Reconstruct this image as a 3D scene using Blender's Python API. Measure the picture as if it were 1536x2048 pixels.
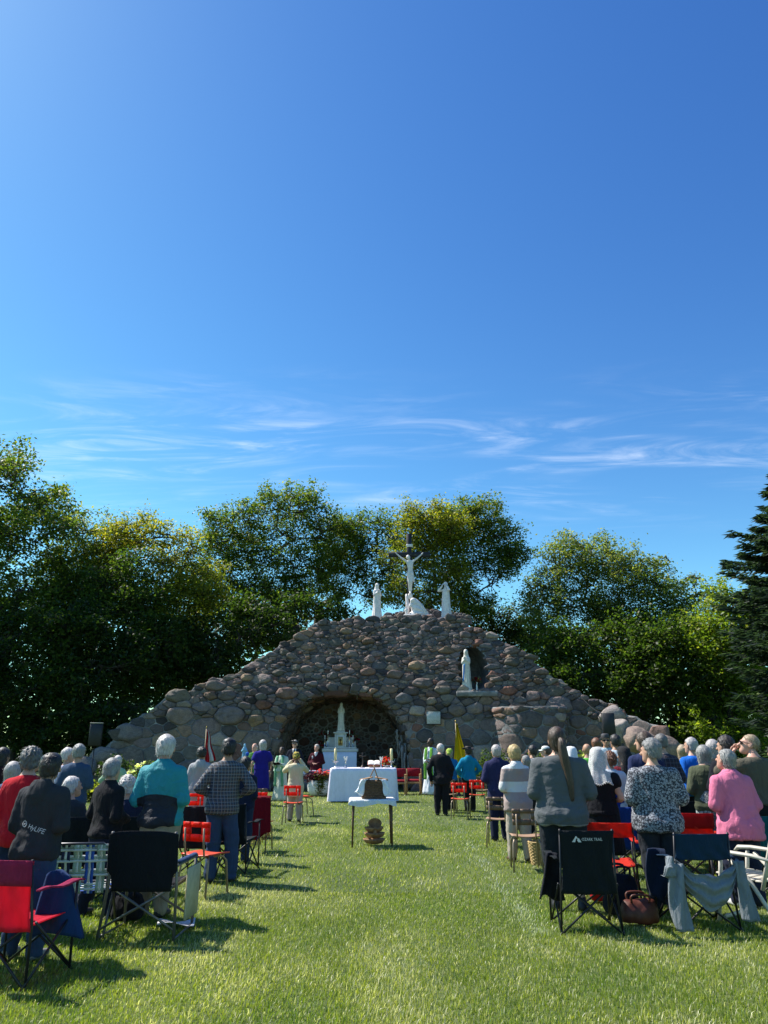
import bpy, math, random
import numpy as np
from mathutils import Vector, Matrix, noise as mnoise

for _o in list(bpy.data.objects): bpy.data.objects.remove(_o)
SC = bpy.context.scene
COL = SC.collection
# ------------------------------------------------------------------ camera
FPX, CAMZ, PITCH = 1450.0, 1.66, math.radians(17.81)
cam_d = bpy.data.cameras.new('camera'); cam = bpy.data.objects.new('camera', cam_d); COL.objects.link(cam)
cam.location = (0, 0, CAMZ); cam.rotation_euler = (math.pi/2 + PITCH, 0, 0)
cam_d.sensor_fit = 'VERTICAL'; cam_d.sensor_height = 36; cam_d.sensor_width = 27
cam_d.lens = 36*FPX/2048; cam_d.clip_start = .1; cam_d.clip_end = 2000
SC.camera = cam
SC.render.resolution_x, SC.render.resolution_y = 768, 1024
# ------------------------------------------------------------------ sky, sun, exposure
SUN_EL, SUN_AZ = math.radians(52), math.radians(-64)          # azimuth from +Y towards +X
SUN_DIR = Vector((math.sin(SUN_AZ)*math.cos(SUN_EL), math.cos(SUN_AZ)*math.cos(SUN_EL), math.sin(SUN_EL)))
SKY_STRENGTH, SUN_STRENGTH, EXPOSURE = 0.105, 5.0, 0.80
W = bpy.data.worlds.new('World'); SC.world = W; W.use_nodes = True
def build_world():
    nt = W.node_tree; N = nt.nodes; L = nt.links; N.clear()
    out = N.new('ShaderNodeOutputWorld'); bg = N.new('ShaderNodeBackground')
    sky = N.new('ShaderNodeTexSky'); sky.sky_type = 'NISHITA'; sky.sun_disc = False
    sky.sun_elevation = SUN_EL; sky.sun_rotation = SUN_AZ % (2*math.pi)
    sky.altitude = 400; sky.air_density = 1.0; sky.dust_density = 0.35; sky.ozone_density = 2.4
    hs = N.new('ShaderNodeHueSaturation'); hs.inputs['Saturation'].default_value = 1.18; hs.inputs['Hue'].default_value = .5
    def math_(op, a, b=None, c=None, clamp=False):
        m = N.new('ShaderNodeMath'); m.operation = op; m.use_clamp = clamp
        for i, v in enumerate((a, b, c)):
            if v is None: continue
            if isinstance(v, (int, float)): m.inputs[i].default_value = v
            else: L.new(v, m.inputs[i])
        return m.outputs[0]
    sep = N.new('ShaderNodeSeparateColor'); L.new(sky.outputs[0], sep.inputs[0]); comb = N.new('ShaderNodeCombineColor')
    L.new(math_('MULTIPLY', sep.outputs[0], math_('MULTIPLY', math_('POWER', math_('DIVIDE', sep.outputs[0], .62), .12), .77)), comb.inputs[0])
    L.new(math_('MULTIPLY', sep.outputs[1], math_('MULTIPLY', math_('POWER', math_('DIVIDE', sep.outputs[1], 1.46), .28), .865)), comb.inputs[1])
    L.new(math_('MULTIPLY', sep.outputs[2], 1.07), comb.inputs[2]); L.new(comb.outputs[0], hs.inputs['Color'])
    tc = N.new('ShaderNodeTexCoord'); sp = N.new('ShaderNodeSeparateXYZ'); L.new(tc.outputs['Generated'], sp.inputs[0])
    zz = math_('MAXIMUM', sp.outputs[2], .04)
    u = math_('DIVIDE', sp.outputs[0], zz); v = math_('DIVIDE', sp.outputs[1], zz)
    def cloud(su, sv, rot, ox, oy, lo, hi, detail, dist):
        cb = N.new('ShaderNodeCombineXYZ')
        L.new(math_('MULTIPLY_ADD', u, su, math_('MULTIPLY_ADD', v, rot, ox)), cb.inputs[0]); L.new(math_('MULTIPLY_ADD', v, sv, oy), cb.inputs[1])
        n = N.new('ShaderNodeTexNoise'); n.inputs['Scale'].default_value = 1; n.inputs['Detail'].default_value = detail
        n.inputs['Roughness'].default_value = .62; n.inputs['Distortion'].default_value = dist
        L.new(cb.outputs[0], n.inputs['Vector'])
        mr = N.new('ShaderNodeMapRange'); mr.interpolation_type = 'SMOOTHSTEP'; mr.inputs[1].default_value = lo; mr.inputs[2].default_value = hi
        L.new(n.outputs[0], mr.inputs[0]); return mr.outputs[0]
    streak = cloud(1.2, 3.3, .5, 3.7, 1.3, .40, .92, 9, 2.6)
    patch = cloud(.55, 1.6, .1, 2.1, 5.2, .36, .64, 3, .8)
    band = N.new('ShaderNodeMapRange'); band.interpolation_type = 'SMOOTHSTEP'; band.inputs[1].default_value = 1.75; band.inputs[2].default_value = 2.2
    L.new(math_('SQRT', math_('ADD', math_('MULTIPLY', u, math_('MULTIPLY', u, .15)), math_('MULTIPLY', v, v))), band.inputs[0])
    band2 = N.new('ShaderNodeMapRange'); band2.interpolation_type = 'SMOOTHSTEP'; band2.inputs[1].default_value = 3.6; band2.inputs[2].default_value = 2.6
    L.new(math_('SQRT', math_('ADD', math_('MULTIPLY', u, math_('MULTIPLY', u, .15)), math_('MULTIPLY', v, v))), band2.inputs[0])
    f = math_('MULTIPLY', math_('MULTIPLY', streak, patch), math_('MULTIPLY', band.outputs[0], band2.outputs[0]))
    f = math_('MULTIPLY', f, .58, clamp=True)
    mx = N.new('ShaderNodeMix'); mx.data_type = 'RGBA'; L.new(f, mx.inputs[0]); L.new(hs.outputs[0], mx.inputs[6])
    mx.inputs[7].default_value = (7.2, 7.6, 8.2, 1)
    L.new(mx.outputs[2], bg.inputs[0]); bg.inputs[1].default_value = SKY_STRENGTH
    L.new(bg.outputs[0], out.inputs[0])
build_world()
sun_d = bpy.data.lights.new('sun', 'SUN'); sun_d.energy = SUN_STRENGTH; sun_d.angle = math.radians(.53); sun_d.color = (1, .955, .88)
sun = bpy.data.objects.new('sun', sun_d); COL.objects.link(sun); sun.location = SUN_DIR*60
sun.rotation_euler = SUN_DIR.to_track_quat('Z', 'Y').to_euler()
SC.view_settings.view_transform = 'Standard'; SC.view_settings.look = 'None'; SC.view_settings.gamma = 1
SC.view_settings.exposure = EXPOSURE; SC.view_settings.use_curve_mapping = False
SC.render.engine = 'CYCLES'; SC.cycles.use_denoising = True
SC.cycles.max_bounces = 6; SC.cycles.diffuse_bounces = 3; SC.cycles.transparent_max_bounces = 8

# ------------------------------------------------------------------ photo point -> place in the world
_CP, _SP = math.cos(PITCH), math.sin(PITCH)
def ray(px, py):
    a, b = (px-768)/FPX, (1024-py)/FPX
    return Vector((a, _CP - b*_SP, _SP + b*_CP))
def G(px, py):
    r = ray(px, py); t = -CAMZ/r.z; return Vector((r.x*t, r.y*t, 0))
def P(px, py, Y):
    r = ray(px, py); t = Y/r.y; return Vector((r.x*t, Y, CAMZ + r.z*t))
def ppm(Y, z=1.0): return FPX/(Y*_CP + (z-CAMZ)*_SP)
# ------------------------------------------------------------------ materials
_M = {}
class NT:
    def __init__(s, m): s.t = m.node_tree; s.N = s.t.nodes; s.L = s.t.links
    def new(s, k, **kw):
        n = s.N.new(k)
        for a, v in kw.items():
            if a.startswith('i_'):
                n.inputs[a[2:].replace('_', ' ')].default_value = v
            else: setattr(n, a, v)
        return n
    def link(s, a, b): s.L.new(a, b)
    def math(s, op, a, b=None, clamp=False):
        m = s.N.new('ShaderNodeMath'); m.operation = op; m.use_clamp = clamp
        for i, v in enumerate((a, b)):
            if v is None: continue
            if isinstance(v, (int, float)): m.inputs[i].default_value = v
            else: s.L.new(v, m.inputs[i])
        return m.outputs[0]
    def mix(s, f, a, b, bt='MIX'):
        m = s.N.new('ShaderNodeMix'); m.data_type = 'RGBA'; m.blend_type = bt
        for i, v in ((0, f), (6, a), (7, b)):
            if isinstance(v, (int, float)): m.inputs[i].default_value = v
            elif isinstance(v, (tuple, list)): m.inputs[i].default_value = (*v[:3], 1)
            else: s.L.new(v, m.inputs[i])
        return m.outputs[2]
    def noise(s, vec, scale, detail=3, rough=.55, dist=0):
        n = s.N.new('ShaderNodeTexNoise'); n.inputs['Scale'].default_value = scale; n.inputs['Detail'].default_value = detail
        n.inputs['Roughness'].default_value = rough; n.inputs['Distortion'].default_value = dist
        if vec is not None: s.L.new(vec, n.inputs['Vector'])
        return n.outputs[0]
    def ramp(s, f, pts, interp='LINEAR'):
        r = s.N.new('ShaderNodeValToRGB'); r.color_ramp.interpolation = interp
        e = r.color_ramp.elements
        while len(e) < len(pts): e.new(.5)
        for q, (p, c) in zip(e, pts):
            q.position = p; q.color = (*c[:3], 1)
        s.L.new(f, r.inputs[0]); return r.outputs[0]
    def bump(s, h, strength, dist=.01):
        b = s.N.new('ShaderNodeBump'); b.inputs['Strength'].default_value = strength; b.inputs['Distance'].default_value = dist
        s.L.new(h, b.inputs['Height']); return b.outputs[0]
def newmat(name):
    m = bpy.data.materials.new(name); m.use_nodes = True
    t = NT(m); p = t.N['Principled BSDF']; return m, t, p
def mat(name, col, rough=.8, metal=0, var=.12, scale=14, bump=.15, bscale=None, spec=.35, sheen=0):
    """plain surface: base colour with slight mottling and fine relief"""
    if name in _M: return _M[name]
    m, t, p = newmat(name); _M[name] = m
    tc = t.new('ShaderNodeTexCoord'); n = t.noise(tc.outputs['Object'], scale, 4)
    dk = [c*(1-var*1.6) for c in col]; lt = [min(1, c*(1+var)) for c in col]
    t.link(t.ramp(n, [(.3, dk), (.7, lt)]), p.inputs['Base Color'])
    p.inputs['Roughness'].default_value = rough; p.inputs['Metallic'].default_value = metal; p.inputs['Specular IOR Level'].default_value = spec
    if sheen: p.inputs['Sheen Weight'].default_value = sheen
    if bump: t.link(t.bump(t.noise(tc.outputs['Object'], bscale or scale*4, 4), bump, .006), p.inputs['Normal'])
    return m
def cloth(name, col, var=.1, weave=260, fold=.35, trans=0.0):
    if name in _M: return _M[name]
    m, t, p = newmat(name); _M[name] = m
    tc = t.new('ShaderNodeTexCoord'); o = tc.outputs['Object']
    mp = t.new('ShaderNodeMapping'); mp.inputs['Scale'].default_value = (1.5, 1.5, .6); t.link(o, mp.inputs[0])
    big = t.noise(mp.outputs[0], 9, 3, .5, .8)
    t.link(t.ramp(big, [(.25, [c*(1-var*1.5) for c in col]), (.75, [min(1, c*(1+var)) for c in col])]), p.inputs['Base Color'])
    h = t.math('ADD', t.math('MULTIPLY', big, 1.0), t.math('MULTIPLY', t.noise(o, weave, 1), .08))
    t.link(t.bump(h, fold*1.5, .05), p.inputs['Normal'])
    p.inputs['Roughness'].default_value = .92; p.inputs['Specular IOR Level'].default_value = .15
    p.inputs['Sheen Weight'].default_value = .02
    if trans: _translucent(t, p, trans)
    return m
def _translucent(t, p, f):
    out = [n for n in t.N if n.type == 'OUTPUT_MATERIAL'][0]
    tr = t.new('ShaderNodeBsdfTranslucent'); mx = t.new('ShaderNodeMixShader'); mx.inputs[0].default_value = f
    src = p.inputs['Base Color'].links
    if src: t.link(src[0].from_socket, tr.inputs[0])
    else: tr.inputs[0].default_value = p.inputs['Base Color'].default_value
    t.link(p.outputs[0], mx.inputs[1]); t.link(tr.outputs[0], mx.inputs[2]); t.link(mx.outputs[0], out.inputs[0])
def attrmat(name, kind):
    """materials whose base colour comes from a per-piece colour attribute 'tint'"""
    if name in _M: return _M[name]
    m, t, p = newmat(name); _M[name] = m
    at = t.new('ShaderNodeAttribute', attribute_name='tint'); tc = t.new('ShaderNodeTexCoord'); geo = t.new('ShaderNodeNewGeometry')
    if kind == 'leaf':
        t.link(at.outputs['Color'], p.inputs['Base Color']); p.inputs['Roughness'].default_value = .5; p.inputs['Specular IOR Level'].default_value = .3
        out = [n for n in t.N if n.type == 'OUTPUT_MATERIAL'][0]
        tr = t.new('ShaderNodeBsdfTranslucent'); t.link(t.mix(1.0, at.outputs['Color'], (1.9, 2.1, .75), 'MULTIPLY'), tr.inputs[0])
        mx = t.new('ShaderNodeMixShader'); mx.inputs[0].default_value = .50
        t.link(p.outputs[0], mx.inputs[1]); t.link(tr.outputs[0], mx.inputs[2]); t.link(mx.outputs[0], out.inputs[0])
    elif kind == 'grass':
        t.link(at.outputs['Color'], p.inputs['Base Color']); p.inputs['Roughness'].default_value = .42; p.inputs['Specular IOR Level'].default_value = .5
        out = [n for n in t.N if n.type == 'OUTPUT_MATERIAL'][0]
        tr = t.new('ShaderNodeBsdfTranslucent'); t.link(t.mix(1.0, at.outputs['Color'], (1.6, 1.7, .8), 'MULTIPLY'), tr.inputs[0])
        mx = t.new('ShaderNodeMixShader'); mx.inputs[0].default_value = .45
        t.link(p.outputs[0], mx.inputs[1]); t.link(tr.outputs[0], mx.inputs[2]); t.link(mx.outputs[0], out.inputs[0])
    elif kind == 'stone':
        pos = geo.outputs['Position']
        n1 = t.noise(pos, 3.2, 6, .65, 1.2); n2 = t.noise(pos, 28, 5, .7); 
        mp = t.new('ShaderNodeMapping'); mp.inputs['Scale'].default_value = (1.5, 1.5, 6); mp.inputs['Rotation'].default_value = (.2, .5, .1); t.link(pos, mp.inputs[0])
        band = t.noise(mp.outputs[0], 3, 4, .6, 2.5)
        c = t.mix(1.0, at.outputs['Color'], t.ramp(n1, [(.25, (.62, .6, .6)), (.5, (1, 1, 1)), (.78, (1.35, 1.27, 1.16))]), 'MULTIPLY')
        c = t.mix(1.0, c, t.ramp(band, [(.35, (.8, .8, .82)), (.6, (1.12, 1.1, 1.08))]), 'MULTIPLY')
        c = t.mix(1.0, c, t.ramp(n2, [(.3, (.72, .72, .72)), (.62, (1.15, 1.15, 1.15))]), 'MULTIPLY')
        lich = t.ramp(t.noise(pos, 7, 5, .7), [(.66, (0, 0, 0)), (.76, (.5, .5, .5))])
        c = t.mix(lich, c, (.38, .37, .31))
        t.link(c, p.inputs['Base Color']); p.inputs['Roughness'].default_value = .82; p.inputs['Specular IOR Level'].default_value = .3
        h = t.math('ADD', t.math('MULTIPLY', n1, .7), t.math('MULTIPLY', n2, .25)); h = t.math('ADD', h, t.math('MULTIPLY', t.noise(pos, 9, 5, .7), .6))
        t.link(t.bump(h, .75, .05), p.inputs['Normal'])
    elif kind == 'bark':
        pos = geo.outputs['Position']
        mp = t.new('ShaderNodeMapping'); mp.inputs['Scale'].default_value = (9, 9, 2); t.link(pos, mp.inputs[0])
        n = t.noise(mp.outputs[0], 2, 5, .7)
        t.link(t.ramp(n, [(.3, (.02, .017, .014)), (.7, (.085, .07, .055))]), p.inputs['Base Color']); p.inputs['Roughness'].default_value = .95
        t.link(t.bump(n, .8, .05), p.inputs['Normal'])
    return m
# ------------------------------------------------------------------ mesh helpers
def link(o, parent=None):
    COL.objects.link(o)
    if parent is not None: o.parent = parent
    return o
def tag(o, label=None, cat=None, group=None, kind=None):
    if label: o['label'] = label
    if cat: o['category'] = cat
    if group: o['group'] = group
    if kind: o['kind'] = kind
    return o
def empty(name, loc=(0, 0, 0), rz=0.0, label=None, cat=None, group=None):
    o = bpy.data.objects.new(name, None); COL.objects.link(o); o.empty_display_size = .1
    o.location = loc; o.rotation_euler = (0, 0, rz); return tag(o, label, cat, group)
def mesh_np(name, V, F, mats, smooth=True, tint=None, midx=None):
    """mesh from arrays; F is a list of (k x n) int arrays of equal-sided faces or a python list"""
    me = bpy.data.meshes.new(name)
    V = np.asarray(V, np.float32).reshape(-1, 3)
    if isinstance(F, np.ndarray): F = [F]
    if len(F) and isinstance(F[0], np.ndarray):
        loops = np.concatenate([f.ravel() for f in F]).astype(np.int32)
        tot = np.concatenate([np.full(len(f), f.shape[1], np.int32) for f in F])
    else:
        loops = np.array([i for f in F for i in f], np.int32); tot = np.array([len(f) for f in F], np.int32)
    start = np.concatenate([[0], np.cumsum(tot)[:-1]]).astype(np.int32) if len(tot) else np.zeros(0, np.int32)
    me.vertices.add(len(V)); me.vertices.foreach_set('co', V.ravel())
    me.loops.add(len(loops)); me.loops.foreach_set('vertex_index', loops)
    me.polygons.add(len(tot)); me.polygons.foreach_set('loop_start', start); me.polygons.foreach_set('loop_total', tot)
    if smooth: me.polygons.foreach_set('use_smooth', np.ones(len(tot), bool))
    for m in (mats if isinstance(mats, (list, tuple)) else [mats]): me.materials.append(m)
    if midx is not None: me.polygons.foreach_set('material_index', np.asarray(midx, np.int32))
    me.update(calc_edges=True)
    if tint is not None:
        a = me.color_attributes.new('tint', 'FLOAT_COLOR', 'POINT')
        t = np.ones((len(V), 4), np.float32); t[:, :3] = tint; a.data.foreach_set('color', t.ravel())
    return me
def obj(name, me, parent=None):
    return link(bpy.data.objects.new(name, me), parent)
class MB:
    """collects simple solids into one mesh"""
    def __init__(s): s.V = []; s.F = []; s.I = []; s.mi = 0
    def add(s, V, F):
        b = len(s.V); s.V += [tuple(v) for v in V]; s.F += [tuple(b+i for i in f) for f in F]; s.I += [s.mi]*len(F); return s
    def box(s, c, d, rot=None, taper=1.0):
        x, y, z = (q/2 for q in d); V = []
        for sz in (-1, 1):
            k = taper if sz > 0 else 1
            for sx, sy in ((-1, -1), (1, -1), (1, 1), (-1, 1)): V.append(Vector((sx*x*k, sy*y*k, sz*z)))
        if rot is not None: V = [rot @ v for v in V]
        c = Vector(c); V = [v+c for v in V]
        return s.add(V, [(3, 2, 1, 0), (4, 5, 6, 7), (0, 1, 5, 4), (1, 2, 6, 5), (2, 3, 7, 6), (3, 0, 4, 7)])
    def rbox(s, c, d, r=.01, rot=None):
        """box with chamfered vertical and horizontal edges"""
        x, y, z = (q/2 for q in d); r = min(r, x*.9, y*.9, z*.9); rings = []
        for zz, k in ((-z, r), (-z+r, 0), (z-r, 0), (z, r)):
            a, b = x-k, y-k; q = r if k == 0 else r*.5
            rings.append([(-a+q, -b, zz), (a-q, -b, zz), (a, -b+q, zz), (a, b-q, zz), (a-q, b, zz), (-a+q, b, zz), (-a, b-q, zz), (-a, -b+q, zz)])
        V = [Vector(v) for rg in rings for v in rg]
        if rot is not None: V = [rot @ v for v in V]
        c = Vector(c); V = [v+c for v in V]; F = [tuple(range(7, -1, -1)), tuple(range(24, 32))]
        for k in range(3):
            for i in range(8): F.append((k*8+i, k*8+(i+1) % 8, k*8+8+(i+1) % 8, k*8+8+i))
        return s.add(V, F)
    def tube(s, pts, r, seg=8, cap=True, flat=1.0):
        pts = [Vector(p) for p in pts]; n = len(pts)
        rr = list(r) if isinstance(r, (list, tuple)) else [r]*n
        V = []; up = None
        for i, p in enumerate(pts):
            d = (pts[min(i+1, n-1)] - pts[max(i-1, 0)]).normalized()
            if up is None:
                up = Vector((0, 0, 1)) if abs(d.z) < .9 else Vector((0, 1, 0))
            a = d.cross(up); a = a.normalized() if a.length > 1e-6 else d.orthogonal().normalized(); b = a.cross(d).normalized(); up = b
            for k in range(seg):
                t = 2*math.pi*k/seg; V.append(p + a*(math.cos(t)*rr[i]) + b*(math.sin(t)*rr[i]*flat))
        F = [(i*seg+k, i*seg+(k+1) % seg, (i+1)*seg+(k+1) % seg, (i+1)*seg+k) for i in range(n-1) for k in range(seg)]
        if cap: F += [tuple(range(seg-1, -1, -1)), tuple((n-1)*seg+k for k in range(seg))]
        return s.add(V, F)
    def lathe(s, prof, seg=16, c=(0, 0, 0), cap=True, wave=None):
        V = []; c = Vector(c)
        for j, (r, z) in enumerate(prof):
            for k in range(seg):
                t = 2*math.pi*k/seg; q = r if wave is None else r*wave(t, j, z)
                V.append(c+Vector((math.cos(t)*q, math.sin(t)*q, z)))
        n = len(prof)
        F = [(i*seg+k, i*seg+(k+1) % seg, (i+1)*seg+(k+1) % seg, (i+1)*seg+k) for i in range(n-1) for k in range(seg)]
        if cap: F += [tuple(range(seg-1, -1, -1)), tuple((n-1)*seg+k for k in range(seg))]
        return s.add(V, F)
    def grid(s, fn, nu, nv, thick=None):
        """sheet fn(u,v)->point for u,v in 0..1; thick gives a second layer and edges"""
        def layer(off):
            return [Vector(fn(i/nu, j/nv)) + off for i in range(nu+1) for j in range(nv+1)]
        idx = lambda i, j: i*(nv+1)+j
        if thick is None:
            return s.add(layer(Vector()), [(idx(i, j), idx(i+1, j), idx(i+1, j+1), idx(i, j+1)) for i in range(nu) for j in range(nv)])
        t = Vector(thick); A = layer(-t/2); B = layer(t/2); m = len(A)
        F = [(idx(i, j), idx(i, j+1), idx(i+1, j+1), idx(i+1, j)) for i in range(nu) for j in range(nv)]
        F += [(m+idx(i, j), m+idx(i+1, j), m+idx(i+1, j+1), m+idx(i, j+1)) for i in range(nu) for j in range(nv)]
        ed = [idx(i, 0) for i in range(nu)] + [idx(nu, j) for j in range(nv)] + [idx(i, nv) for i in range(nu, 0, -1)] + [idx(0, j) for j in range(nv, 0, -1)]
        for k in range(len(ed)):
            a, b = ed[k], ed[(k+1) % len(ed)]; F.append((a, b, m+b, m+a))
        return s.add(A+B, F)
    def mesh(s, name, mats, smooth=False, tint=None):
        return mesh_np(name, np.array(s.V, np.float32), s.F, mats, smooth, tint, s.I if isinstance(mats, (list, tuple)) else None)
    def build(s, name, mats, parent=None, smooth=False):
        return obj(name, s.mesh(name, mats, smooth), parent)
def copy_tree(o, parent=None):
    c = o.copy(); COL.objects.link(c); c.parent = parent
    for ch in [q for q in o.children]: copy_tree(ch, c)
    return c
def rotm(ax, deg): return Matrix.Rotation(math.radians(deg), 3, ax)
# ------------------------------------------------------------------ smooth implicit shapes -> mesh (surface nets)
def surfnet(F, o, h):
    s = F < 0; nx, ny, nz = F.shape
    cnt = np.zeros((nx-1, ny-1, nz-1), np.int8)
    for a in (0, 1):
        for b in (0, 1):
            for c in (0, 1): cnt += s[a:nx-1+a, b:ny-1+b, c:nz-1+c]
    act = (cnt > 0) & (cnt < 8); idx = np.full(act.shape, -1, np.int64); ii = np.argwhere(act); idx[act] = np.arange(len(ii))
    acc = np.zeros((len(ii), 3)); num = np.zeros(len(ii)); I, J, K = ii.T
    cs = [(a, b, c) for a in (0, 1) for b in (0, 1) for c in (0, 1)]
    for p in cs:
        for ax in range(3):
            if p[ax]: continue
            q = list(p); q[ax] = 1
            f0 = F[I+p[0], J+p[1], K+p[2]]; f1 = F[I+q[0], J+q[1], K+q[2]]
            m = (f0 < 0) != (f1 < 0); t = np.where(m, f0/np.where(m, f0-f1, 1), 0)
            pos = np.tile(np.array(p, float), (len(ii), 1)); pos[:, ax] += t
            acc += pos*m[:, None]; num += m
    V = (ii + acc/num[:, None])*h + np.asarray(o)
    Q = []
    for ax in range(3):
        A = [slice(1, -1)]*3; A[ax] = slice(0, None)
        sl0 = [slice(1, -1)]*3; sl1 = [slice(1, -1)]*3; sl0[ax] = slice(0, -1); sl1[ax] = slice(1, None)
        a, b = s[tuple(sl0)], s[tuple(sl1)]; e = np.argwhere(a != b)
        if not len(e): continue
        sg = a[tuple(e.T)]; base = e + 1; base[:, ax] -= 1
        u, v = (ax+1) % 3, (ax+2) % 3
        def at(du, dv):
            w = base.copy(); w[:, u] += du; w[:, v] += dv; return idx[tuple(w.T)]
        q = np.stack([at(-1, -1), at(0, -1), at(0, 0), at(-1, 0)], 1)
        q[~sg] = q[~sg][:, ::-1]; Q.append(q)
    return V, np.concatenate(Q)
def smin(a, b, k):
    h = np.clip(.5+.5*(b-a)/k, 0, 1); return b*(1-h)+a*h - k*h*(1-h)
def sd_cone(p, a, b, ra, rb):
    a = np.asarray(a, float); b = np.asarray(b, float); ba = b-a
    t = np.clip(((p-a)@ba)/max(ba@ba, 1e-9), 0, 1)
    return np.linalg.norm(p-a-t[..., None]*ba, axis=-1) - (ra+(rb-ra)*t)
def sd_ell(p, c, r):
    q = (p-np.asarray(c))/np.asarray(r); k = np.linalg.norm(q, axis=-1); return (k-1)*min(r)
def sd_loft(p, prof, pw=2.3):
    """prof rows: z, rx, ry, cx, cy"""
    A = np.array(prof, float); z = p[..., 2]; zc = np.clip(z, A[0, 0], A[-1, 0])
    rx, ry, cx, cy = (np.interp(zc, A[:, 0], A[:, i]) for i in (1, 2, 3, 4))
    k = (np.abs((p[..., 0]-cx)/rx)**pw + np.abs((p[..., 1]-cy)/ry)**pw)**(1/pw)
    d = (k-1)*np.minimum(rx, ry); dz = np.maximum(A[0, 0]-z, z-A[-1, 0])
    return np.where(dz > 0, np.sqrt(np.maximum(d, 0)**2+dz**2), np.maximum(d, dz))
def gridpts(lo, hi, h):
    lo = np.asarray(lo, float)-2*h; n = np.ceil((np.asarray(hi, float)+2*h-lo)/h).astype(int)+1
    ax = [lo[i]+np.arange(n[i])*h for i in range(3)]
    return np.stack(np.meshgrid(*ax, indexing='ij'), -1), lo
def polygonise(fn, lo, hi, h):
    p, o = gridpts(lo, hi, h); F = fn(p)
    F[0] = F[-1] = 9; F[:, 0] = F[:, -1] = 9; F[:, :, 0] = F[:, :, -1] = 9
    return surfnet(F, o, h)
def vnormals(V, Q):
    n = np.cross(V[Q[:, 2]]-V[Q[:, 0]], V[Q[:, 3]]-V[Q[:, 1]]); N = np.zeros_like(V)
    for k in range(4): np.add.at(N, Q[:, k], n)
    return N/np.maximum(np.linalg.norm(N, axis=1), 1e-9)[:, None]
def wavy(V, seed, f):
    """cheap smooth noise, a sum of warped sines"""
    r = np.random.RandomState(seed); s = 0
    for i in range(4):
        k = r.randn(3)*f*(1+.5*i); ph = r.rand(2)*6.28; k2 = r.randn(3)*f*.6
        s = s+np.sin(V@k+ph[0]+1.5*np.sin(V@k2+ph[1]))/(1+.4*i)
    return s/2.6
# ================================================================== ground and grass
def ground_mat():
    m, t, p = newmat('lawn_soil'); geo = t.new('ShaderNodeNewGeometry'); pos = geo.outputs['Position']
    n = t.noise(pos, .55, 5, .6, .5); f = t.noise(pos, 38, 4, .7)
    c = t.ramp(n, [(.3, (.055, .085, .016)), (.55, (.085, .12, .025)), (.75, (.12, .14, .04))])
    c = t.mix(1.0, c, t.ramp(f, [(.3, (.5, .5, .5)), (.7, (1.35, 1.35, 1.3))]), 'MULTIPLY')
    t.link(c, p.inputs['Base Color']); p.inputs['Roughness'].default_value = .95
    t.link(t.bump(f, .7, .04), p.inputs['Normal']); return m
mb = MB()
mb.add([(-500, -60, 0), (500, -60, 0), (500, 900, 0), (-500, 900, 0)], [(0, 1, 2, 3)])
tag(mb.build('ground', ground_mat()), 'flat mown lawn reaching back to the trees', kind='structure')
LINE_A, LINE_B = G(872, 1612), G(1085, 1872)
LINE_C, LINE_D = G(640, 1600), G(560, 1720)
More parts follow.
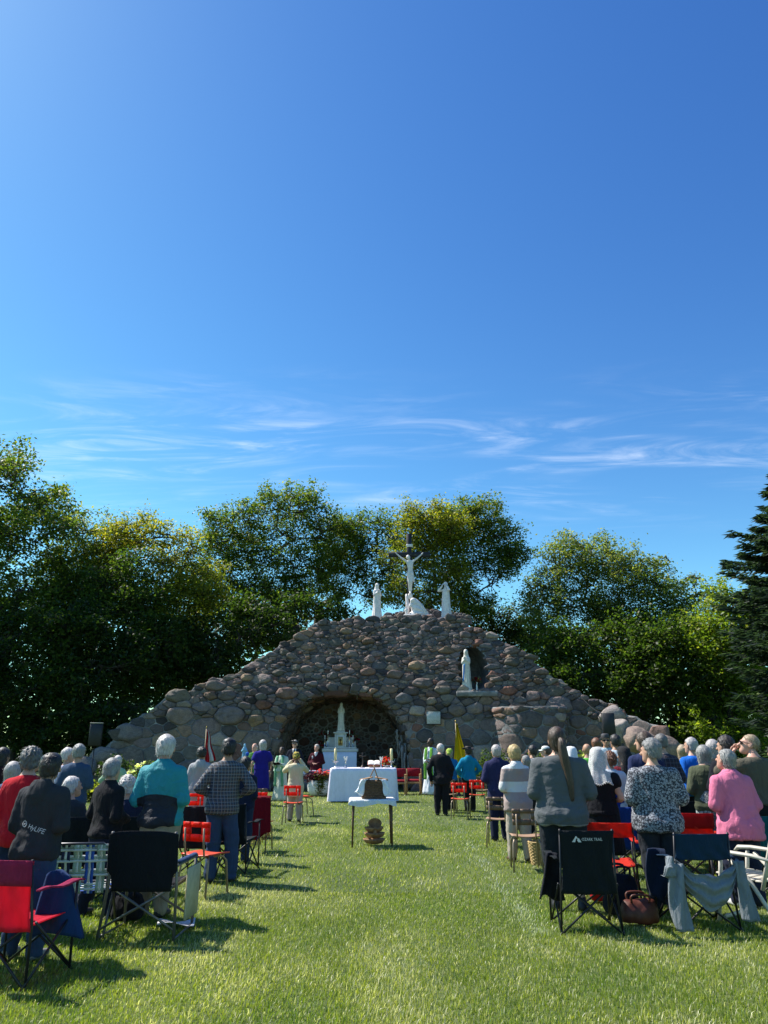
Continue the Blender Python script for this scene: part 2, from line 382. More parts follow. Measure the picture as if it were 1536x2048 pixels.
def grass():
    R = np.random.RandomState(5); Vs = []; Fs = []; Ts = []; base = 0
    def dry(x, y):
        q = np.stack([x, y, 0*x], 1); return wavy(q, 11, .9)*.6 + wavy(q, 12, 2.6)*.5
    def band(y0, y1, n, h0, h1, w0, w1, seg, pw=1.0):
        nonlocal base
        y = y0+(y1-y0)*R.rand(n)**pw
        hw = (768/FPX)*(y*_CP+.5)*1.06+.25
        x = (R.rand(n)*2-1)*hw
        k = ~((y > 28.6) & (np.abs(x+1.5) < 10)); x, y = x[k], y[k]; n = len(x)
        d = dry(x, y)
        h = (h0+(h1-h0)*R.rand(n)**1.6)*(1+.25*wavy(np.stack([x, y, 0*x], 1), 21, 3.5)); w = w0+(w1-w0)*R.rand(n)
        az = R.rand(n)*6.283; ln = np.abs(R.randn(n))*.45+.12
        # mown swirl: blades lean together locally
        az2 = 1.2*wavy(np.stack([x, y, 0*x], 1), 31, 1.3)+.6
        lx = np.cos(az)*ln*.9+np.cos(az2)*.22; ly = np.sin(az)*ln*.9+np.sin(az2)*.22
        fa = R.rand(n)*6.283; wx, wy = np.cos(fa)*w/2, np.sin(fa)*w/2
        z0 = np.full(n, -.004)
        if seg == 2:
            P0 = np.stack([x-wx, y-wy, z0], 1); P1 = np.stack([x+wx, y+wy, z0], 1)
            mx, my, mz = x+lx*h*.45, y+ly*h*.45, h*.62
            P2 = np.stack([mx+wx*.8, my+wy*.8, mz], 1); P3 = np.stack([mx-wx*.8, my-wy*.8, mz], 1)
            P4 = np.stack([x+lx*h*1.25, y+ly*h*1.25, h*(1-.25*np.minimum(1, np.hypot(lx, ly)))], 1)
            V = np.stack([P0, P1, P2, P3, P4], 1).reshape(-1, 3); b = base+np.arange(n)*5
            Fs.append(('q', np.stack([b, b+1, b+2, b+3], 1))); Fs.append(('t', np.stack([b+3, b+2, b+4], 1))); rep = 5
        else:
            P0 = np.stack([x-wx, y-wy, z0], 1); P1 = np.stack([x+wx, y+wy, z0], 1)
            P4 = np.stack([x+lx*h, y+ly*h, h*.92], 1)
            V = np.stack([P0, P1, P4], 1).reshape(-1, 3); b = base+np.arange(n)*3
            Fs.append(('t', np.stack([b, b+1, b+2], 1))); rep = 3
        base += len(V)
        t = np.clip(.40+.5*d+R.randn(n)*.25, 0, 1)[:, None]
        green = np.array([.115, .185, .018]); lime = np.array([.34, .35, .050]); straw = np.array([.56, .53, .32])
        c = green*(1-t)+lime*t
        s = np.clip((d-.0)*.8, 0, .6)+.09; pick = (R.rand(n) < s)[:, None]; c = np.where(pick, straw*(.7+.5*R.rand(n, 1)), c)
        for A, B, wd, pr in ((LINE_A, LINE_B, .11, .50), (LINE_C, LINE_D, .12, .14)):
            ax, ay = A.x, A.y; ux, uy = B.x-A.x, B.y-A.y; L = math.hypot(ux, uy); ux /= L; uy /= L
            tt = (x-ax)*ux+(y-ay)*uy; dd = np.abs((x-ax)*-uy+(y-ay)*ux + .04*wavy(np.stack([x, y, 0*x], 1), 41, 3))
            patchy = .6+.6*wavy(np.stack([x, y, 0*x], 1), 44, 2.2)
            on = (tt > 0) & (tt < L) & (R.rand(n) < pr*patchy*np.exp(-(dd/wd)**2)); c = np.where(on[:, None], np.array([.56, .58, .52]), c)
        Ts.append(np.repeat(c, rep, 0)); Vs.append(V)
    band(4.6, 9.5, 90000, .020, .056, .0040, .0068, 2, 1.0)
    band(4.6, 9.5, 120000, .012, .046, .0045, .0080, 1, 1.0)
    band(9.3, 17, 105000, .02, .06, .008, .014, 1, .9)
    band(16.8, 31, 75000, .02, .06, .013, .024, 1, .8)
    me = mesh_np('grass', np.concatenate(Vs), [np.concatenate([f for k, f in Fs if k == 'q']), np.concatenate([f for k, f in Fs if k == 't'])],
                 attrmat('grass_blades', 'grass'), smooth=False, tint=np.concatenate(Ts))
    tag(obj('grass', me), 'short sunlit mown grass covering the lawn', 'grass', kind='stuff')
grass()

# ================================================================== the stone grotto
ARCH_X, ARCH_HW, ARCH_H, ARCH_Y = -1.62, 2.72, 3.66, 29.5
def facade_y(x, z):
    x = np.asarray(x, float); z = np.asarray(z, float)
    y = 29.5 - .09*np.maximum(-7.5-x, 0)**1.5 - .34*np.maximum(x-8.3, 0)**1.35
    s = 3.3
    y = y + .11*z + .40*(np.logaddexp(0, (z-s)*2.2)/2.2)
    u = np.clip((x-PUL_X)/PUL_W, -1, 1)
    y = y - np.where((z < PUL_Z) & (np.abs(u) < 1), 1.25*np.sqrt(np.maximum(1-u*u, 0))**.8, 0)
    return y
PUL_X, PUL_W, PUL_Z = 5.75, 1.42, 2.98
def hit(px, py):
    Y = 30.0
    for _ in range(30):
        p = P(px, py, Y); Y = .5*Y+.5*float(facade_y(p.x, p.z))
    return P(px, py, Y)
SIL = [(150, 1560), (185, 1512), (222, 1482), (262, 1442), (300, 1420), (345, 1392), (400, 1370), (470, 1350), (520, 1316), (570, 1288), (620, 1254), (660, 1243),
       (740, 1236), (800, 1234), (850, 1231), (915, 1236), (960, 1261), (1010, 1284), (1060, 1318), (1100, 1349), (1140, 1377),
       (1190, 1402), (1235, 1414), (1280, 1438), (1330, 1464), (1372, 1492), (1405, 1530), (1425, 1570)]
_sp = [hit(*q) for q in SIL]; SILX = np.array([p.x for p in _sp]); SILZ = np.array([p.z for p in _sp])
def sil_h(x):
    x = np.asarray(x, float); return np.interp(x, SILX, SILZ)+.07*np.sin(x*4.3+1)+.06*np.sin(x*9.7)+.04*np.sin(x*17.3+2)
X0, X1 = SILX[0], SILX[-1]
def in_arch(x, z, g=0.0):
    return (np.abs((x-ARCH_X)/(ARCH_HW+g))**2.7 + np.abs(np.maximum(z, 0)/(ARCH_H+g))**2.7) < 1
_n0, _n1 = hit(918, 1383), hit(972, 1291)
NIC_X, NIC_Z0, NIC_Z1 = (_n0.x+_n1.x)/2, _n0.z, _n1.z
NIC_HW = (_n1.x-_n0.x)/2
def in_niche(x, z, g=0.0):
    w = NIC_HW+g; zz = (z-(NIC_Z0-g))/(NIC_Z1-NIC_Z0+2*g)
    return (zz > 0) & (zz < 1) & (np.abs(x-NIC_X) < w*np.sqrt(np.maximum(1-np.maximum(zz-.45, 0)**2/.3025, 0)))
def fnormal(x, z):
    e = .15; gx = (facade_y(x+e, z)-facade_y(x-e, z))/(2*e); gz = (facade_y(x, z+e)-facade_y(x, z-e))/(2*e)
    gz = np.clip(gz, -.9, .9); gx = np.clip(gx, -1.2, 1.2)
    n = np.array([gx, -1.0, gz]); return n/np.linalg.norm(n)

def clip_poly(poly, a, b, c):
    out = []; n = len(poly)
    for i in range(n):
        p, q = poly[i], poly[(i+1) % n]; dp = a*p[0]+b*p[1]-c; dq = a*q[0]+b*q[1]-c
        if dp <= 0: out.append(p)
        if (dp < 0 < dq) or (dq < 0 < dp):
            t = dp/(dp-dq); out.append((p[0]+(q[0]-p[0])*t, p[1]+(q[1]-p[1])*t))
    return out
def power_cells(S, Rr, live):
    cells = []
    for i in live:
        x, y = S[i]; d2 = (S[:, 0]-x)**2+(S[:, 1]-y)**2; nb = np.argsort(d2)[1:22]
        k = 2.2*Rr[i]+.35; poly = [(x-k, y-k), (x+k, y-k), (x+k, y+k), (x-k, y+k)]
        for j in nb:
            a, b = S[j]-S[i]; c = ((S[j]**2).sum()-(S[i]**2).sum()-(Rr[j]**2-Rr[i]**2)*.2)/2
            poly = clip_poly(poly, a, b, c)
            if len(poly) < 3: break
        cells.append(poly)
    return cells
def darts(n, sample, radius, seed, fixed=None, tight=.66):
    R = np.random.RandomState(seed); S = [] if fixed is None else [f[:2] for f in fixed]; Q = [] if fixed is None else [f[2] for f in fixed]
    S = list(S); Q = list(Q); A = np.zeros((6000, 2)); B = np.zeros(6000); m = len(S)
    if m: A[:m] = S; B[:m] = Q
    for _ in range(n):
        p = sample(R)
        if p is None: continue
        r = radius(p)*(.42+1.15*R.rand()**1.8)
        if m and (((A[:m]-p)**2).sum(1) < ((B[:m]+r)*.5*tight)**2).any(): continue
        A[m] = p; B[m] = r; m += 1
    return A[:m].copy(), B[:m].copy()
STONE_PAL = np.array([(.245, .215, .20), (.215, .18, .175), (.27, .20, .15), (.26, .145, .115), (.15, .155, .165), (.085, .08, .085),
                      (.34, .27, .195), (.36, .33, .29), (.20, .18, .18), (.29, .205, .18), (.19, .185, .16)])
STONE_W = np.array([5, 4.5, 3, 1.1, 2.6, 1.6, 1.6, 1.2, 5, 1.5, 3]); STONE_W = STONE_W/STONE_W.sum()
def stone_geo(poly, tomap, hgt, R, joint=.025, NS=11, up=.25):
    """one boulder on a cell; tomap(u,v,h) -> world"""
    pts = np.array(poly, float); keep = np.linalg.norm(np.roll(pts, -1, 0)-pts, axis=1) > .03
    if keep.sum() >= 4: pts = pts[keep]
    nx = np.roll(pts, -1, 0); cut = .07+.11*R.rand(); pts = np.concatenate([(pts*(1-cut)+nx*cut)[:, None], (pts*cut+nx*(1-cut))[:, None]], 1).reshape(-1, 2); NS = len(pts)
    c = pts.mean(0); rad = np.linalg.norm(pts-c, axis=1); rm = rad.mean()
    pts = c+(pts-c)*np.maximum(.5, 1-joint*(.6+.8*R.rand(NS))/np.maximum(rad, .05))[:, None]
    V = []; pl = []
    for _ in range(5):
        a = R.rand()*6.283; pl.append((.78+.5*R.rand(), math.cos(a)*(.15+.6*R.rand()), math.sin(a)*(.15+.6*R.rand())-up*.8))
    for s, h in ((1.0, -.5), (1.0, .25), (.94, .72), (.74, 1.1), (.40, 1.3)):
        for k in range(NS):
            p = c+(pts[k]-c)*s; d = (p-c)/max(rm, .05)
            hh = h if h < .2 else min(h, min(q[0]-q[1]*d[0]-q[2]*d[1] for q in pl))
            V.append(tomap(p[0], p[1], (max(hh, .12) if h > 0 else hh)*hgt+(.05*R.randn()*hgt if h > 0 else 0)))
    V.append(tomap(c[0], c[1], hgt*min(q[0] for q in pl)))
    F4 = [(r*NS+k, r*NS+(k+1) % NS, (r+1)*NS+(k+1) % NS, (r+1)*NS+k) for r in range(4) for k in range(NS)]
    F3 = [(4*NS+k, 4*NS+(k+1) % NS, 5*NS) for k in range(NS)]
    return np.array(V, np.float32), np.array(F4), np.array(F3)
GROTTO = empty('stone_grotto', (ARCH_X, 30, 0), 0, 'big fieldstone grotto mound with an arched recess and statue niche', 'grotto')
GOFF = np.array([ARCH_X, 30, 0], np.float32)
STONES = []        # (size_on_view, verts, quads, tris, tint)
def add_cells(cells, tomap, R, hfn, jfn, weight=1.0, up=.25, dark=1.0):
    for poly in cells:
        if len(poly) < 4: continue
        a = np.array(poly); area = .5*abs(np.dot(a[:, 0], np.roll(a[:, 1], 1))-np.dot(a[:, 1], np.roll(a[:, 0], 1)))
        if area < .006: continue
        c = a.mean(0); V, F4, F3 = stone_geo(poly, tomap, hfn(c, math.sqrt(area), R), R, jfn(c), up=up)
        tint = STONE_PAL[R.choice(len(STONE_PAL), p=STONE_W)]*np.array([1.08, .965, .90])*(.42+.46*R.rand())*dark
        STONES.append((area*weight, V, F4, F3, tint))
def build_facade():
    R = np.random.RandomState(3)                                  # stones lie wider than tall, more so higher up
    ZK = np.array([-2, 2.6, 3.6, 9.]); WK = np.array([-2.7, 3.51, 5.3, 5.3+5.4*2.35])
    wz = lambda z: np.interp(z, ZK, WK); zw = lambda w: np.interp(w, WK, ZK)
    def rad(p):
        z = float(zw(p[1])); x = p[0]
        b = np.interp(z, [0, 1.6, 2.8, 3.8, 5, 7.5], [1.75, 1.5, .95, .66, .60, .56])
        if x > 7.6: b = min(b, .62)
        if abs(x-PUL_X) < PUL_W+.3: b = min(b, .85)
        return b
    def sample(r):
        for _ in range(20):
            x = X0+(X1-X0)*r.rand(); z = 7.6*r.rand()
            if z < sil_h(x)-.12 and not in_arch(x, z, .34) and not in_niche(x, z, .20): return np.array([x, wz(z)])
        return None
    fixed = []; ghosts = []
    def pairs(fn, n, off, r):
        for i in range(n):
            x, z, nx, nz = fn((i+.5)/n); fixed.append((x+nx*off, wz(z+nz*off), r)); ghosts.append((x-nx*off, wz(z-nz*off), r))
    def arch_pt(t):
        a = math.pi*t; ca, sa = math.cos(a), math.sin(a)
        x = ARCH_HW*math.copysign(abs(ca)**(2/2.7), ca); z = ARCH_H*abs(sa)**(2/2.7)
        nn = np.array([math.copysign(abs(ca), ca)/ARCH_HW*1.2, sa/ARCH_H*1.2]); nn /= np.linalg.norm(nn); return ARCH_X+x, z, nn[0], nn[1]
    pairs(arch_pt, 31, .19, .40)
    def nic_pt(t):
        a = t*2*math.pi; cz = (NIC_Z0+NIC_Z1)/2; x = NIC_HW*math.cos(a); z = (NIC_Z1-NIC_Z0)/2*math.sin(a); q = np.array([math.cos(a)*1.6, math.sin(a)]); q /= np.linalg.norm(q)
        return NIC_X+x, cz+z, q[0], q[1]
    pairs(nic_pt, 13, .19, .36)
    S, Q = darts(26000, sample, rad, 4, fixed); nreal = len(S)
    gx = np.linspace(X0-.3, X1+.3, 110); gh = np.stack([gx, wz(sil_h(gx)+.16)], 1)
    gb = np.stack([gx[::2], np.full(len(gx[::2]), wz(-.45))], 1)
    A = np.concatenate([S, np.array(ghosts)[:, :2], gh, gb]); B = np.concatenate([Q, np.full(len(ghosts), .42), np.full(len(gh), .34), np.full(len(gb), .7)])
    cells = power_cells(A, B, range(nreal))
    cells = [[(p[0], float(zw(p[1]))) for p in c] for c in cells]
    def mk(c):
        n = fnormal(c[0], c[1])
        def f(u, v, h):
            b = np.array([u, float(facade_y(u, v)), v]); return b + n*h - GOFF
        return f
    for c in cells:
        if len(c) < 4: continue
        a = np.array(c); cc = a.mean(0)
        add_cells([c], mk(cc), R, lambda q, s, r: min(.30, s*(.13 if q[1] < 2.6 else .62)*(.35+1.1*r.rand())), lambda q: .020 if q[1] < 2.6 else .010, weight=1.0,
                  up=(.1 if cc[1] < 2.6 else .35))
def mortar_mat():
    m, t, p = newmat('grotto_mortar'); geo = t.new('ShaderNodeNewGeometry'); pos = geo.outputs['Position']
    n = t.noise(pos, 4, 6, .65); f = t.noise(pos, 30, 4, .7)
    c = t.ramp(n, [(.3, (.11, .11, .11)), (.55, (.22, .218, .21)), (.75, (.40, .39, .37))])
    t.link(c, p.inputs['Base Color']); p.inputs['Roughness'].default_value = .95
    t.link(t.bump(t.math('ADD', n, t.math('MULTIPLY', f, .5)), .8, .06), p.inputs['Normal']); return m
MORTAR = mortar_mat()
def build_core():
    nx, nz = 300, 96; xs = np.linspace(X0, X1, nx+1); V = []; F = []; grid = {}
    for i, x in enumerate(xs):
        h = float(sil_h(x))
        for j in range(nz+1):
            z = h*j/nz if j else -.1
            grid[i, j] = len(V); V.append((x, float(facade_y(x, max(z, 0))), z))
        y = V[-1][1]
        for k, (dy, dz) in enumerate(((1.6, .10), (3.2, -h*.45), (4.6, -h-.1))):
            grid[i, nz+1+k] = len(V); V.append((x, y+dy*min(1, .25+h/5), h+dz))
    for i in range(nx):
        for j in range(nz+3):
            if j < nz:
                x = (xs[i]+xs[i+1])/2; z = (V[grid[i, j]][2]+V[grid[i, j+1]][2])/2
                if in_arch(x, z) or in_niche(x, z): continue
            F.append((grid[i, j], grid[i+1, j], grid[i+1, j+1], grid[i, j+1]))
    V = np.array(V)-GOFF
    n = wavy(V, 8, 2.4)*.02; V[:, 1] += n
    o = obj('mortar_core', mesh_np('mortar_core', V, np.array(F), MORTAR), GROTTO)
RECESS_D = 4.1
def build_recess():
    """tunnel and back wall of the arched recess, and of the small niche"""
    R = np.random.RandomState(9)
    def arch_xy(t, k=1.0):
        a = math.pi*t; ca, sa = math.cos(a), math.sin(a)
        return ARCH_X+ARCH_HW*k*math.copysign(abs(ca)**(2/2.7), ca), ARCH_H*(.62+.38*k)*abs(sa)**(2/2.7)
    def tun(u, v, h=0.0):                     # u along the arch 0..1, v depth 0..1
        k = 1-.10*v; x, z = arch_xy(u, k); x2, z2 = arch_xy(u, k*.9)
        d = np.array([x2-x, 0, z2-z]); L = np.linalg.norm(d); d = d/L if L > 1e-6 else d
        y0 = float(facade_y(x, z)); b = np.array([x, y0-.02+(ARCH_Y+RECESS_D+.2-y0)*v, z])
        return b + d*h
    nu, nv = 64, 18; V = []; F = []
    for i in range(nu+1):
        for j in range(nv+1):
            p = tun(i/nu, j/nv); V.append(p)
    V = np.array(V); V[:, 2] += .05*wavy(V, 5, 4); V[:, 0] += .05*wavy(V, 6, 4)
    for i in range(nu):
        for j in range(nv): a = i*(nv+1)+j; F.append((a, a+nv+1, a+nv+2, a+1))
    obj('recess_vault', mesh_np('recess_vault', V-GOFF, np.array(F), MORTAR), GROTTO)
    # stones lining the vault: (arc metres, depth metres)
    ARC = 9.2
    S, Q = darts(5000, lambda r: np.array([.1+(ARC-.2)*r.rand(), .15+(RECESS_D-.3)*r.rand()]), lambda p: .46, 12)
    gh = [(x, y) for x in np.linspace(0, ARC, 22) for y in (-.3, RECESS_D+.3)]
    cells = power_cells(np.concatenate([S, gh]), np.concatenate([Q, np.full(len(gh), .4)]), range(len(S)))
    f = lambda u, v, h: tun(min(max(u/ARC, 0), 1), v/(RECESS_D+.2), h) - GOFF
    add_cells(cells, f, R, lambda q, s, r: s*.30*(.7+.6*r.rand()), lambda q: .03, weight=.25, up=0, dark=.75)  # darker tint: the shade inside the recess is painted into these vault stones
    # back wall
    yb = ARCH_Y+RECESS_D
    mb = MB(); mb.grid(lambda u, v: (ARCH_X-2.6+5.2*u-GOFF[0], yb+.06-GOFF[1]+.03*math.sin(9*u)*math.sin(7*v), 3.7*v-.1), 24, 18); mb.build('recess_back', MORTAR, GROTTO, True)
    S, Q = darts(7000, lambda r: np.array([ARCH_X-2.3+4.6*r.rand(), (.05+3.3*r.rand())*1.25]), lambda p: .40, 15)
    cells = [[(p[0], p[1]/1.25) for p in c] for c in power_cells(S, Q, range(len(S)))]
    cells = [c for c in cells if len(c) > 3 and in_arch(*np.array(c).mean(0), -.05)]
    add_cells(cells, lambda u, v, h: np.array([u, yb+.02-h, v])-GOFF, R, lambda q, s, r: s*.16, lambda q: .035, weight=.8, up=0, dark=.72)  # back wall stones darkened in colour too, as painted recess shade
    # niche
    V = []; F = []; n = 26; dep = 1.7
    for j in range(6):
        v = j/5
        for i in range(n):
            a = 2*math.pi*i/n; k = (1-.25*v)*1.12
            x = NIC_X+NIC_HW*k*math.cos(a); z = (NIC_Z0+NIC_Z1)/2+(NIC_Z1-NIC_Z0)/2*k*math.sin(a); y0 = float(facade_y(x, z))
            V.append((x, y0+(float(facade_y(NIC_X, NIC_Z1))+dep-y0)*v, z))
    for j in range(5):
        for i in range(n): F.append((j*n+i, j*n+(i+1) % n, (j+1)*n+(i+1) % n, (j+1)*n+i))
    F.append(tuple(5*n+i for i in range(n)))
    obj('niche_lining', mesh_np('niche_lining', np.array(V)-GOFF, F, MORTAR), GROTTO)
    # sill slab the statue stands on
    yy = float(facade_y(NIC_X, NIC_Z0)); mb = MB(); mb.rbox((NIC_X+.05-GOFF[0], yy+.15-GOFF[1], NIC_Z0-.10), (NIC_HW*2+.35, .9, .22), .03); mb.build('niche_sill', MORTAR, GROTTO)
    # mortar drips hanging at the right edge and crown of the arch
    mb = MB()
    for k in range(60):
        if k < 34:
            t = .02+.19*R.rand(); x, z = arch_xy(t); x -= .02+.5*R.rand()*(.4+t); z0 = z-.05-.3*R.rand(); L = .5+1.1*R.rand()
        else:
            t = .12+.76*R.rand(); x, z = arch_xy(t); z0 = z+.03; L = .10+.18*R.rand()
        y = float(facade_y(x, min(z, 3.2)))+.12+.5*R.rand(); r0 = .02+.03*R.rand()
        pts = [(x-GOFF[0]+.02*math.sin(q*3+k), y-GOFF[1], z0-L*q/4) for q in range(5)]
        mb.tube(pts, [r0*1.4, r0, r0*.8, r0*.6, r0*.25], 5)
    tag(mb.build('mortar_drips', MORTAR, GROTTO, True), kind='stuff')
def build_parapet():
    """rubble ridge behind the statues on the summit"""
    R = np.random.RandomState(21); a = P(775, 1231, 33.2); b = P(940, 1231, 33.2); z0 = a.z-.35
    def top(x):
        t = (x-a.x)/(b.x-a.x); return z0+.35+.30*np.clip(math.sin(math.pi*min(max(t, 0), 1))**.6, 0, 1)*(1 if t < .62 else .8)
    S, Q = darts(2500, lambda r: (lambda x, z: np.array([x, z*1.2]) if z < top(x) else None)(a.x+(b.x-a.x)*r.rand(), z0+1.0*r.rand()), lambda p: .36, 22)
    fy = lambda z: 33.2+.35*(z-z0)
    gx = np.linspace(a.x-.3, b.x+.3, 26); gh = np.array([(x, (top(x)+.14)*1.2) for x in gx]+[(x, (z0-.2)*1.2) for x in gx]+[(a.x-.25, z*1.2) for z in np.linspace(z0, z0+.9, 5)]+[(b.x+.25, z*1.2) for z in np.linspace(z0, z0+.9, 5)])
    cells = [[(p[0], p[1]/1.2) for p in c] for c in power_cells(np.concatenate([S, gh]), np.concatenate([Q, np.full(len(gh), .25)]), range(len(S)))]
    add_cells(cells, lambda u, v, h: np.array([u, fy(v)-h, v])-GOFF, R, lambda q, s, r: s*.32, lambda q: .012, up=.4)
    mb = MB(); mb.grid(lambda u, v: (a.x+(b.x-a.x)*u-GOFF[0], fy(z0+v)+.05-GOFF[1]+.9*max(0, v-.5), z0+(top(a.x+(b.x-a.x)*u)-z0)*min(1, v*2)*(1 if v <= .5 else 1-(v-.5)*1.6)), 24, 8)
    mb.build('summit_rubble', MORTAR, GROTTO, True)
def build_ledge():
    mb = MB(); n = 26; y0 = float(facade_y(PUL_X, PUL_Z+.3))+.2
    for zz in (PUL_Z-.03, PUL_Z+.09):
        for k in range(n+1):
            a = math.pi*k/n; mb.V.append((PUL_X+(PUL_W+.12)*math.cos(a)-GOFF[0], y0-(1.55+.04*math.sin(7*a))*max(0, math.sin(a))**.8-GOFF[1], zz+.015*math.sin(11*a)))
    m = n+1; mb.F = [tuple(range(m-1, -1, -1)), tuple(range(m, 2*m))]+[(k, k+1, m+k+1, m+k) for k in range(n)]+[(n, 0, m, m+n)]; mb.I = [0]*len(mb.F); mb.build('ledge_cap', MORTAR, GROTTO)
build_facade(); build_recess(); build_parapet(); build_ledge(); build_core()
STONE_MAT = attrmat('fieldstone', 'stone')
STONES.sort(key=lambda s: -s[0])
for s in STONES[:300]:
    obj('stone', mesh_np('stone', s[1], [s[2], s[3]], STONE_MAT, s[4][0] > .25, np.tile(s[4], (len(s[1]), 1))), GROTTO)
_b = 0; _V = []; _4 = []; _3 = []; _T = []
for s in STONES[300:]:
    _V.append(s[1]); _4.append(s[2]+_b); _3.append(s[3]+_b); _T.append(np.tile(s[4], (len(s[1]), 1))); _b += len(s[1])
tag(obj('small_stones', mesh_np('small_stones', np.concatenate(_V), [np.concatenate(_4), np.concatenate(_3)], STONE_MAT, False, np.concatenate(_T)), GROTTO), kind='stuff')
def loose_boulders():
    """a few big boulders at the two ends of the mound"""
    R = np.random.RandomState(33)
    spots = [(205, 1512, 29.0, .48, 'pale rounded boulder at the left foot of the grotto'), (168, 1535, 28.6, .5, 'grey boulder half hidden beside the left loudspeaker stand'),
             (262, 1470, 29.6, .52, 'large brown boulder leaning on the left end of the grotto'), (1240, 1462, 26.6, .50, 'big pale sunlit boulder behind the right loudspeaker'),
             (1275, 1478, 26.2, .5, 'sunlit flat boulder on the lower right slope of the grotto'), (1225, 1430, 27.2, .42, 'squarish sunlit boulder on the right shoulder of the grotto'),
             (1325, 1497, 26.0, .5, 'tan boulder near the low right end of the grotto')]
    for px, py, Y, r, lab in spots:
        c = P(px, py, Y); V = []; NU, NV = 26, 18; ph = R.rand(6)*6.28; sx, sz = 1.15+.2*R.rand(), .72+.2*R.rand()
        pts = np.array([[math.cos(2*math.pi*i/NU)*math.sin(math.pi*j/NV), math.sin(2*math.pi*i/NU)*math.sin(math.pi*j/NV), math.cos(math.pi*j/NV)] for j in range(NV+1) for i in range(NU)])
        nn = R.randn(13, 3); nn /= np.linalg.norm(nn, axis=1)[:, None]; hk = .62+.36*R.rand(13)
        d = np.min(np.where(pts@nn.T > .05, hk/np.maximum(pts@nn.T, .05), 9), axis=1); d = np.minimum(d, 1.08)*(1+.03*wavy(pts, int(c.z*10) % 99+7, 5))
        V = pts*d[:, None]*r*np.array([sx, 1, sz])
        F = [(j*NU+i, j*NU+(i+1) % NU, (j+1)*NU+(i+1) % NU, (j+1)*NU+i) for j in range(NV) for i in range(NU)]
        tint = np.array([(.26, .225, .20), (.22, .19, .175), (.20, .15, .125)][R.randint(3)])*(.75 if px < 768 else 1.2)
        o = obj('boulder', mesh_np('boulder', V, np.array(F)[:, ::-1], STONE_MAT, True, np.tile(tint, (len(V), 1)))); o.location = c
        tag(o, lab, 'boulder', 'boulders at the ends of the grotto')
loose_boulders()

# ================================================================== trees
LEAF = attrmat('leaves', 'leaf'); BARK = attrmat('bark', 'bark')
def tube_np(A, B, ra, rb, seg=4):
    """many straight tapered tubes at once"""
    A = np.asarray(A, float); B = np.asarray(B, float); n = len(A); d = B-A; d /= np.maximum(np.linalg.norm(d, axis=1), 1e-6)[:, None]
    ref = np.where(np.abs(d[:, 2:3]) > .9, np.array([[1., 0, 0]]), np.array([[0, 0, 1.]])); a = np.cross(d, ref); a /= np.linalg.norm(a, axis=1)[:, None]; b = np.cross(d, a)
    t = np.arange(seg)*2*np.pi/seg; ring = np.cos(t)[None, :, None]*a[:, None]+np.sin(t)[None, :, None]*b[:, None]
    V = np.concatenate([A[:, None]+ring*np.asarray(ra)[:, None, None], B[:, None]+ring*np.asarray(rb)[:, None, None]], 1).reshape(-1, 3)
    k = np.arange(seg); q = np.stack([k, (k+1) % seg, seg+(k+1) % seg, seg+k], 1)
    return V, (np.arange(n)[:, None, None]*2*seg+q[None]).reshape(-1, 4)
def leaf_quads(C, size, R, upbias=.5, aspect=.55):
    n = len(C); nrm = R.randn(n, 3); nrm[:, 2] = np.abs(nrm[:, 2])+upbias; nrm /= np.linalg.norm(nrm, axis=1)[:, None]
    t = R.randn(n, 3); t -= (t*nrm).sum(1)[:, None]*nrm; t /= np.linalg.norm(t, axis=1)[:, None]; b = np.cross(nrm, t)
    L = (size*(.6+.8*R.rand(n)))[:, None]; w = L*aspect
    V = np.stack([C-t*L*.5, C+b*w*.5-t*L*.05+nrm*L*.06, C+t*L*.5, C-b*w*.5-t*L*.05+nrm*L*.06], 1).reshape(-1, 3)
    return V, np.arange(n*4).reshape(-1, 4)
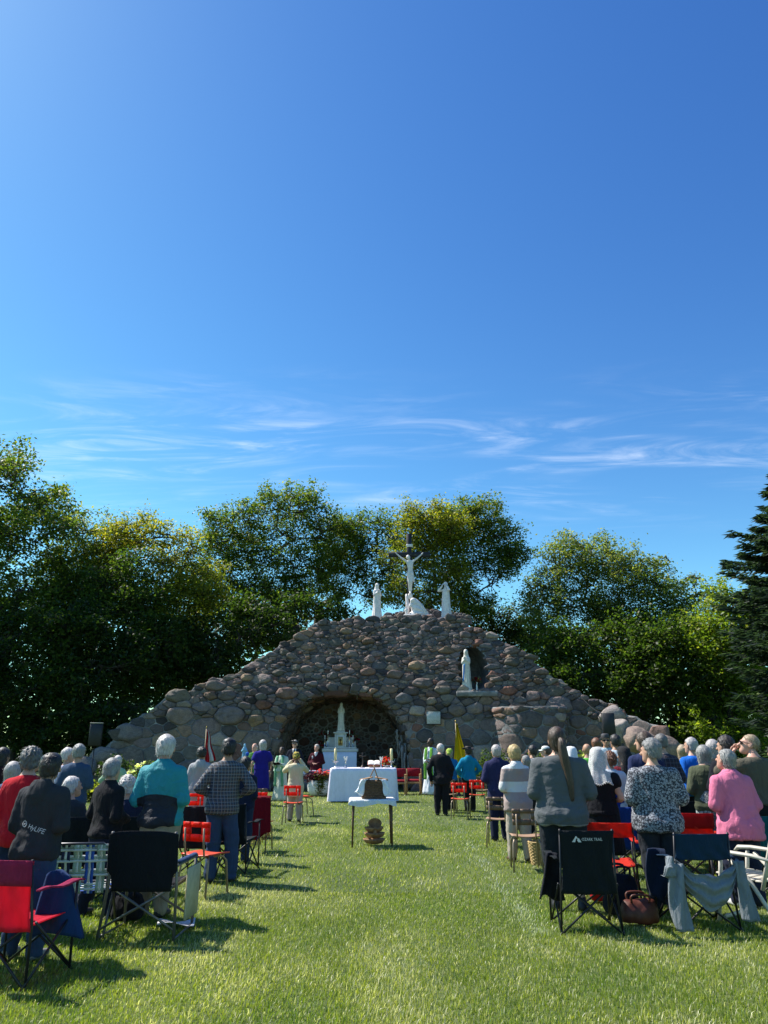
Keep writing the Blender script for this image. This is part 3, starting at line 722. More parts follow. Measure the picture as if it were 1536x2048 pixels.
def tree(name, label, cat, Y, blobs, base, fork, trunk_r, cols, n_leaf, leaf=.15, seed=0, gap=-.12, per=26, sig=.24, group=None, twig=.5, dry=0.0):
    """blobs: (px,py,rx_px,ry_px[,dY]) foliage masses read off the photo, turned into metres at depth Y"""
    R = np.random.RandomState(seed); E = []; n_leaf = int(n_leaf*.84); leaf *= 1.08; trunk_r *= 1.2
    for q in blobs:
        y = Y+(q[4] if len(q) > 4 else 0); c = P(q[0], q[1], y); k = ppm(y, c.z); E.append((np.array(c), np.array([q[2]/k*1.14, (q[2]+q[3])/2/k*.95, q[3]/k*1.05])))
    b = P(base[0], 1560, Y); B0 = np.array([b.x, Y, 0.]); f = P(fork[0], fork[1], Y); FK = np.array(f)
    o = empty(name, B0, 0, label, cat, group)
    w = np.array([np.prod(e[1])**(2/3) for e in E]); w /= w.sum(); ncl = max(8, int(n_leaf/per)); C = []
    cs = np.array([e[0] for e in E]); rs = np.array([e[1] for e in E])*1.24; lo = (cs-rs).min(0); hi_ = (cs+rs).max(0); lo[2] = max(lo[2], .25)
    Pn = lo+(hi_-lo)*R.rand(60000, 3); f = (1-np.linalg.norm((Pn[:, None]-cs[None])/rs[None], axis=2)).max(1)
    n1 = wavy(Pn, seed*7+1, .9); n2 = wavy(Pn, seed*7+2, 2.2); n3 = wavy(Pn, seed*7+3, 3.4)
    ok = (f+.42*n1+.24*n2 > .24) & (n3 > -.10+1.9*gap-.15*f) & (R.rand(len(Pn)) < np.where(f > .5, .4, 1.0)); Pn = Pn[ok]; taken = {}
    for p in Pn:
        kk = tuple(np.floor(p/.34).astype(int))
        if kk in taken: continue
        taken[kk] = 1; C.append(p)
        if len(C) >= ncl: break
    if not C: C = [e[0] for e in E]
    CA = np.array(C); fq = 1-np.linalg.norm((CA[:, None]-cs[None])/rs[None], axis=2); near = fq.argmax(1); fm = fq.max(1); edge = np.where(fm < np.percentile(fm, 40))[0]
    for i in R.permutation(edge)[:int(len(C)*.10)]:                    # leafy shoots reaching out of the crown
        dv = CA[i]-cs[near[i]]; dv /= np.linalg.norm(dv)+1e-6; dv[2] += .45; dv += R.randn(3)*.3; dv /= np.linalg.norm(dv); ln = .25+.55*R.rand()
        for t in (.4, .75, 1.05): C.append(CA[i]+dv*ln*t)
    C = np.array(C); S0 = []; S1 = []; ra = []; rb = []
    nodes = []; nr = []
    def limb(p0, p1, r0, r1, n, wob):
        prev = np.array(p0, float); pr = r0
        for i in range(1, n+1):
            t = i/n; q = np.array(p0)*(1-t)+np.array(p1)*t+R.randn(3)*wob*(1-t*.4)*(0 if i == n else 1); q[2] += .25*wob*math.sin(math.pi*t); r = r0+(r1-r0)*t
            S0.append(prev); S1.append(q); ra.append(pr); rb.append(r); nodes.append(q); nr.append(r); prev, pr = q, r
    limb(B0-[0, 0, .2], FK, trunk_r*1.25, trunk_r*.8, 5, trunk_r*.5)
    order = sorted(range(len(E)), key=lambda i: np.linalg.norm(E[i][0]-FK)); start = len(nodes)-1
    for i in order:
        c = E[i][0]; cand = range(start, len(nodes)); j = min(cand, key=lambda k: np.linalg.norm(nodes[k]-c)+.35*np.linalg.norm(nodes[k]-FK)*.4)
        L = np.linalg.norm(c-nodes[j]); limb(nodes[j], c, min(nr[j], trunk_r*.62), max(.035, trunk_r*.2), max(3, int(L/.6)), .13*min(1.5, L*.25))
        for _ in range(6):
            d = R.randn(3); d[2] = abs(d[2])*.8; d /= np.linalg.norm(d); limb(nodes[-1-R.randint(0, 2)], c+d*E[i][1]*.55, .05, .014, 4, .10)
    NN = np.array(nodes); 
    for p in C[R.rand(len(C)) < twig]:
        j = int(np.argmin(((NN-p)**2).sum(1))); S0.append(NN[j]); S1.append(p); ra.append(min(.022, nr[j])); rb.append(.006)
    V, F = tube_np(S0, S1, ra, rb); obj('trunk', mesh_np('trunk', V-B0, F, BARK), o)
    cc = R.rand(len(C)); K = R.randint(0, len(C), n_leaf)
    LC = C[K]+R.randn(n_leaf, 3)*sig*np.array([1, 1, .68])*np.where(R.rand(n_leaf, 1) < .2, 1.3, .85); V, F = leaf_quads(LC, np.full(n_leaf, leaf), R)
    t = np.clip(.45*cc[K]+.55*R.rand(n_leaf)+.0, 0, 1)[:, None]; hi = np.clip((LC[:, 2]-np.percentile(LC[:, 2], 40))/3.0, 0, 1)[:, None]
    c0, c1, c2 = (np.array(q)*1.3 for q in cols)
    col = (c0*(1-t)+c1*t); m = (R.rand(n_leaf, 1) < .05+.5*hi*dry); col = np.where(m, c2*(.8+.4*R.rand(n_leaf, 1)), col)
    obj('crown', mesh_np('crown', V-B0, F, LEAF, False, np.repeat(col, 4, 0)), o)
    return o
GR = ((.030, .052, .010), (.070, .105, .020), (.150, .150, .026))      # oak green
GY = ((.058, .078, .010), (.130, .140, .020), (.230, .195, .030))      # yellowing green
GB = ((.045, .070, .018), (.095, .125, .036), (.180, .180, .060))      # grey green, loose
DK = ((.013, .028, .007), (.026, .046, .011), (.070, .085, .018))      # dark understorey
LM = ((.055, .092, .012), (.120, .160, .022), (.190, .200, .032))      # fresh lime green
tree('leafy_tree', 'tall full green tree at the far left edge', 'tree', 34, [(25, 1000, 78, 75), (-60, 1060, 100, 120), (75, 1010, 52, 55), (40, 1100, 85, 75), (95, 1070, 48, 55), (-20, 1190, 110, 80), (70, 1190, 70, 60)],
     (-5, 0), (10, 1230), .24, GR, 42000, .17, 1, gap=-.14, dry=.35)
tree('leafy_tree', 'open branched tree right of the tall leftmost tree', 'tree', 37, [(165, 1070, 48, 42), (205, 1090, 38, 45), (150, 1130, 60, 50), (120, 1190, 70, 55), (190, 1180, 50, 50)],
     (150, 0), (150, 1250), .16, GB, 19000, .15, 2, gap=-.04, dry=.5)
tree('leafy_tree', 'yellow-green spreading tree between the left trees and the dark oak', 'tree', 36, [(265, 1085, 55, 38), (330, 1085, 55, 36), (375, 1110, 36, 34), (250, 1140, 55, 45), (320, 1145, 70, 45), (385, 1150, 45, 36), (215, 1195, 55, 50), (300, 1215, 70, 50), (380, 1210, 60, 50)],
     (285, 0), (290, 1270), .15, GY, 36000, .14, 3, gap=-.06, dry=.8)
tree('oak_tree', 'large dark oak with forked trunk rising behind the left of the grotto', 'tree', 41, [(470, 1055, 48, 48), (440, 1100, 46, 45), (555, 1030, 46, 44), (605, 1025, 40, 40), (645, 1075, 38, 46), (575, 1085, 62, 50), (500, 1120, 66, 52), (430, 1165, 56, 48), (520, 1185, 80, 50), (610, 1150, 56, 44), (450, 1215, 60, 40)],
     (575, 0), (578, 1225), .38, GR, 50000, .15, 4, gap=-.10, dry=.25)
tree('oak_tree', 'oak with long slanting limbs just left of the black cross', 'tree', 43, [(705, 1062, 40, 32), (755, 1060, 42, 30), (790, 1080, 30, 32), (690, 1105, 42, 34), (745, 1110, 46, 30), (715, 1150, 34, 26), (775, 1150, 26, 28), (690, 1185, 30, 22), (740, 1195, 30, 20)],
     (596, 0), (640, 1210), .22, GR, 24000, .14, 5, gap=-.02, dry=.2)
tree('leafy_tree', 'golden green tree standing behind the black cross', 'tree', 40, [(840, 1045, 36, 32), (880, 1065, 40, 36), (850, 1095, 46, 36), (815, 1130, 40, 34), (870, 1140, 52, 38), (800, 1180, 44, 34), (860, 1195, 50, 34)],
     (858, 0), (858, 1200), .2, GY, 25000, .14, 6, gap=-.06, dry=.6)
tree('leafy_tree', 'tall rounded tree right of the cross with a bushy side branch', 'tree', 42, [(925, 1040, 44, 38), (965, 1060, 44, 34), (985, 1085, 36, 34), (1022, 1105, 28, 20), (935, 1095, 56, 42), (965, 1135, 44, 42), (985, 1165, 30, 24), (910, 1150, 40, 40), (930, 1200, 46, 30)],
     (925, 0), (925, 1195), .2, ((.026, .05, .01), (.06, .09, .018), (.13, .13, .024)), 30000, .15, 7, gap=-.10, dry=.5)
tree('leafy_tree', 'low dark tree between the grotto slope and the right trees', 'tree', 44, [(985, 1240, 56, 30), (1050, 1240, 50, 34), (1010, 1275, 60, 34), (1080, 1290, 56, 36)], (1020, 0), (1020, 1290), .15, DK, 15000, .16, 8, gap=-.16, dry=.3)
tree('leafy_tree', 'airy grey-green tree, left one of the pair right of the grotto', 'tree', 39, [(1160, 1115, 42, 34), (1130, 1145, 40, 36), (1195, 1140, 40, 38), (1165, 1185, 56, 38), (1085, 1180, 36, 22), (1060, 1195, 24, 18), (1215, 1110, 22, 22), (1120, 1215, 56, 32), (1195, 1215, 50, 40)],
     (1200, 0), (1190, 1290), .14, GB, 25000, .13, 9, gap=.0, dry=.7, sig=.23)
tree('leafy_tree', 'airy grey-green tree, right one of the pair right of the grotto', 'tree', 38, [(1270, 1140, 40, 30), (1320, 1130, 36, 28), (1300, 1180, 60, 36), (1385, 1165, 32, 34), (1400, 1200, 36, 30), (1360, 1215, 52, 30), (1260, 1225, 50, 36), (1320, 1240, 60, 30)],
     (1290, 0), (1290, 1300), .16, GB, 25000, .13, 10, gap=.0, dry=.8, sig=.23)
# lower, denser growth right
tree('leafy_tree', 'dense green tree filling in below the airy right pair', 'tree', 37, [(1130, 1290, 60, 50), (1200, 1290, 70, 55), (1270, 1300, 70, 55), (1180, 1360, 80, 50), (1260, 1370, 80, 55)], (1210, 0), (1210, 1400), .16, ((.026, .052, .010), (.052, .084, .015), (.10, .12, .022)), 34000, .16, 11, gap=-.2, dry=.1)
tree('leafy_tree', 'dense dark tree above the low right end of the grotto', 'tree', 36, [(1330, 1310, 70, 60), (1390, 1340, 70, 60), (1330, 1400, 90, 60), (1400, 1430, 80, 55), (1270, 1430, 70, 40)], (1350, 0), (1350, 1430), .16, ((.02, .042, .009), (.044, .072, .014), (.09, .11, .02)), 32000, .16, 12, gap=-.2, dry=.1)
tree('leafy_tree', 'bright lime green tree beside the spruce', 'tree', 34, [(1455, 1230, 40, 40), (1435, 1275, 52, 46), (1470, 1310, 50, 60), (1430, 1350, 46, 46), (1475, 1400, 60, 60), (1450, 1460, 60, 46), (1510, 1250, 44, 50)], (1462, 0), (1460, 1420), .13, LM, 30000, .15, 13, gap=-.16, dry=.4)
# lower growth left
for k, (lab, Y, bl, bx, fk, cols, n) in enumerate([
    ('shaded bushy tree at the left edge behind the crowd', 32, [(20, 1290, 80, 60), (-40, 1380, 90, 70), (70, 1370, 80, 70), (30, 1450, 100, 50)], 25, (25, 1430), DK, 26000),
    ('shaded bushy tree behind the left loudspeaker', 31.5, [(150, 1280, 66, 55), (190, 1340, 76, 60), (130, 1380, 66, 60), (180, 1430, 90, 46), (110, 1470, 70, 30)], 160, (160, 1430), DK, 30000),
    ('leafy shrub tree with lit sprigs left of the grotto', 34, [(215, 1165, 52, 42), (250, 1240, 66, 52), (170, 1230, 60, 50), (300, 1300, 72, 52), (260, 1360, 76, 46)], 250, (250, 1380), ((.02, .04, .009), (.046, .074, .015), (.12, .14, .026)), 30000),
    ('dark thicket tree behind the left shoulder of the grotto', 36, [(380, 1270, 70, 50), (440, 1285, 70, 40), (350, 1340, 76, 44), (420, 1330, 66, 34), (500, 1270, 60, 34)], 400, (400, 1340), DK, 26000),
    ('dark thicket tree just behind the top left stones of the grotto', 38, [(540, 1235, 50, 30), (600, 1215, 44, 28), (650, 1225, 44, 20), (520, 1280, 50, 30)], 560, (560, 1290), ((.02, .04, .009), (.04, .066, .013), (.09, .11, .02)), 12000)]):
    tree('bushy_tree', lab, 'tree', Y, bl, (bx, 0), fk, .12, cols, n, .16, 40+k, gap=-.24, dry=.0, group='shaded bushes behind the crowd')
def far_wood():
    """the wood behind reads as one dark mass"""
    R = np.random.RandomState(77); n = 34000; px = R.rand(n)*1900-180
    topy = np.interp(px, [-200, 0, 250, 420, 560, 700, 960, 1100, 1250, 1500, 1720], [1120, 1180, 1230, 1225, 1240, 1250, 1255, 1270, 1290, 1300, 1250])
    topy = topy+18*np.sin(px*.021)+12*np.sin(px*.057+1)
    Yd = 50+8*R.rand(n); x = np.empty(n); z = np.empty(n)
    r0 = ray(0, 0)
    a = (px-768)/FPX; b = (1024-topy)/FPX; ry = _CP-b*_SP; rz = _SP+b*_CP; t = Yd/ry; x = a*t; zt = CAMZ+rz*t
    z = zt*R.rand(n)**1.2; keep = R.rand(n) < .95
    C = np.stack([x, Yd, z], 1)[keep]+R.randn(keep.sum(), 3)*.25; V, F = leaf_quads(C, np.full(len(C), .58), R)
    t = R.rand(len(C), 1); col = np.array(DK[0])*(1-t)+np.array(DK[1])*t*1.25
    tag(obj('far_wood', mesh_np('far_wood', V, F, LEAF, False, np.repeat(col, 4, 0))), 'dark wood closing the view behind the trees', 'wood', kind='stuff')
far_wood()
def spruce():
    R = np.random.RandomState(55); Y = 27.0; b = P(1700, 1500, Y); top = P(1580, 875, Y); H = top.z; B0 = np.array([b.x, Y, 0])
    o = empty('spruce_tree', B0, 0, 'tall blue-green spruce at the right edge', 'tree')
    S0 = [np.array([0, 0, -.2])]; S1 = [np.array([0, 0, H])]; ra = [.2]; rb = [.01]; LC = []; LD = []
    z = .5
    while z < H-.1:
        L = min(3.1, .12+(H-z)*.64)*(.78+.36*R.rand()); nb = 9 if z < H-2 else 6
        for k in range(nb):
            a = 2*math.pi*(k+R.rand()*.7)/nb; d = np.array([math.cos(a), math.sin(a), 0]); LL = L*(.7+.45*R.rand()); zj = z+.22*R.randn()*(1 if z < H-1.2 else .3); prev = np.array([0, 0, zj])
            for i in range(1, 6):
                t = i/5; q = d*LL*t; q[2] = zj-.30*LL*t+.26*LL*t*t*t; S0.append(prev); S1.append(q.copy()); ra.append(.03*(1.1-t)); rb.append(.03*(1.0-t)+.004); 
                m = int(10+30*LL/2); s = R.rand(m)[:, None]; c = prev*(1-s)+q*s
                side = np.cross(d, [0, 0, 1.]); off = (R.rand(m, 1)-.5)*.75*LL*(1-t*.65)*.62
                LC.append(c+side*off-np.array([0, 0, 1.])*np.abs(off)*.25-np.array([0, 0, 1.])*R.rand(m, 1)*.16); LD.append(d+side*np.sign(off)*.8+R.randn(m, 3)*.25); prev = q
        z += .17+.08*R.rand()
    V, F = tube_np(S0, S1, ra, rb); obj('trunk', mesh_np('trunk', V, F, BARK), o)
    C = np.concatenate(LC); D = np.concatenate(LD); D[:, 2] -= .15; D /= np.linalg.norm(D, axis=1)[:, None]; n = len(C)
    Vs = []; Fs = []
    for rep in range(2):
        w = np.cross(D, R.randn(n, 3)); w /= np.linalg.norm(w, axis=1)[:, None]; L = (.24+.22*R.rand(n))[:, None]
        Vs.append(np.stack([C-D*L*.4, C+w*.036, C+D*L*.6, C-w*.036], 1).reshape(-1, 3)); Fs.append(np.arange(n*4).reshape(-1, 4)+rep*n*4)
    t = R.rand(2*n, 1); col = np.array([.016, .030, .024])*(1-t)+np.array([.052, .082, .066])*t
    obj('crown', mesh_np('crown', np.concatenate(Vs), np.concatenate(Fs), LEAF, False, np.repeat(col, 4, 0)), o)
spruce()
# ================================================================== people
def catmull(pts, n=6):
    out = []; p = [Vector(q) for q in pts]; p = [p[0]]+p+[p[-1]]
    for i in range(1, len(p)-2):
        for k in range(n):
            t = k/n; a, b, c, d = p[i-1], p[i], p[i+1], p[i+2]
            out.append(.5*((2*b)+(c-a)*t+(2*a-5*b+4*c-d)*t*t+(3*b-a-3*c+d)*t*t*t))
    return out+[p[-2]]
SKINS = {'fair': (.52, .30, .21), 'tan': (.40, .22, .14), 'brown': (.20, .10, .06), 'dark': (.075, .040, .026), 'pink': (.56, .30, .22)}
HAIRS = {'white': (.60, .55, .52), 'lightgrey': (.42, .385, .37), 'grey': (.28, .275, .26), 'darkgrey': (.13, .125, .12), 'black': (.014, .012, .012), 'brown': (.065, .038, .022), 'blonde': (.50, .36, .15),
         'auburn': (.17, .065, .028), 'saltpepper': (.22, .22, .215), 'sandy': (.36, .27, .17), 'dark': (.03, .022, .018)}
def skin_mat(k): return mat('skin_'+k, SKINS[k], .55, var=.08, scale=30, bump=.08, spec=.4)
def hair_mat(k):
    n = 'hair_'+k
    if n in _M: return _M[n]
    m, t, p = newmat(n); _M[n] = m; tc = t.new('ShaderNodeTexCoord')
    mp = t.new('ShaderNodeMapping'); mp.inputs['Scale'].default_value = (60, 60, 9); t.link(tc.outputs['Object'], mp.inputs[0])
    q = t.noise(mp.outputs[0], 1.6, 4, .7, .6); c = HAIRS[k]
    t.link(t.ramp(q, [(.3, [v*.42 for v in c]), (.68, [min(1, v*1.25) for v in c])]), p.inputs['Base Color']); p.inputs['Roughness'].default_value = .5
    t.link(t.bump(q, .35, .02), p.inputs['Normal']); return m
def zbands(name, stops):
    """garment made of panels stacked by height; stops: (z_metres, colour) from the hem up"""
    if name in _M: return _M[name]
    m, t, p = newmat(name); _M[name] = m; tc = t.new('ShaderNodeTexCoord'); sx = t.new('ShaderNodeSeparateXYZ'); t.link(tc.outputs['Object'], sx.inputs[0])
    n = t.noise(tc.outputs['Object'], 4, 2); z = t.math('ADD', sx.outputs[2], t.math('MULTIPLY', n, .012))
    f = t.math('DIVIDE', z, 2.0); t.link(t.ramp(f, [(max(0, a/2), c) for a, c in stops], 'CONSTANT'), p.inputs['Base Color'])
    p.inputs['Roughness'].default_value = .9; p.inputs['Sheen Weight'].default_value = .02
    t.link(t.bump(t.noise(tc.outputs['Object'], 10, 3, .5, .8), .35, .05), p.inputs['Normal']); return m
def plaid(name, c0, c1, c2, k=42.0):
    if name in _M: return _M[name]
    m, t, p = newmat(name); _M[name] = m; tc = t.new('ShaderNodeTexCoord'); sx = t.new('ShaderNodeSeparateXYZ'); t.link(tc.outputs['Object'], sx.inputs[0])
    def stripe(v, w, ph): return t.math('GREATER_THAN', t.math('SINE', t.math('ADD', t.math('MULTIPLY', v, k), ph)), w)
    h, v = sx.outputs[0], sx.outputs[2]; yv = t.math('ADD', h, t.math('MULTIPLY', sx.outputs[1], .6))
    f = t.math('ADD', t.math('MULTIPLY', stripe(yv, .2, 0), .5), t.math('MULTIPLY', stripe(v, .2, 1), .5))
    c = t.mix(f, c0, c1); thin = t.math('MAXIMUM', stripe(yv, .93, 1.9), stripe(v, .93, 2.6)); c = t.mix(t.math('MULTIPLY', thin, .75), c, c2)
    t.link(c, p.inputs['Base Color']); p.inputs['Roughness'].default_value = .9
    t.link(t.bump(t.noise(tc.outputs['Object'], 11, 3, .5, .8), .4, .05), p.inputs['Normal']); return m
def jacket_mat(name, low, high, z0, xw):
    """jacket with a darker lower back panel; the sleeves keep the upper colour"""
    if name in _M: return _M[name]
    m, t, p = newmat(name); _M[name] = m; tc = t.new('ShaderNodeTexCoord'); sx = t.new('ShaderNodeSeparateXYZ'); t.link(tc.outputs['Object'], sx.inputs[0])
    ax = t.math('ABSOLUTE', sx.outputs[0]); zz = t.math('ADD', sx.outputs[2], t.math('MULTIPLY', t.math('MULTIPLY', ax, ax), .9))
    f = t.math('MULTIPLY', t.math('LESS_THAN', zz, z0), t.math('LESS_THAN', ax, xw)); t.link(t.mix(f, high, low), p.inputs['Base Color']); p.inputs['Roughness'].default_value = .75
    t.link(t.bump(t.noise(tc.outputs['Object'], 9, 4, .55, 1.0), .6, .05), p.inputs['Normal']); return m
def floral(name, c0, c1, sc=34):
    if name in _M: return _M[name]
    m, t, p = newmat(name); _M[name] = m; tc = t.new('ShaderNodeTexCoord')
    v = t.new('ShaderNodeTexVoronoi', feature='F1'); v.inputs['Scale'].default_value = sc; t.link(tc.outputs['Object'], v.inputs['Vector'])
    ring = t.math('ABSOLUTE', t.math('SUBTRACT', v.outputs['Distance'], .33)); n = t.noise(tc.outputs['Object'], sc*2.2, 3, .6)
    f = t.math('ADD', t.math('LESS_THAN', ring, .12), t.math('MULTIPLY', t.math('GREATER_THAN', n, .56), .7), True)
    t.link(t.mix(f, c0, c1), p.inputs['Base Color']); p.inputs['Roughness'].default_value = .9
    t.link(t.bump(t.noise(tc.outputs['Object'], 10, 3, .5, .8), .35, .05), p.inputs['Normal']); return m
def lace_mat(name, col, alpha):
    if name in _M: return _M[name]
    m, t, p = newmat(name); _M[name] = m; tc = t.new('ShaderNodeTexCoord')
    v = t.new('ShaderNodeTexVoronoi', feature='F1'); v.inputs['Scale'].default_value = 55; t.link(tc.outputs['Object'], v.inputs['Vector'])
    a = t.math('ADD', t.math('MULTIPLY', t.math('LESS_THAN', v.outputs['Distance'], .30), .3), alpha, True)
    p.inputs['Base Color'].default_value = (*col, 1); p.inputs['Roughness'].default_value = .9; t.link(a, p.inputs['Alpha']); return m
SHOE = {'black': mat('shoe_black', (.02, .02, .022), .5), 'white': mat('shoe_white', (.5, .5, .5), .6), 'brown': mat('shoe_brown', (.08, .045, .025), .5), 'grey': mat('shoe_grey', (.2, .2, .2), .6)}
EYE = mat('eye_dark', (.03, .02, .015), .2); LIP = mat('lips', (.30, .11, .09), .5)
ARMS = {  # elbow, wrist, hand direction (right arm, x>0), metres for a 1.75 m figure
    'clasp': ((.240, -.03, 1.11), (.095, .215, 1.06), (-.75, .55, .0)),
    'statue': ((.185, .05, 1.15), (.030, .20, 1.26), (-.1, .35, .95)),
    'book': ((.245, .0, 1.12), (.11, .30, 1.17), (-.55, .75, .2)),
    'down': ((.275, -.045, 1.13), (.265, .06, .88), (-.05, .15, -1)),
    'hip': ((.33, -.06, 1.14), (.20, .10, 1.02), (-.8, .5, -.1)),
    'face': ((.30, .22, 1.30), (.12, .20, 1.52), (-.45, -.2, .85)),
    'up': ((.30, .17, 1.28), (.12, .19, 1.56), (-.6, -.1, .6)),
    'pray': ((.25, .06, 1.14), (.045, .27, 1.25), (-.1, .45, .9)),
    'lap': ((.26, .02, 1.12), (.12, .26, .98), (-.3, .9, -.1)),
}
def hand_geo(mb, w, d, s, side, curl=.55):
    """palm, four unequal bent fingers and a thumb leaving the side of the palm"""
    w = Vector(w); d = Vector(d).normalized(); up = Vector((0, 0, 1)) if abs(d.z) < .8 else Vector((0, 1, 0))
    a = d.cross(up).normalized(); n = a.cross(d).normalized()
    mb.tube([w-d*.02*s, w+d*.02*s, w+d*.055*s, w+d*.092*s], [.027*s, .036*s, .041*s, .036*s], 8, flat=.42)
    for k, (o, L) in enumerate(((-.030, .066), (-.010, .078), (.010, .073), (.029, .056))):
        r = w+d*.086*s+a*o*s; q = r+(d*.6*L-n*curl*.25*L)*s; e = q+(d*(.45-.25*curl)*L-n*curl*.6*L)*s
        mb.tube([r, q, e], [.0095*s, .0088*s, .0065*s], 5)
    t0 = w+d*.03*s-a*.033*s*side; t1 = t0+(d*.032-a*.020*side-n*.014)*s; mb.tube([t0, t1, t1+(d*.028-n*.012)*s], [.012*s, .0105*s, .008*s], 5)
def head_fn(hc, pitch, yaw, sc):
    """signed distance of a head; points are taken into head space (z up, +y face)"""
    M = (Matrix.Rotation(yaw, 3, 'Z') @ Matrix.Rotation(-pitch, 3, 'X')); A = np.array(M)
    def loc(p): return ((p-np.asarray(hc))@A)/sc
    return loc, M
def skull(q):
    d = sd_ell(q, (0, -.012, .028), (.077, .096, .092)); d = smin(d, sd_ell(q, (0, .024, -.040), (.060, .070, .080)), .03)
    d = smin(d, sd_ell(q, (0, .068, -.088), (.030, .026, .026)), .03)                               # chin
    d = smin(d, sd_cone(q, (0, .088, .012), (0, .116, -.030), .010, .017), .014)                     # nose
    d = smin(d, sd_ell(q, (0, .082, .026), (.050, .018, .012)), .015)                                # brow
    d = np.maximum(d, -sd_ell(q, (.031, .108, .004), (.020, .020, .013))); d = np.maximum(d, -sd_ell(q, (-.031, .108, .004), (.020, .020, .013)))
    ear = lambda s: sd_ell(q, (s*.082, -.006, -.010), (.012, .022, .034))
    return np.minimum(d, np.minimum(ear(1), ear(-1)))
def hair_fn(style, vol):
    def f(q):
        q = np.asarray(q); x, y, z = q[..., 0], q[..., 1], q[..., 2]
        n = .0045*wavy(q*np.array([1.3, 1.3, .6]), 77, 38)
        if style == 'curly': n = n*1.0+.011*np.sin(x*115)*np.sin(y*120+1)*np.sin(z*110+2)
        d = sd_ell(q, (0, -.016, .036), (.083+vol, .100+vol, .094+vol))+n
        if style in ('short', 'curly', 'crew'):
            low = smin(d, sd_ell(q, (0, -.052, -.030), (.074+vol*.7, .058+vol*.6, .062)), .03)+n
            edge = np.where(y > .02, .062, np.where(y > -.022, .012, -.062))+.010*wavy(q, 91, 60)
            return np.maximum(low, np.maximum(-(z-edge), y*.9-z*.55-.052))
        if style == 'thin':
            return np.maximum(d+.004, np.maximum(-(z-np.where(y > -.02, .050, -.095)), y*.9-z*.55-.030))
        if style == 'fringe':
            return np.maximum(smin(d, sd_ell(q, (0, -.05, -.04), (.076, .056, .07)), .03), np.maximum(np.maximum(z-.045, y-.01), -(z+.105)))
        if style in ('bob', 'long'):
            lo = -.15 if style == 'bob' else -.34
            b = sd_loft(q, [(lo, .070+vol, .042, 0, -.055), (lo+.05, .082+vol, .055, 0, -.05), (-.02, .088+vol, .075, 0, -.035), (.05, .086+vol, .09, 0, -.018), (.09, .06, .07, 0, -.016)])+n*1.5
            return np.maximum(smin(d, b, .03), y*.9-z*.5-.050)
        if style == 'pony':
            low = smin(d, sd_ell(q, (0, -.05, -.04), (.072, .06, .07)), .03)
            return np.maximum(low, np.maximum(-(z-np.where(y > .02, .055, np.where(y > -.03, .0, -.10))), y*.9-z*.55-.052))
        return d
    return f
def put(me_name, V, Q, m, parent, name, smooth=True):
    return obj(name, mesh_np(me_name, V, Q, m, smooth), parent)
NPER = 0
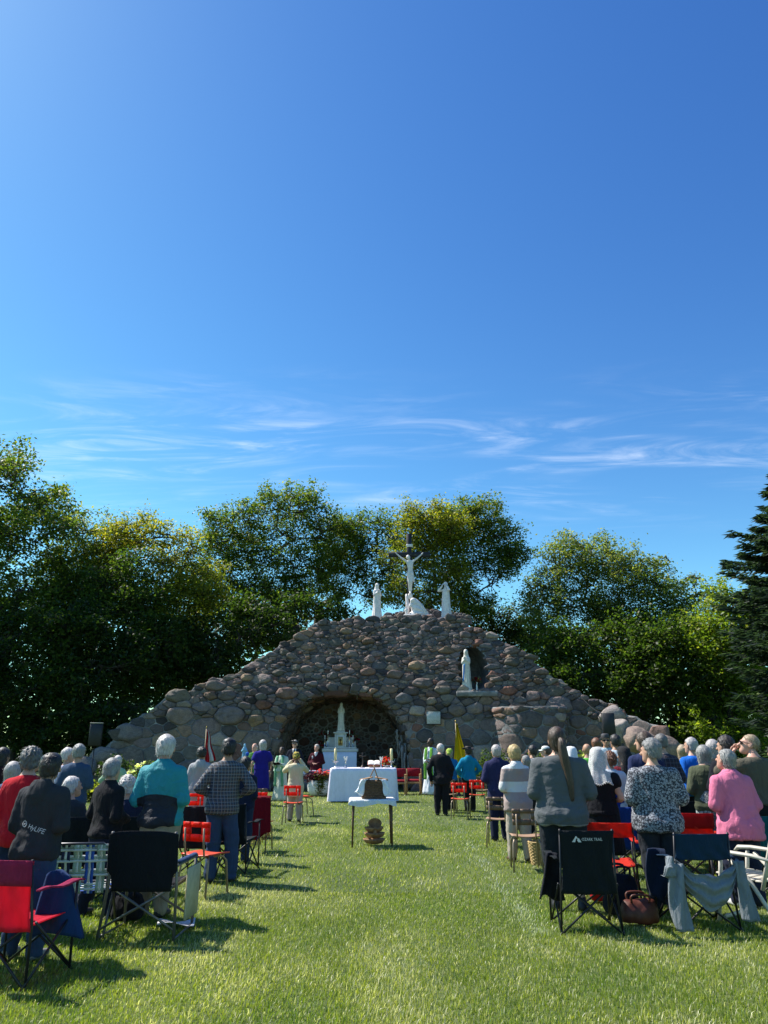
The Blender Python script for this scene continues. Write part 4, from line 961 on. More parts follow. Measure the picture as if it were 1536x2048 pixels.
def person(px, d, top, label, rz=0, hair='short', hc='grey', skin='fair', topm=None, botm=None, arms='clasp', arml=None, w=1.0, belly=1.0, hem=.84, sleeve=1.0, flare=.02,
           legs='pants', shoe='black', lean=0.0, bow=0.0, yaw=0.0, seated=False, hat=None, vol=.008, hood=False, collar=False, veil=None, hgt=None, fine=None, group='people', dx=0.0, short=.28, tuck=False, armoff=0.0):
    """stands with the feet on the lawn at depth d under photo column px; top is the photo row of the crown of the head"""
    global NPER; NPER += 1; sd = NPER
    R = np.random.RandomState(sd)
    if not lean: lean = .05*R.rand()
    if abs(rz) < 3: rz = 9*R.randn()
    if not yaw: yaw = 10*R.randn()
    ej = R.randn(2, 2)*.016; wj = R.randn(2, 2)*.03; hipx = .018*R.randn()
    pt = P(px, top, d); H = hgt or pt.z; drop = 0.0
    s = H/1.75
    if seated: s = .98; drop = 1.75*s-pt.z
    root = empty('person', (pt.x+dx, d, 0), math.radians(rz), label, 'person', group)
    fine = fine if fine is not None else (.019 if d < 11 else .029)
    def shear(p):                                   # from posed space back to upright space
        q = p.copy(); z = q[..., 2]; q[..., 1] = q[..., 1]-np.maximum(z-.95*s+drop, 0)*math.tan(lean)
        return q
    def sh(p):
        p = list(p); p[1] += max(p[2]-.95*s+drop, 0)*math.tan(lean); return p
    def T(p): return (p[0]*s, p[1]*s, p[2]*s-drop)
    sx = .168*w
    shd = {1: (sx, -.008, 1.378), -1: (-sx, -.008, 1.378)}
    ap = {1: ARMS[arms], -1: ARMS[arml or arms]}
    def arm_pts(sd_):
        e, wr, dr = ap[sd_]; k = (1 if w < 1 else 1+(w-1)*.75)
        i = 0 if sd_ > 0 else 1; return shd[sd_], (sd_*(e[0]*k+armoff+ej[i, 0]), e[1]+ej[i, 1], e[2]), (sd_*(wr[0]+wj[i, 0]*.4), wr[1]+.10*(belly-1), wr[2]+wj[i, 1]), (sd_*dr[0], dr[1], dr[2])
    hw, bl = w, belly
    torso = [(.80, .150*hw, .105*bl, 0, -.01), (.90, .170*hw, .120*bl, 0, -.012), (1.0, .160*hw, .115*bl, 0, .012*bl), (1.10, .155*hw, .115*bl, 0, .018*bl), (1.24, .168*hw, .118*bl**.5, 0, .0),
             (1.34, .178*hw, .112, 0, -.012), (1.405, .160*hw, .092, 0, -.022), (1.455, .112*hw, .070, 0, -.022), (1.50, .060, .056, 0, -.012), (1.53, .052, .052, 0, -.006)]
    S = lambda pr, o=0.0: [(z*s-drop, (rx+o)*s, (ry+o)*s, hipx*max(0, 1-abs(z-.95)/.5), cy*s) for z, rx, ry, _, cy in pr]
    HZ = 1.75-.123; hcen = np.array([0, .012*s+.05*s*bow+max(HZ*s-.95*s, 0)*math.tan(lean), HZ*s-drop-.02*bow*s])
    # legs
    if seated:
        LG = lambda q: [(q*.095*w, 0, .93), (q*.13, .42, .90+.02), (q*.13, .40, .50)]; leg = {q: [(a*s, b*s, c*s-drop+.0) for a, b, c in LG(q)] for q in (1, -1)}
        for q in (1, -1): leg[q][2] = (leg[q][2][0], leg[q][2][1], .09)
    else:
        st = .02*R.randn(2); sy = .05*R.randn(); leg = {q: [(q*.088*w*s+hipx, -.01*s, .88*s), (q*(.095*w+st[0]*.5)*s, .012*s+.5*q*sy, .49*s), (q*(.10*w+st[0])*s, -.022*s+q*sy, .075*s)] for q in (1, -1)}
    def legs_sd(p, o, upto=0.0, wid=1.0):
        D = None
        for q in (1, -1):
            a, b, c = leg[q]; ww = 1+(w-1)*.7
            kn = np.array(c); 
            if upto: c = tuple(np.array(b)+(np.array(c)-np.array(b))*upto)
            e = smin(sd_cone(p, a, b, (.088*ww+o)*s, (.062*ww+o)*s*wid), sd_cone(p, b, c, (.060*ww+o)*s*wid, (.042+o)*s*wid), .03)
            D = e if D is None else np.minimum(D, e)
        return D
    sk = skin_mat(skin)
    # --- body: one continuous figure
    def body(p):
        q = shear(p); D = sd_loft(q, S(torso)); D = smin(D, legs_sd(p, -.004), .03)
        for k in (1, -1):
            a, e, wr, _ = (T(v) for v in arm_pts(k)); k1 = (1+(w-1)*.6)
            D = smin(D, np.minimum(sd_cone(q, a, e, .050*s*k1, .042*s*k1), sd_cone(q, e, wr, .042*s*k1, .028*s)), .025)
        D = smin(D, sd_cone(p, (0, -.012*s+max(1.46*s-.95*s, 0)*math.tan(lean), 1.46*s-drop), hcen-np.array([0, .012*s, .03*s]), .056*s, .052*s), .02)
        return D
    ext = .62*w*s
    V, Q = polygonise(body, (-ext, -.42, -.02), (ext, .62, hcen[2]+.0), .037 if d < 11 else .048)
    loc, M3 = head_fn(hcen, -bow*.5-lean*.3, math.radians(yaw), s*1.06)
    hv = .0125 if d < 12 else .016
    V2, Q2 = polygonise(lambda p: skull(loc(p)), hcen-.19*s, hcen+.19*s, hv*s)
    mb = MB()
    for k in (1, -1):
        a, e, wr, dr = arm_pts(k); wv = sh(T(wr)); hand_geo(mb, wv, dr, s*1.05, k)
    nV = len(V)+len(V2); Fh = [tuple(nV+i for i in f) for f in mb.F]
    allV = np.concatenate([V, V2, np.array(mb.V)]); F = [tuple(q) for q in Q]+[tuple(q+len(V)) for q in Q2]+Fh
    obj('body', mesh_np('body', allV, F, sk), root)
    for k in (1, -1):
        m2 = MB(); m2.lathe([(.002, -.011), (.009, -.006), (.011, 0), (.009, .006), (.002, .011)], 7); e = obj('eye', m2.mesh('eye', EYE, True), root); e.location = Vector(hcen)+M3 @ Vector((k*.031, .083, .004))*s
    if abs(rz) > 60 or abs(yaw) > 25:
        m2 = MB(); m2.tube([(-.024, .0, .002), (0, .006, -.001), (.024, 0, .002)], [.003, .0055, .003], 6); e = obj('mouth', m2.mesh('mouth', LIP, True), root); e.location = Vector(hcen)+M3 @ Vector((0, .090, -.064))*s; e.rotation_euler = M3.to_euler()
    # --- hair
    if hair and hair != 'bald':
        hf = hair_fn(hair, vol); lo = .42 if hair == 'long' else .22
        V, Q = polygonise(lambda p: hf(loc(p)), hcen-np.array([.17, .2, lo])*s, hcen+np.array([.17, .18, .2])*s, (.012 if d < 12 else .016)*s)
        hm = hair_mat(hc); N = vnormals(V, Q); n = 480 if d < 12 else 110
        if len(V):
            I = R.randint(0, len(V), n); B = V[I]; Nn = N[I]; dn = np.array([0, -.35, -1.])+R.randn(n, 3)*.4; dn -= (dn*Nn).sum(1)[:, None]*Nn*.75; dn /= np.linalg.norm(dn, axis=1)[:, None]
            sdv = np.cross(dn, Nn); sdv /= np.maximum(np.linalg.norm(sdv, axis=1), 1e-6)[:, None]; L = (.03+.03*R.rand(n))[:, None]*s
            T3 = np.stack([B-sdv*.0026-Nn*.002, B+sdv*.0026-Nn*.002, B+dn*L+Nn*(.004+.016*R.rand(n, 1)**2)], 1).reshape(-1, 3); b0 = len(V)
            F = [tuple(q) for q in Q]+[(b0+3*i, b0+3*i+1, b0+3*i+2) for i in range(n)]
            ho = obj('hair', mesh_np('hair', np.concatenate([V, T3]), F, hm), root)
        if hair == 'pony':
            c = hcen; pts = [c+np.array(v)*s for v in ((.01, -.10, .03), (.035, -.155, -.02), (.05, -.165, -.14), (.075, -.160, -.30), (.095, -.165, -.46), (.10, -.165, -.60))]
            m2 = MB(); pp = catmull(pts, 4); rr = np.interp(np.linspace(0, 1, len(pp)), [0, .08, .2, .45, .75, 1], [.028, .026, .042, .05, .040, .010])
            for k in range(9):
                o = R.randn(3)*.018; o[1] *= .5; m2.tube([v+Vector(o)*min(1, i/6) for i, v in enumerate(pp)], list(rr*(.5+.25*R.rand())), 6)
            pt_ = m2.build('ponytail', hm, root, True)
    # --- trousers, shorts, skirt or robe
    bm = botm
    if legs in ('pants', 'shorts', 'leggings'):
        o = {'pants': .020, 'shorts': .030, 'leggings': .010}[legs]; up = 0.0 if legs != 'shorts' else short; wid = 1.12 if legs == 'pants' else 1.0
        pelvis = [(z, rx+.014, ry+.014, 0, cy) for z, rx, ry, _, cy in torso[:4]]
        def tr(p): return smin(sd_loft(shear(p), S(pelvis)), legs_sd(p, o, up, wid), .035)
        V, Q = polygonise(tr, (-ext, -.3, -.02), (ext, .62, 1.15*s-drop), fine*1.15); N = vnormals(V, Q)
        zf = np.clip((.95*s-drop-V[:, 2])/.5, 0, 1); V = V+N*(((.4-np.abs(wavy(V*np.array([.7, .7, 1.8]), 300+sd, 15)))*.016+(.4-np.abs(wavy(V*np.array([1, 1, .5]), 350+sd, 9)))*.016)*zf)[:, None]
        put('trousers', V, Q, bm, root, 'trousers' if legs != 'shorts' else 'shorts')
    elif legs in ('skirt', 'dress', 'robe'):
        z0 = {'skirt': .45, 'dress': .42, 'robe': .03}[legs]*s; z1 = 1.12*s; m2 = MB(); prof = []
        wd = {'skirt': .24, 'dress': .235, 'robe': .30}[legs]*s*w
        for i in range(12):
            t = i/11; z = z0+(z1-z0)*t; prof.append((np.interp(t, [0, .6, .82, 1], [wd, .205*s*w, .195*s*w, .165*s*w]), z))
        ph = R.rand()*6; V = []; seg = 36
        for j, (r, z) in enumerate(prof):
            amp = .05*(1-j/11)*(1.5 if legs == 'robe' else .8)
            for k in range(seg):
                a = 2*math.pi*k/seg; q = r*(1+amp*math.sin(9*a+ph+.6*math.sin(3*a))+amp*.6*math.sin(5*a+2*ph)); V.append((math.cos(a)*q, math.sin(a)*q*.74*(.9+.1*belly)+math.tan(lean)*max(z-.95*s, 0), z))
        F = [(j*seg+k, j*seg+(k+1) % seg, (j+1)*seg+(k+1) % seg, (j+1)*seg+k) for j in range(11) for k in range(seg)]+[tuple(range(seg-1, -1, -1))]
        obj(legs if legs != 'dress' else 'skirt', mesh_np(legs, V, F, bm), root)
    # --- shoes
    for q in (1, -1):
        c = leg[q][2]; base = np.array([c[0], c[1], 0])
        def sf(p): return np.maximum(smin(sd_cone(p, base+[0, -.03*s, .045*s], base+[q*.02*s, .15*s, .03*s], .045*s, .040*s), sd_cone(p, base+[0, 0, .05*s], base+[0, 0, .11*s], .042*s, .044*s), .03), -(p[..., 2]-.004))
        V, Q = polygonise(sf, base+[-.1, -.12, -.02], base+[.1, .26, .17], .022); put('shoe', V, Q, SHOE[shoe], root, 'shoe')
    # --- upper garment
    if topm is not None:
        o = .020
        pr = [(z, rx+o+(flare*(1-(z-hem)/(1.25-hem)) if z < 1.25 else 0), ry+o+(flare*.8*(1-(z-hem)/(1.25-hem)) if z < 1.25 else 0), 0, cy) for z, rx, ry, _, cy in torso if z > hem+.02]
        f0 = np.array(torso); pr = [(hem, float(np.interp(hem, f0[:, 0], f0[:, 1]))+o+flare, float(np.interp(hem, f0[:, 0], f0[:, 2]))+o+flare*.8, 0, float(np.interp(hem, f0[:, 0], f0[:, 4])))]+pr
        zc = 1.515 if collar else 1.482
        pr = [q for q in pr if q[0] < zc]+[(zc, .066 if collar else .070, .064, 0, -.012)]
        def tp(p):
            q = shear(p); D = sd_loft(q, S(pr))
            if sleeve > 0:
                for k in (1, -1):
                    a, e, wr, _ = (np.array(T(v)) for v in arm_pts(k)); k1 = (1+(w-1)*.6); oo = .018 if sleeve > .6 else .024
                    if sleeve <= .5:
                        e2 = a+(e-a)*min(1, sleeve*2); D = smin(D, sd_cone(q, a, e2, (.052*k1+oo)*s, (.052*k1+oo)*s), .035)
                    else:
                        w2 = e+(wr-e)*min(.97, (sleeve-.5)*2); D = smin(D, smin(sd_cone(q, a, e, (.052*k1+oo)*s, (.046*k1+oo)*s), sd_cone(q, e, w2, (.045*k1+oo)*s, (.036+oo*.8)*s), .02), .035)
            else:
                for k in (1, -1): a = np.array(T(shd[k])); D = smin(D, sd_ell(q, a*np.array([.92, 1, 1]), (.05*s, .06*s, .04*s)), .03)
            if hood:
                D = smin(D, sd_loft(q, [(1.30*s-drop, .05*s, .02*s, 0, -.135*s), (1.38*s-drop, .10*s, .045*s, 0, -.125*s), (1.46*s-drop, .115*s, .06*s, 0, -.09*s), (1.52*s-drop, .085*s, .05*s, 0, -.07*s)]), .012)
            return D
        ex2 = (ext+.05)
        V, Q = polygonise(tp, (-ex2, -.45, hem*s-drop-.02), (ex2, .62, 1.72*s-drop), fine); N = vnormals(V, Q)
        w1 = wavy(V*np.array([1.0, 1.0, .5]), 100+sd, 15); w2 = wavy(V*np.array([.6, .6, 1.6]), 200+sd, 22); w3 = wavy(V*np.array([1.0, 1.0, .75]), 500+sd, 8); fold = np.sign(w1)*np.abs(w1)**1.3*.013+(.5-np.abs(w2))*.014+(.4-np.abs(w3))*.020
        lowf = np.clip((1.30*s-drop-V[:, 2])/.3, .35, 1); V = V+N*(fold*lowf)[:, None]
        put('top', V, Q, topm, root, 'top')
    # --- headwear
    hm_ = lambda v: Vector(hcen)+M3 @ (Vector(v)*s)
    def hat_obj(name, mb_, m, sm=True):
        o = obj(name, mb_.mesh(name, m, sm), root); o.matrix_local = Matrix.Translation(Vector(hcen)) @ M3.to_4x4() @ Matrix.Scale(s, 4); return o
    if hat:
        kind, hmat = hat; m2 = MB()
        if kind == 'cap':
            m2.lathe([(.093, .045), (.097, .06), (.094, .09), (.080, .118), (.05, .137), (.012, .143)], 22, (0, -.012, 0), True)
            m2.grid(lambda u, v: ((u-.5)*.155*(1-.35*v*v), .065+.085*v-.03*(2*u-1)**2, .052-.018*v-.02*(2*u-1)**2), 8, 5, (0, 0, .006)); m2.V = [(x, y*1.12+(.0 if y < .1 else 0), z) for x, y, z in m2.V]
            o = hat_obj('cap', m2, hmat)
            m3 = MB(); m3.rbox((0, -.119, .056), (.075, .004, .012), .001); m3.box((-.002, -.121, .056), (.03, .003, .006)); c3 = obj('strap', m3.mesh('strap', mat('cap_strap', (.25, .25, .26), .4)), o)
        elif kind == 'beret':
            m2.lathe([(.088, .045), (.092, .058), (.115, .075), (.122, .092), (.105, .112), (.055, .122), (.008, .123)], 22, (.012, -.015, 0)); m2.V = [(x, y*1.1, z+.25*(x-.02)) for x, y, z in m2.V]; o = hat_obj('beret', m2, hmat)
            m3 = MB(); m3.lathe([(.012, -.003), (.014, 0), (.006, .004)], 8, (0, 0, 0)); b = obj('badge', m3.mesh('badge', mat('silver_badge', (.7, .7, .68), .3, .8)), o); b.location = (-.03, .100, .075); b.rotation_euler = (-math.pi/2, 0, 0)
        elif kind in ('cowboy', 'bucket', 'sunhat'):
            br = {'cowboy': .165, 'bucket': .125, 'sunhat': .15}[kind]
            m2.lathe([(.092, .05), (.095, .075), (.088, .125), (.075, .148), (.045, .140 if kind == 'cowboy' else .155), (.01, .132 if kind == 'cowboy' else .157)], 22, (0, -.01, 0))
            m2.lathe([(.088, .056), (br*.8, .050), (br, .052), (br, .058), (.09, .064)], 26, (0, -.01, 0), False)
            if kind == 'cowboy': m2.V = [(x, y*1.12, z+(max(0, abs(x)-.09)*.75 if z < .07 else 0)) for x, y, z in m2.V]
            o = hat_obj('hat', m2, hmat); m3 = MB(); m3.lathe([(.0965, .062), (.0975, .066), (.0965, .082)], 22, (0, -.01, 0), False); m3.V = [(x, y*1.12, z) for x, y, z in m3.V]; obj('hat_band', m3.mesh('hat_band', mat('hat_band', (.03, .02, .015), .6), True), o)
        elif kind == 'scarf':
            V, Q = polygonise(lambda p: np.maximum(np.minimum(sd_ell(loc(p), (0, -.02, .045), (.098, .118, .095)), sd_ell(loc(p), (0, -.115, .0), (.055, .05, .05)))+.004*np.sin(loc(p)[..., 0]*120+loc(p)[..., 2]*90), -(loc(p)[..., 2]+.03+.9*(.02-loc(p)[..., 1])*.35-.05)), hcen-.2*s, hcen+.2*s, .013); put('headscarf', V, Q, hmat, root, 'headscarf')
    if veil:
        vm, vl = veil; m2 = MB(); seg = 30; prof = [(.010, .166), (.068, .156), (.106, .120), (.118, .06), (.118, .0), (.128, -.06), (.150, -.13), (.185, -.13-vl*.45), (.215, -.13-vl)]; V = []
        for j, (r, z) in enumerate(prof):
            for k in range(seg):
                a = math.pi*(.93+1.14*k/(seg-1)); a2 = a; wv = 1+(.07*math.sin(7*a+1)+.04*math.sin(13*a))*max(0, (j-2)/6)
                V.append((math.cos(a2)*r*wv*(1 if j < 5 else 1.0), math.sin(a2)*(r+.012)*1.22*wv*(1 if j < 6 else .82)-.012+(.03 if j < 4 else 0), z+.02*math.sin(6*a)*(j > 7)))
        F = [(j*seg+k, j*seg+k+1, (j+1)*seg+k+1, (j+1)*seg+k) for j in range(len(prof)-1) for k in range(seg-1)]; m2.add(V, F); o = hat_obj('veil', m2, vm)
        m3 = MB()
        for k in range(seg-1):
            a, b = Vector(V[(len(prof)-1)*seg+k]), Vector(V[(len(prof)-1)*seg+k+1]); m3.tube([a, (a+b)/2+Vector((0, 0, -.022)), b], .007, 5)
        obj('lace_trim', m3.mesh('lace_trim', vm, True), o)
    return root, s, hcen, M3
# ================================================================== statues
MARBLE = mat('white_statue', (.70, .655, .64), .55, var=.10, scale=9, bump=.2, bscale=60)
MARBLE2 = mat('cream_statue', (.58, .56, .50), .5, var=.12, scale=9, bump=.2, bscale=60)
def robe_statue(name, label, loc, h, m, rz=0, arms=None, seed=0, veil=True, wid=1.0, cat='statue', extra=None, base=True):
    """draped standing figure: cloak with folds, veiled or bare head, hands"""
    root = empty(name, loc, math.radians(rz), label, cat); s = h/1.75
    prof = [(.0, .25*wid, .21, 0, 0), (.10, .238*wid, .20, 0, 0), (.5, .195*wid, .165, 0, 0), (.9, .185*wid, .15, 0, 0), (1.15, .172*wid, .14, 0, .01), (1.30, .165*wid, .125, 0, 0), (1.39, .130*wid, .10, 0, 0), (1.46, .085, .085, 0, 0), (1.52, .065, .07, 0, .005)]
    hc = np.array([0, .02, 1.625])
    A = ARMS[arms or 'pray']
    def f(p):
        q = p/s; ang = np.arctan2(q[..., 1], q[..., 0]); t = np.clip((1.35-q[..., 2])/1.2, 0, 1)
        D = sd_loft(q, prof)+t*(.014*np.sin(11*ang+2.5*np.sin(q[..., 2]*2+seed)+seed)+.010*np.sin(6*ang+3*q[..., 2]))
        D = smin(D, skull(q-hc), .02); D = smin(D, sd_cone(q, (0, 0, 1.45), hc, .055, .05), .02)
        for k in (1, -1):
            e, w_, _ = A; a = np.array((k*.145*wid, 0, 1.35)); e = np.array((k*e[0]*.90*wid, e[1], e[2])); w_ = np.array((k*w_[0], w_[1]*.85, w_[2]))
            D = smin(D, np.minimum(sd_cone(q, a, e, .058, .060), sd_cone(q, e, w_, .060, .042)), .05)
        if veil:
            v = np.minimum(sd_ell(q, hc+[0, -.02, .015], (.098, .112, .128)), sd_loft(q, [(1.1, .18*wid, .10, 0, -.05), (1.38, .150*wid, .095, 0, -.045), (1.55, .100, .09, 0, -.03), (1.66, .09, .09, 0, -.02)]))
            D = smin(D, np.maximum(v, q[..., 1]-.055), .02)
        else:
            D = smin(D, np.maximum(sd_ell(q, hc+[0, -.015, .03], (.098, .112, .105)), q[..., 1]-q[..., 2]+1.60), .015)
        if extra: D = smin(D, extra(q), .03)
        return D
    V, Q = polygonise(f, np.array([-.5, -.42, -.01])*s, np.array([.5, .5, 1.85])*s, .022*s); obj('figure', mesh_np('figure', V, Q, m), root)
    mb = MB()
    for k in (1, -1): e, w_, dr = A; hand_geo(mb, (k*w_[0]*s, w_[1]*.85*s, w_[2]*s), (k*dr[0], dr[1], dr[2]), s, k, .3)
    mb.build('hands', m, root, True)
    if base:
        mb = MB(); mb.rbox((0, 0, -.11*s), (.52*s*wid, .46*s, .22*s), .02); mb.build('plinth', m, root)
    return root, s
YS = 32.4
zt = lambda px, py: P(px, py, YS)
robe_statue('standing_statue', 'white veiled woman statue standing left of the cross on the summit', zt(754, 1236), 1.58, MARBLE, rz=205, arms='statue', seed=1)
robe_statue('standing_statue', 'white robed statue with raised hands standing right of the cross', zt(893, 1235), 1.62, MARBLE, rz=150, arms='face', seed=4, veil=False, wid=1.05)
def crucifix():
    Y = 32.9; b = P(820, 1226, Y); root = empty('crucifix', b, 0, 'tall black wooden cross with a white figure on the grotto summit', 'crucifix'); blackw = mat('black_wood', (.018, .018, .022), .55, var=.3, scale=6)
    tz = P(820, 1067, Y).z-b.z; bz = P(820, 1108.5, Y).z-b.z
    mb = MB(); mb.rbox((0, .10, tz/2-.15), (.235, .16, tz+.3), .012); mb.build('upright', blackw, root)
    mb = MB(); mb.rbox((.0, .095, bz), (1.96, .155, .23), .012); mb.build('crossbar', blackw, root)
    mb = MB(); mb.rbox((.01, .005, P(820, 1091, Y).z-b.z), (.30, .03, .14), .008); ti = mb.build('title_scroll', MARBLE, root)
    # figure
    hz = bz+.02; k = 1.0; fz = P(822, 1186, Y).z-b.z
    def f(p):
        x, y, z = p[..., 0], p[..., 1], p[..., 2]; L = hz-.05-fz
        sh = bz-.36; D = sd_loft(p, [(sh-.62, .135, .09, .03, -.10), (sh-.50, .125, .085, .035, -.10), (sh-.36, .115, .085, .035, -.11), (sh-.15, .155, .10, .02, -.10), (sh-.02, .165, .085, .01, -.09), (sh+.05, .09, .06, .0, -.09)])
        D = smin(D, sd_loft(p, [(sh-.80, .11, .10, .03, -.12), (sh-.60, .15, .11, .03, -.10), (sh-.52, .15, .105, .03, -.10)])+.010*np.sin(40*z+18*x), .03)
        D = smin(D, sd_cone(p, (.17, -.09, sh-.70), (.19, -.10, sh-.95), .035, .05), .03)
        for q in (1, -1):
            D = smin(D, np.minimum(sd_cone(p, (q*.15, -.09, sh), (q*.38, -.06, sh+.17), .055, .045), sd_cone(p, (q*.38, -.06, sh+.17), (q*.60, -.02, bz+.02), .043, .030)), .03)
            D = smin(D, sd_cone(p, (q*.60, -.02, bz+.02), (q*.645, -.03, bz+.07), .034, .022), .015)
            kn = (.02+q*.055, -.20, (sh-.62+fz)/2+.04); D = smin(D, np.minimum(sd_cone(p, (.03+q*.07, -.10, sh-.60), kn, .085, .058), sd_cone(p, kn, (.02+q*.03, -.08, fz+.06), .055, .036)), .02)
        D = smin(D, sd_cone(p, (.02, -.08, fz+.05), (.02, -.17, fz-.05), .045, .05), .02)
        h = np.array([-.06, -.17, sh+.17]); q2 = (p-h); q2 = np.stack([q2[..., 0]+.25*q2[..., 2], -q2[..., 1], q2[..., 2]-.25*q2[..., 0]], -1); D = smin(D, sd_cone(p, (0, -.09, sh+.04), h, .05, .045), .02)
        D = smin(D, skull(q2), .015); D = smin(D, sd_ell(q2, (0, -.03, .01), (.095, .10, .115)), .02)
        return D
    V, Q = polygonise(f, (-.75, -.40, fz-.15), (.75, .12, bz+.2), .024); obj('figure', mesh_np('figure', V, Q, MARBLE), root)
    mb = MB(); mb.rbox((.02, -.05, fz-.17), (.20, .14, .26), .02, None); mb.build('foot_rest', MARBLE, root)
    # small tree-stump shaped block at the foot
    mb = MB(); mb.tube([(-.12, -.10, -.1), (-.11, -.10, .4), (-.15, -.08, .72), (-.16, -.06, .86)], [.10, .085, .06, .035], 9); mb.build('stump', MARBLE, root, True)
crucifix()
def magdalene():
    Y = 32.2; b = P(836, 1231, Y); root = empty('kneeling_statue', b, 0, 'white kneeling draped statue bowed at the foot of the cross', 'statue')
    def f(p):
        ang = np.arctan2(p[..., 2]-.1, p[..., 0]-.45)
        D = sd_loft(p, [(0, .46, .26, .05, 0), (.12, .42, .26, .05, 0), (.30, .33, .23, .02, 0), (.50, .24, .19, -.05, 0), (.66, .15, .15, -.12, 0), (.74, .08, .10, -.15, 0)])+.022*np.sin(13*ang)+.010*np.sin(25*p[..., 0]+14*p[..., 2])
        D = smin(D, sd_ell(p, (-.22, -.06, .66), (.13, .13, .12)), .06); D = smin(D, sd_cone(p, (-.10, -.12, .55), (-.36, -.12, .40), .07, .05), .04); D = smin(D, sd_cone(p, (-.36, -.12, .40), (-.30, -.10, .62), .05, .035), .03)
        return D
    V, Q = polygonise(f, (-.6, -.4, -.01), (.65, .4, .9), .022); obj('figure', mesh_np('figure', V, Q, MARBLE), root)
    mb = MB(); mb.rbox((-.02, 0, -.02), (1.25, .62, .05), .015); mb.build('plinth', MARBLE, root)
    mb = MB(); mb.lathe([(.05, 0), (.07, .02), (.055, .1), (.075, .2), (.08, .26), (.06, .27)], 12, (-.52, -.12, .0)); mb.build('ointment_jar', MARBLE, root, True)
magdalene()
def lourdes():
    b = P(934, 1379, float(facade_y(NIC_X, NIC_Z0))+.12); b.z = NIC_Z0+.11
    h = P(934, 1299, b.y).z-b.z
    root, s = robe_statue('niche_statue', 'white praying statue with a blue sash standing in the upper niche', b, h, MARBLE2, rz=158, arms='statue', seed=7, wid=.92)
    blue = cloth('sash_blue', (.03, .22, .55), fold=.2); mb = MB()
    mb.grid(lambda u, v: ((.01+.07*u+.05*v)*s, (.185+.02*v+.012*math.sin(6*u))*s, (1.10-.75*v-.06*u)*s), 5, 12, (0, .012, 0)); mb.build('sash', blue, root, True)
    v = empty('flower_vase', P(954, 1381, b.y-.12), 0, 'slim white vase of dark red roses beside the niche statue', 'vase'); v.location.z = NIC_Z0+.02
    mb = MB(); mb.lathe([(.045, 0), (.05, .02), (.032, .1), (.028, .28), (.04, .36)], 12); mb.build('vase', mat('vase_white', (.75, .75, .72), .3), v, True); roses(v, (0, 0, .46), .15, 16, (.14, .008, .015), 3)
def roses(parent, c, r, n, col, seed, name='blooms', leaf=True, size=.05):
    R = np.random.RandomState(seed); V = []; F = []; T = []
    C = np.array(c)+R.randn(n, 3)*r*np.array([.55, .55, .42])
    for q in C:
        t = np.array(col)*(.6+.8*R.rand())
        for k in range(7):
            d = R.randn(3); d /= np.linalg.norm(d); e = np.cross(d, R.randn(3)); e /= np.linalg.norm(e); g = np.cross(d, e); o = q+d*size*.5; b = len(V)
            V += [o+e*size*.6, o+g*size*.6+d*size*.3, o-e*size*.6, o-g*size*.6+d*size*.3]; F.append((b, b+1, b+2, b+3)); T += [t]*4
    tag(obj(name, mesh_np(name, np.array(V), F, attrmat('leaves', 'leaf'), False, np.array(T)), parent), kind='stuff')
    if leaf:
        L = np.array(c)+R.randn(n*6, 3)*r*np.array([.7, .7, .6])-[0, 0, r*.35]; V, F = leaf_quads(L, np.full(len(L), .07), R); t = R.rand(len(L), 1)
        tag(obj('foliage', mesh_np('foliage', V, F, attrmat('leaves', 'leaf'), False, np.repeat(np.array(DK[1])*(1-t)+np.array(GR[1])*t, 4, 0)), parent), kind='stuff')
lourdes()
# ================================================================== plaque, altar and the things on it
def text_mesh(txt, size, m, name='lettering', align='CENTER', ext=.001, shear=0.0):
    cu = bpy.data.curves.new('t', 'FONT'); cu.body = txt; cu.size = size; cu.align_x = align; cu.align_y = 'CENTER'; cu.extrude = ext; cu.resolution_u = 2; cu.shear = shear
    o = bpy.data.objects.new('t', cu); COL.objects.link(o); bpy.context.view_layer.update()
    me = bpy.data.meshes.new_from_object(o.evaluated_get(bpy.context.evaluated_depsgraph_get())); bpy.data.objects.remove(o); bpy.data.curves.remove(cu)
    me.name = name; me.materials.clear(); me.materials.append(m); return me
def plaque():
    a, b = hit(852, 1423.5), hit(880.5, 1448); c = (a+b)/2; y = float(facade_y(c.x, c.z))-.20
    root = empty('wall_plaque', (c.x, y, c.z), 0, 'pale inscribed marble plaque in a dark frame on the grotto wall', 'plaque'); W_, H_ = abs(b.x-a.x), abs(a.z-b.z)
    m, t, p = newmat('plaque_marble'); _M['plaque_marble'] = m; tc = t.new('ShaderNodeTexCoord'); p.inputs['Base Color'].default_value = (.5, .52, .5, 1); p.inputs['Roughness'].default_value = .5
    mb = MB(); mb.rbox((0, .0, 0), (W_, .05, H_), .006); mb.build('slab', m, root)
    mb = MB(); fr = mat('plaque_frame', (.02, .02, .022), .5)
    for cx, cz, w, h in ((0, H_/2+.012, W_+.05, .025), (0, -H_/2-.012, W_+.05, .025)): mb.box((cx, -.004, cz), (w, .07, h))
    for cx in (-W_/2-.0125, W_/2+.0125): mb.box((cx, -.006, 0), (.025, .066, H_-.001))
    mb.build('frame', fr, root)
    # rows of weathered engraved strokes, too worn to read in the photograph
    R = random.Random(4); mb = MB()
    for r in range(9):
        z = H_*.42-r*H_*.105; x = -W_*.42+R.random()*.04*(r % 3)
        while x < W_*.42:
            w = R.uniform(.006, .016)
            if R.random() < .82: mb.box((x+w/2, -.0265, z+R.uniform(-.003, .003)), (w*.75, .002, R.uniform(.010, .024)))
            x += w+R.choice((.004, .005, .014))
    tag(mb.build('inscription', mat('engraving', (.12, .14, .12), .8), root), kind='stuff')
plaque()
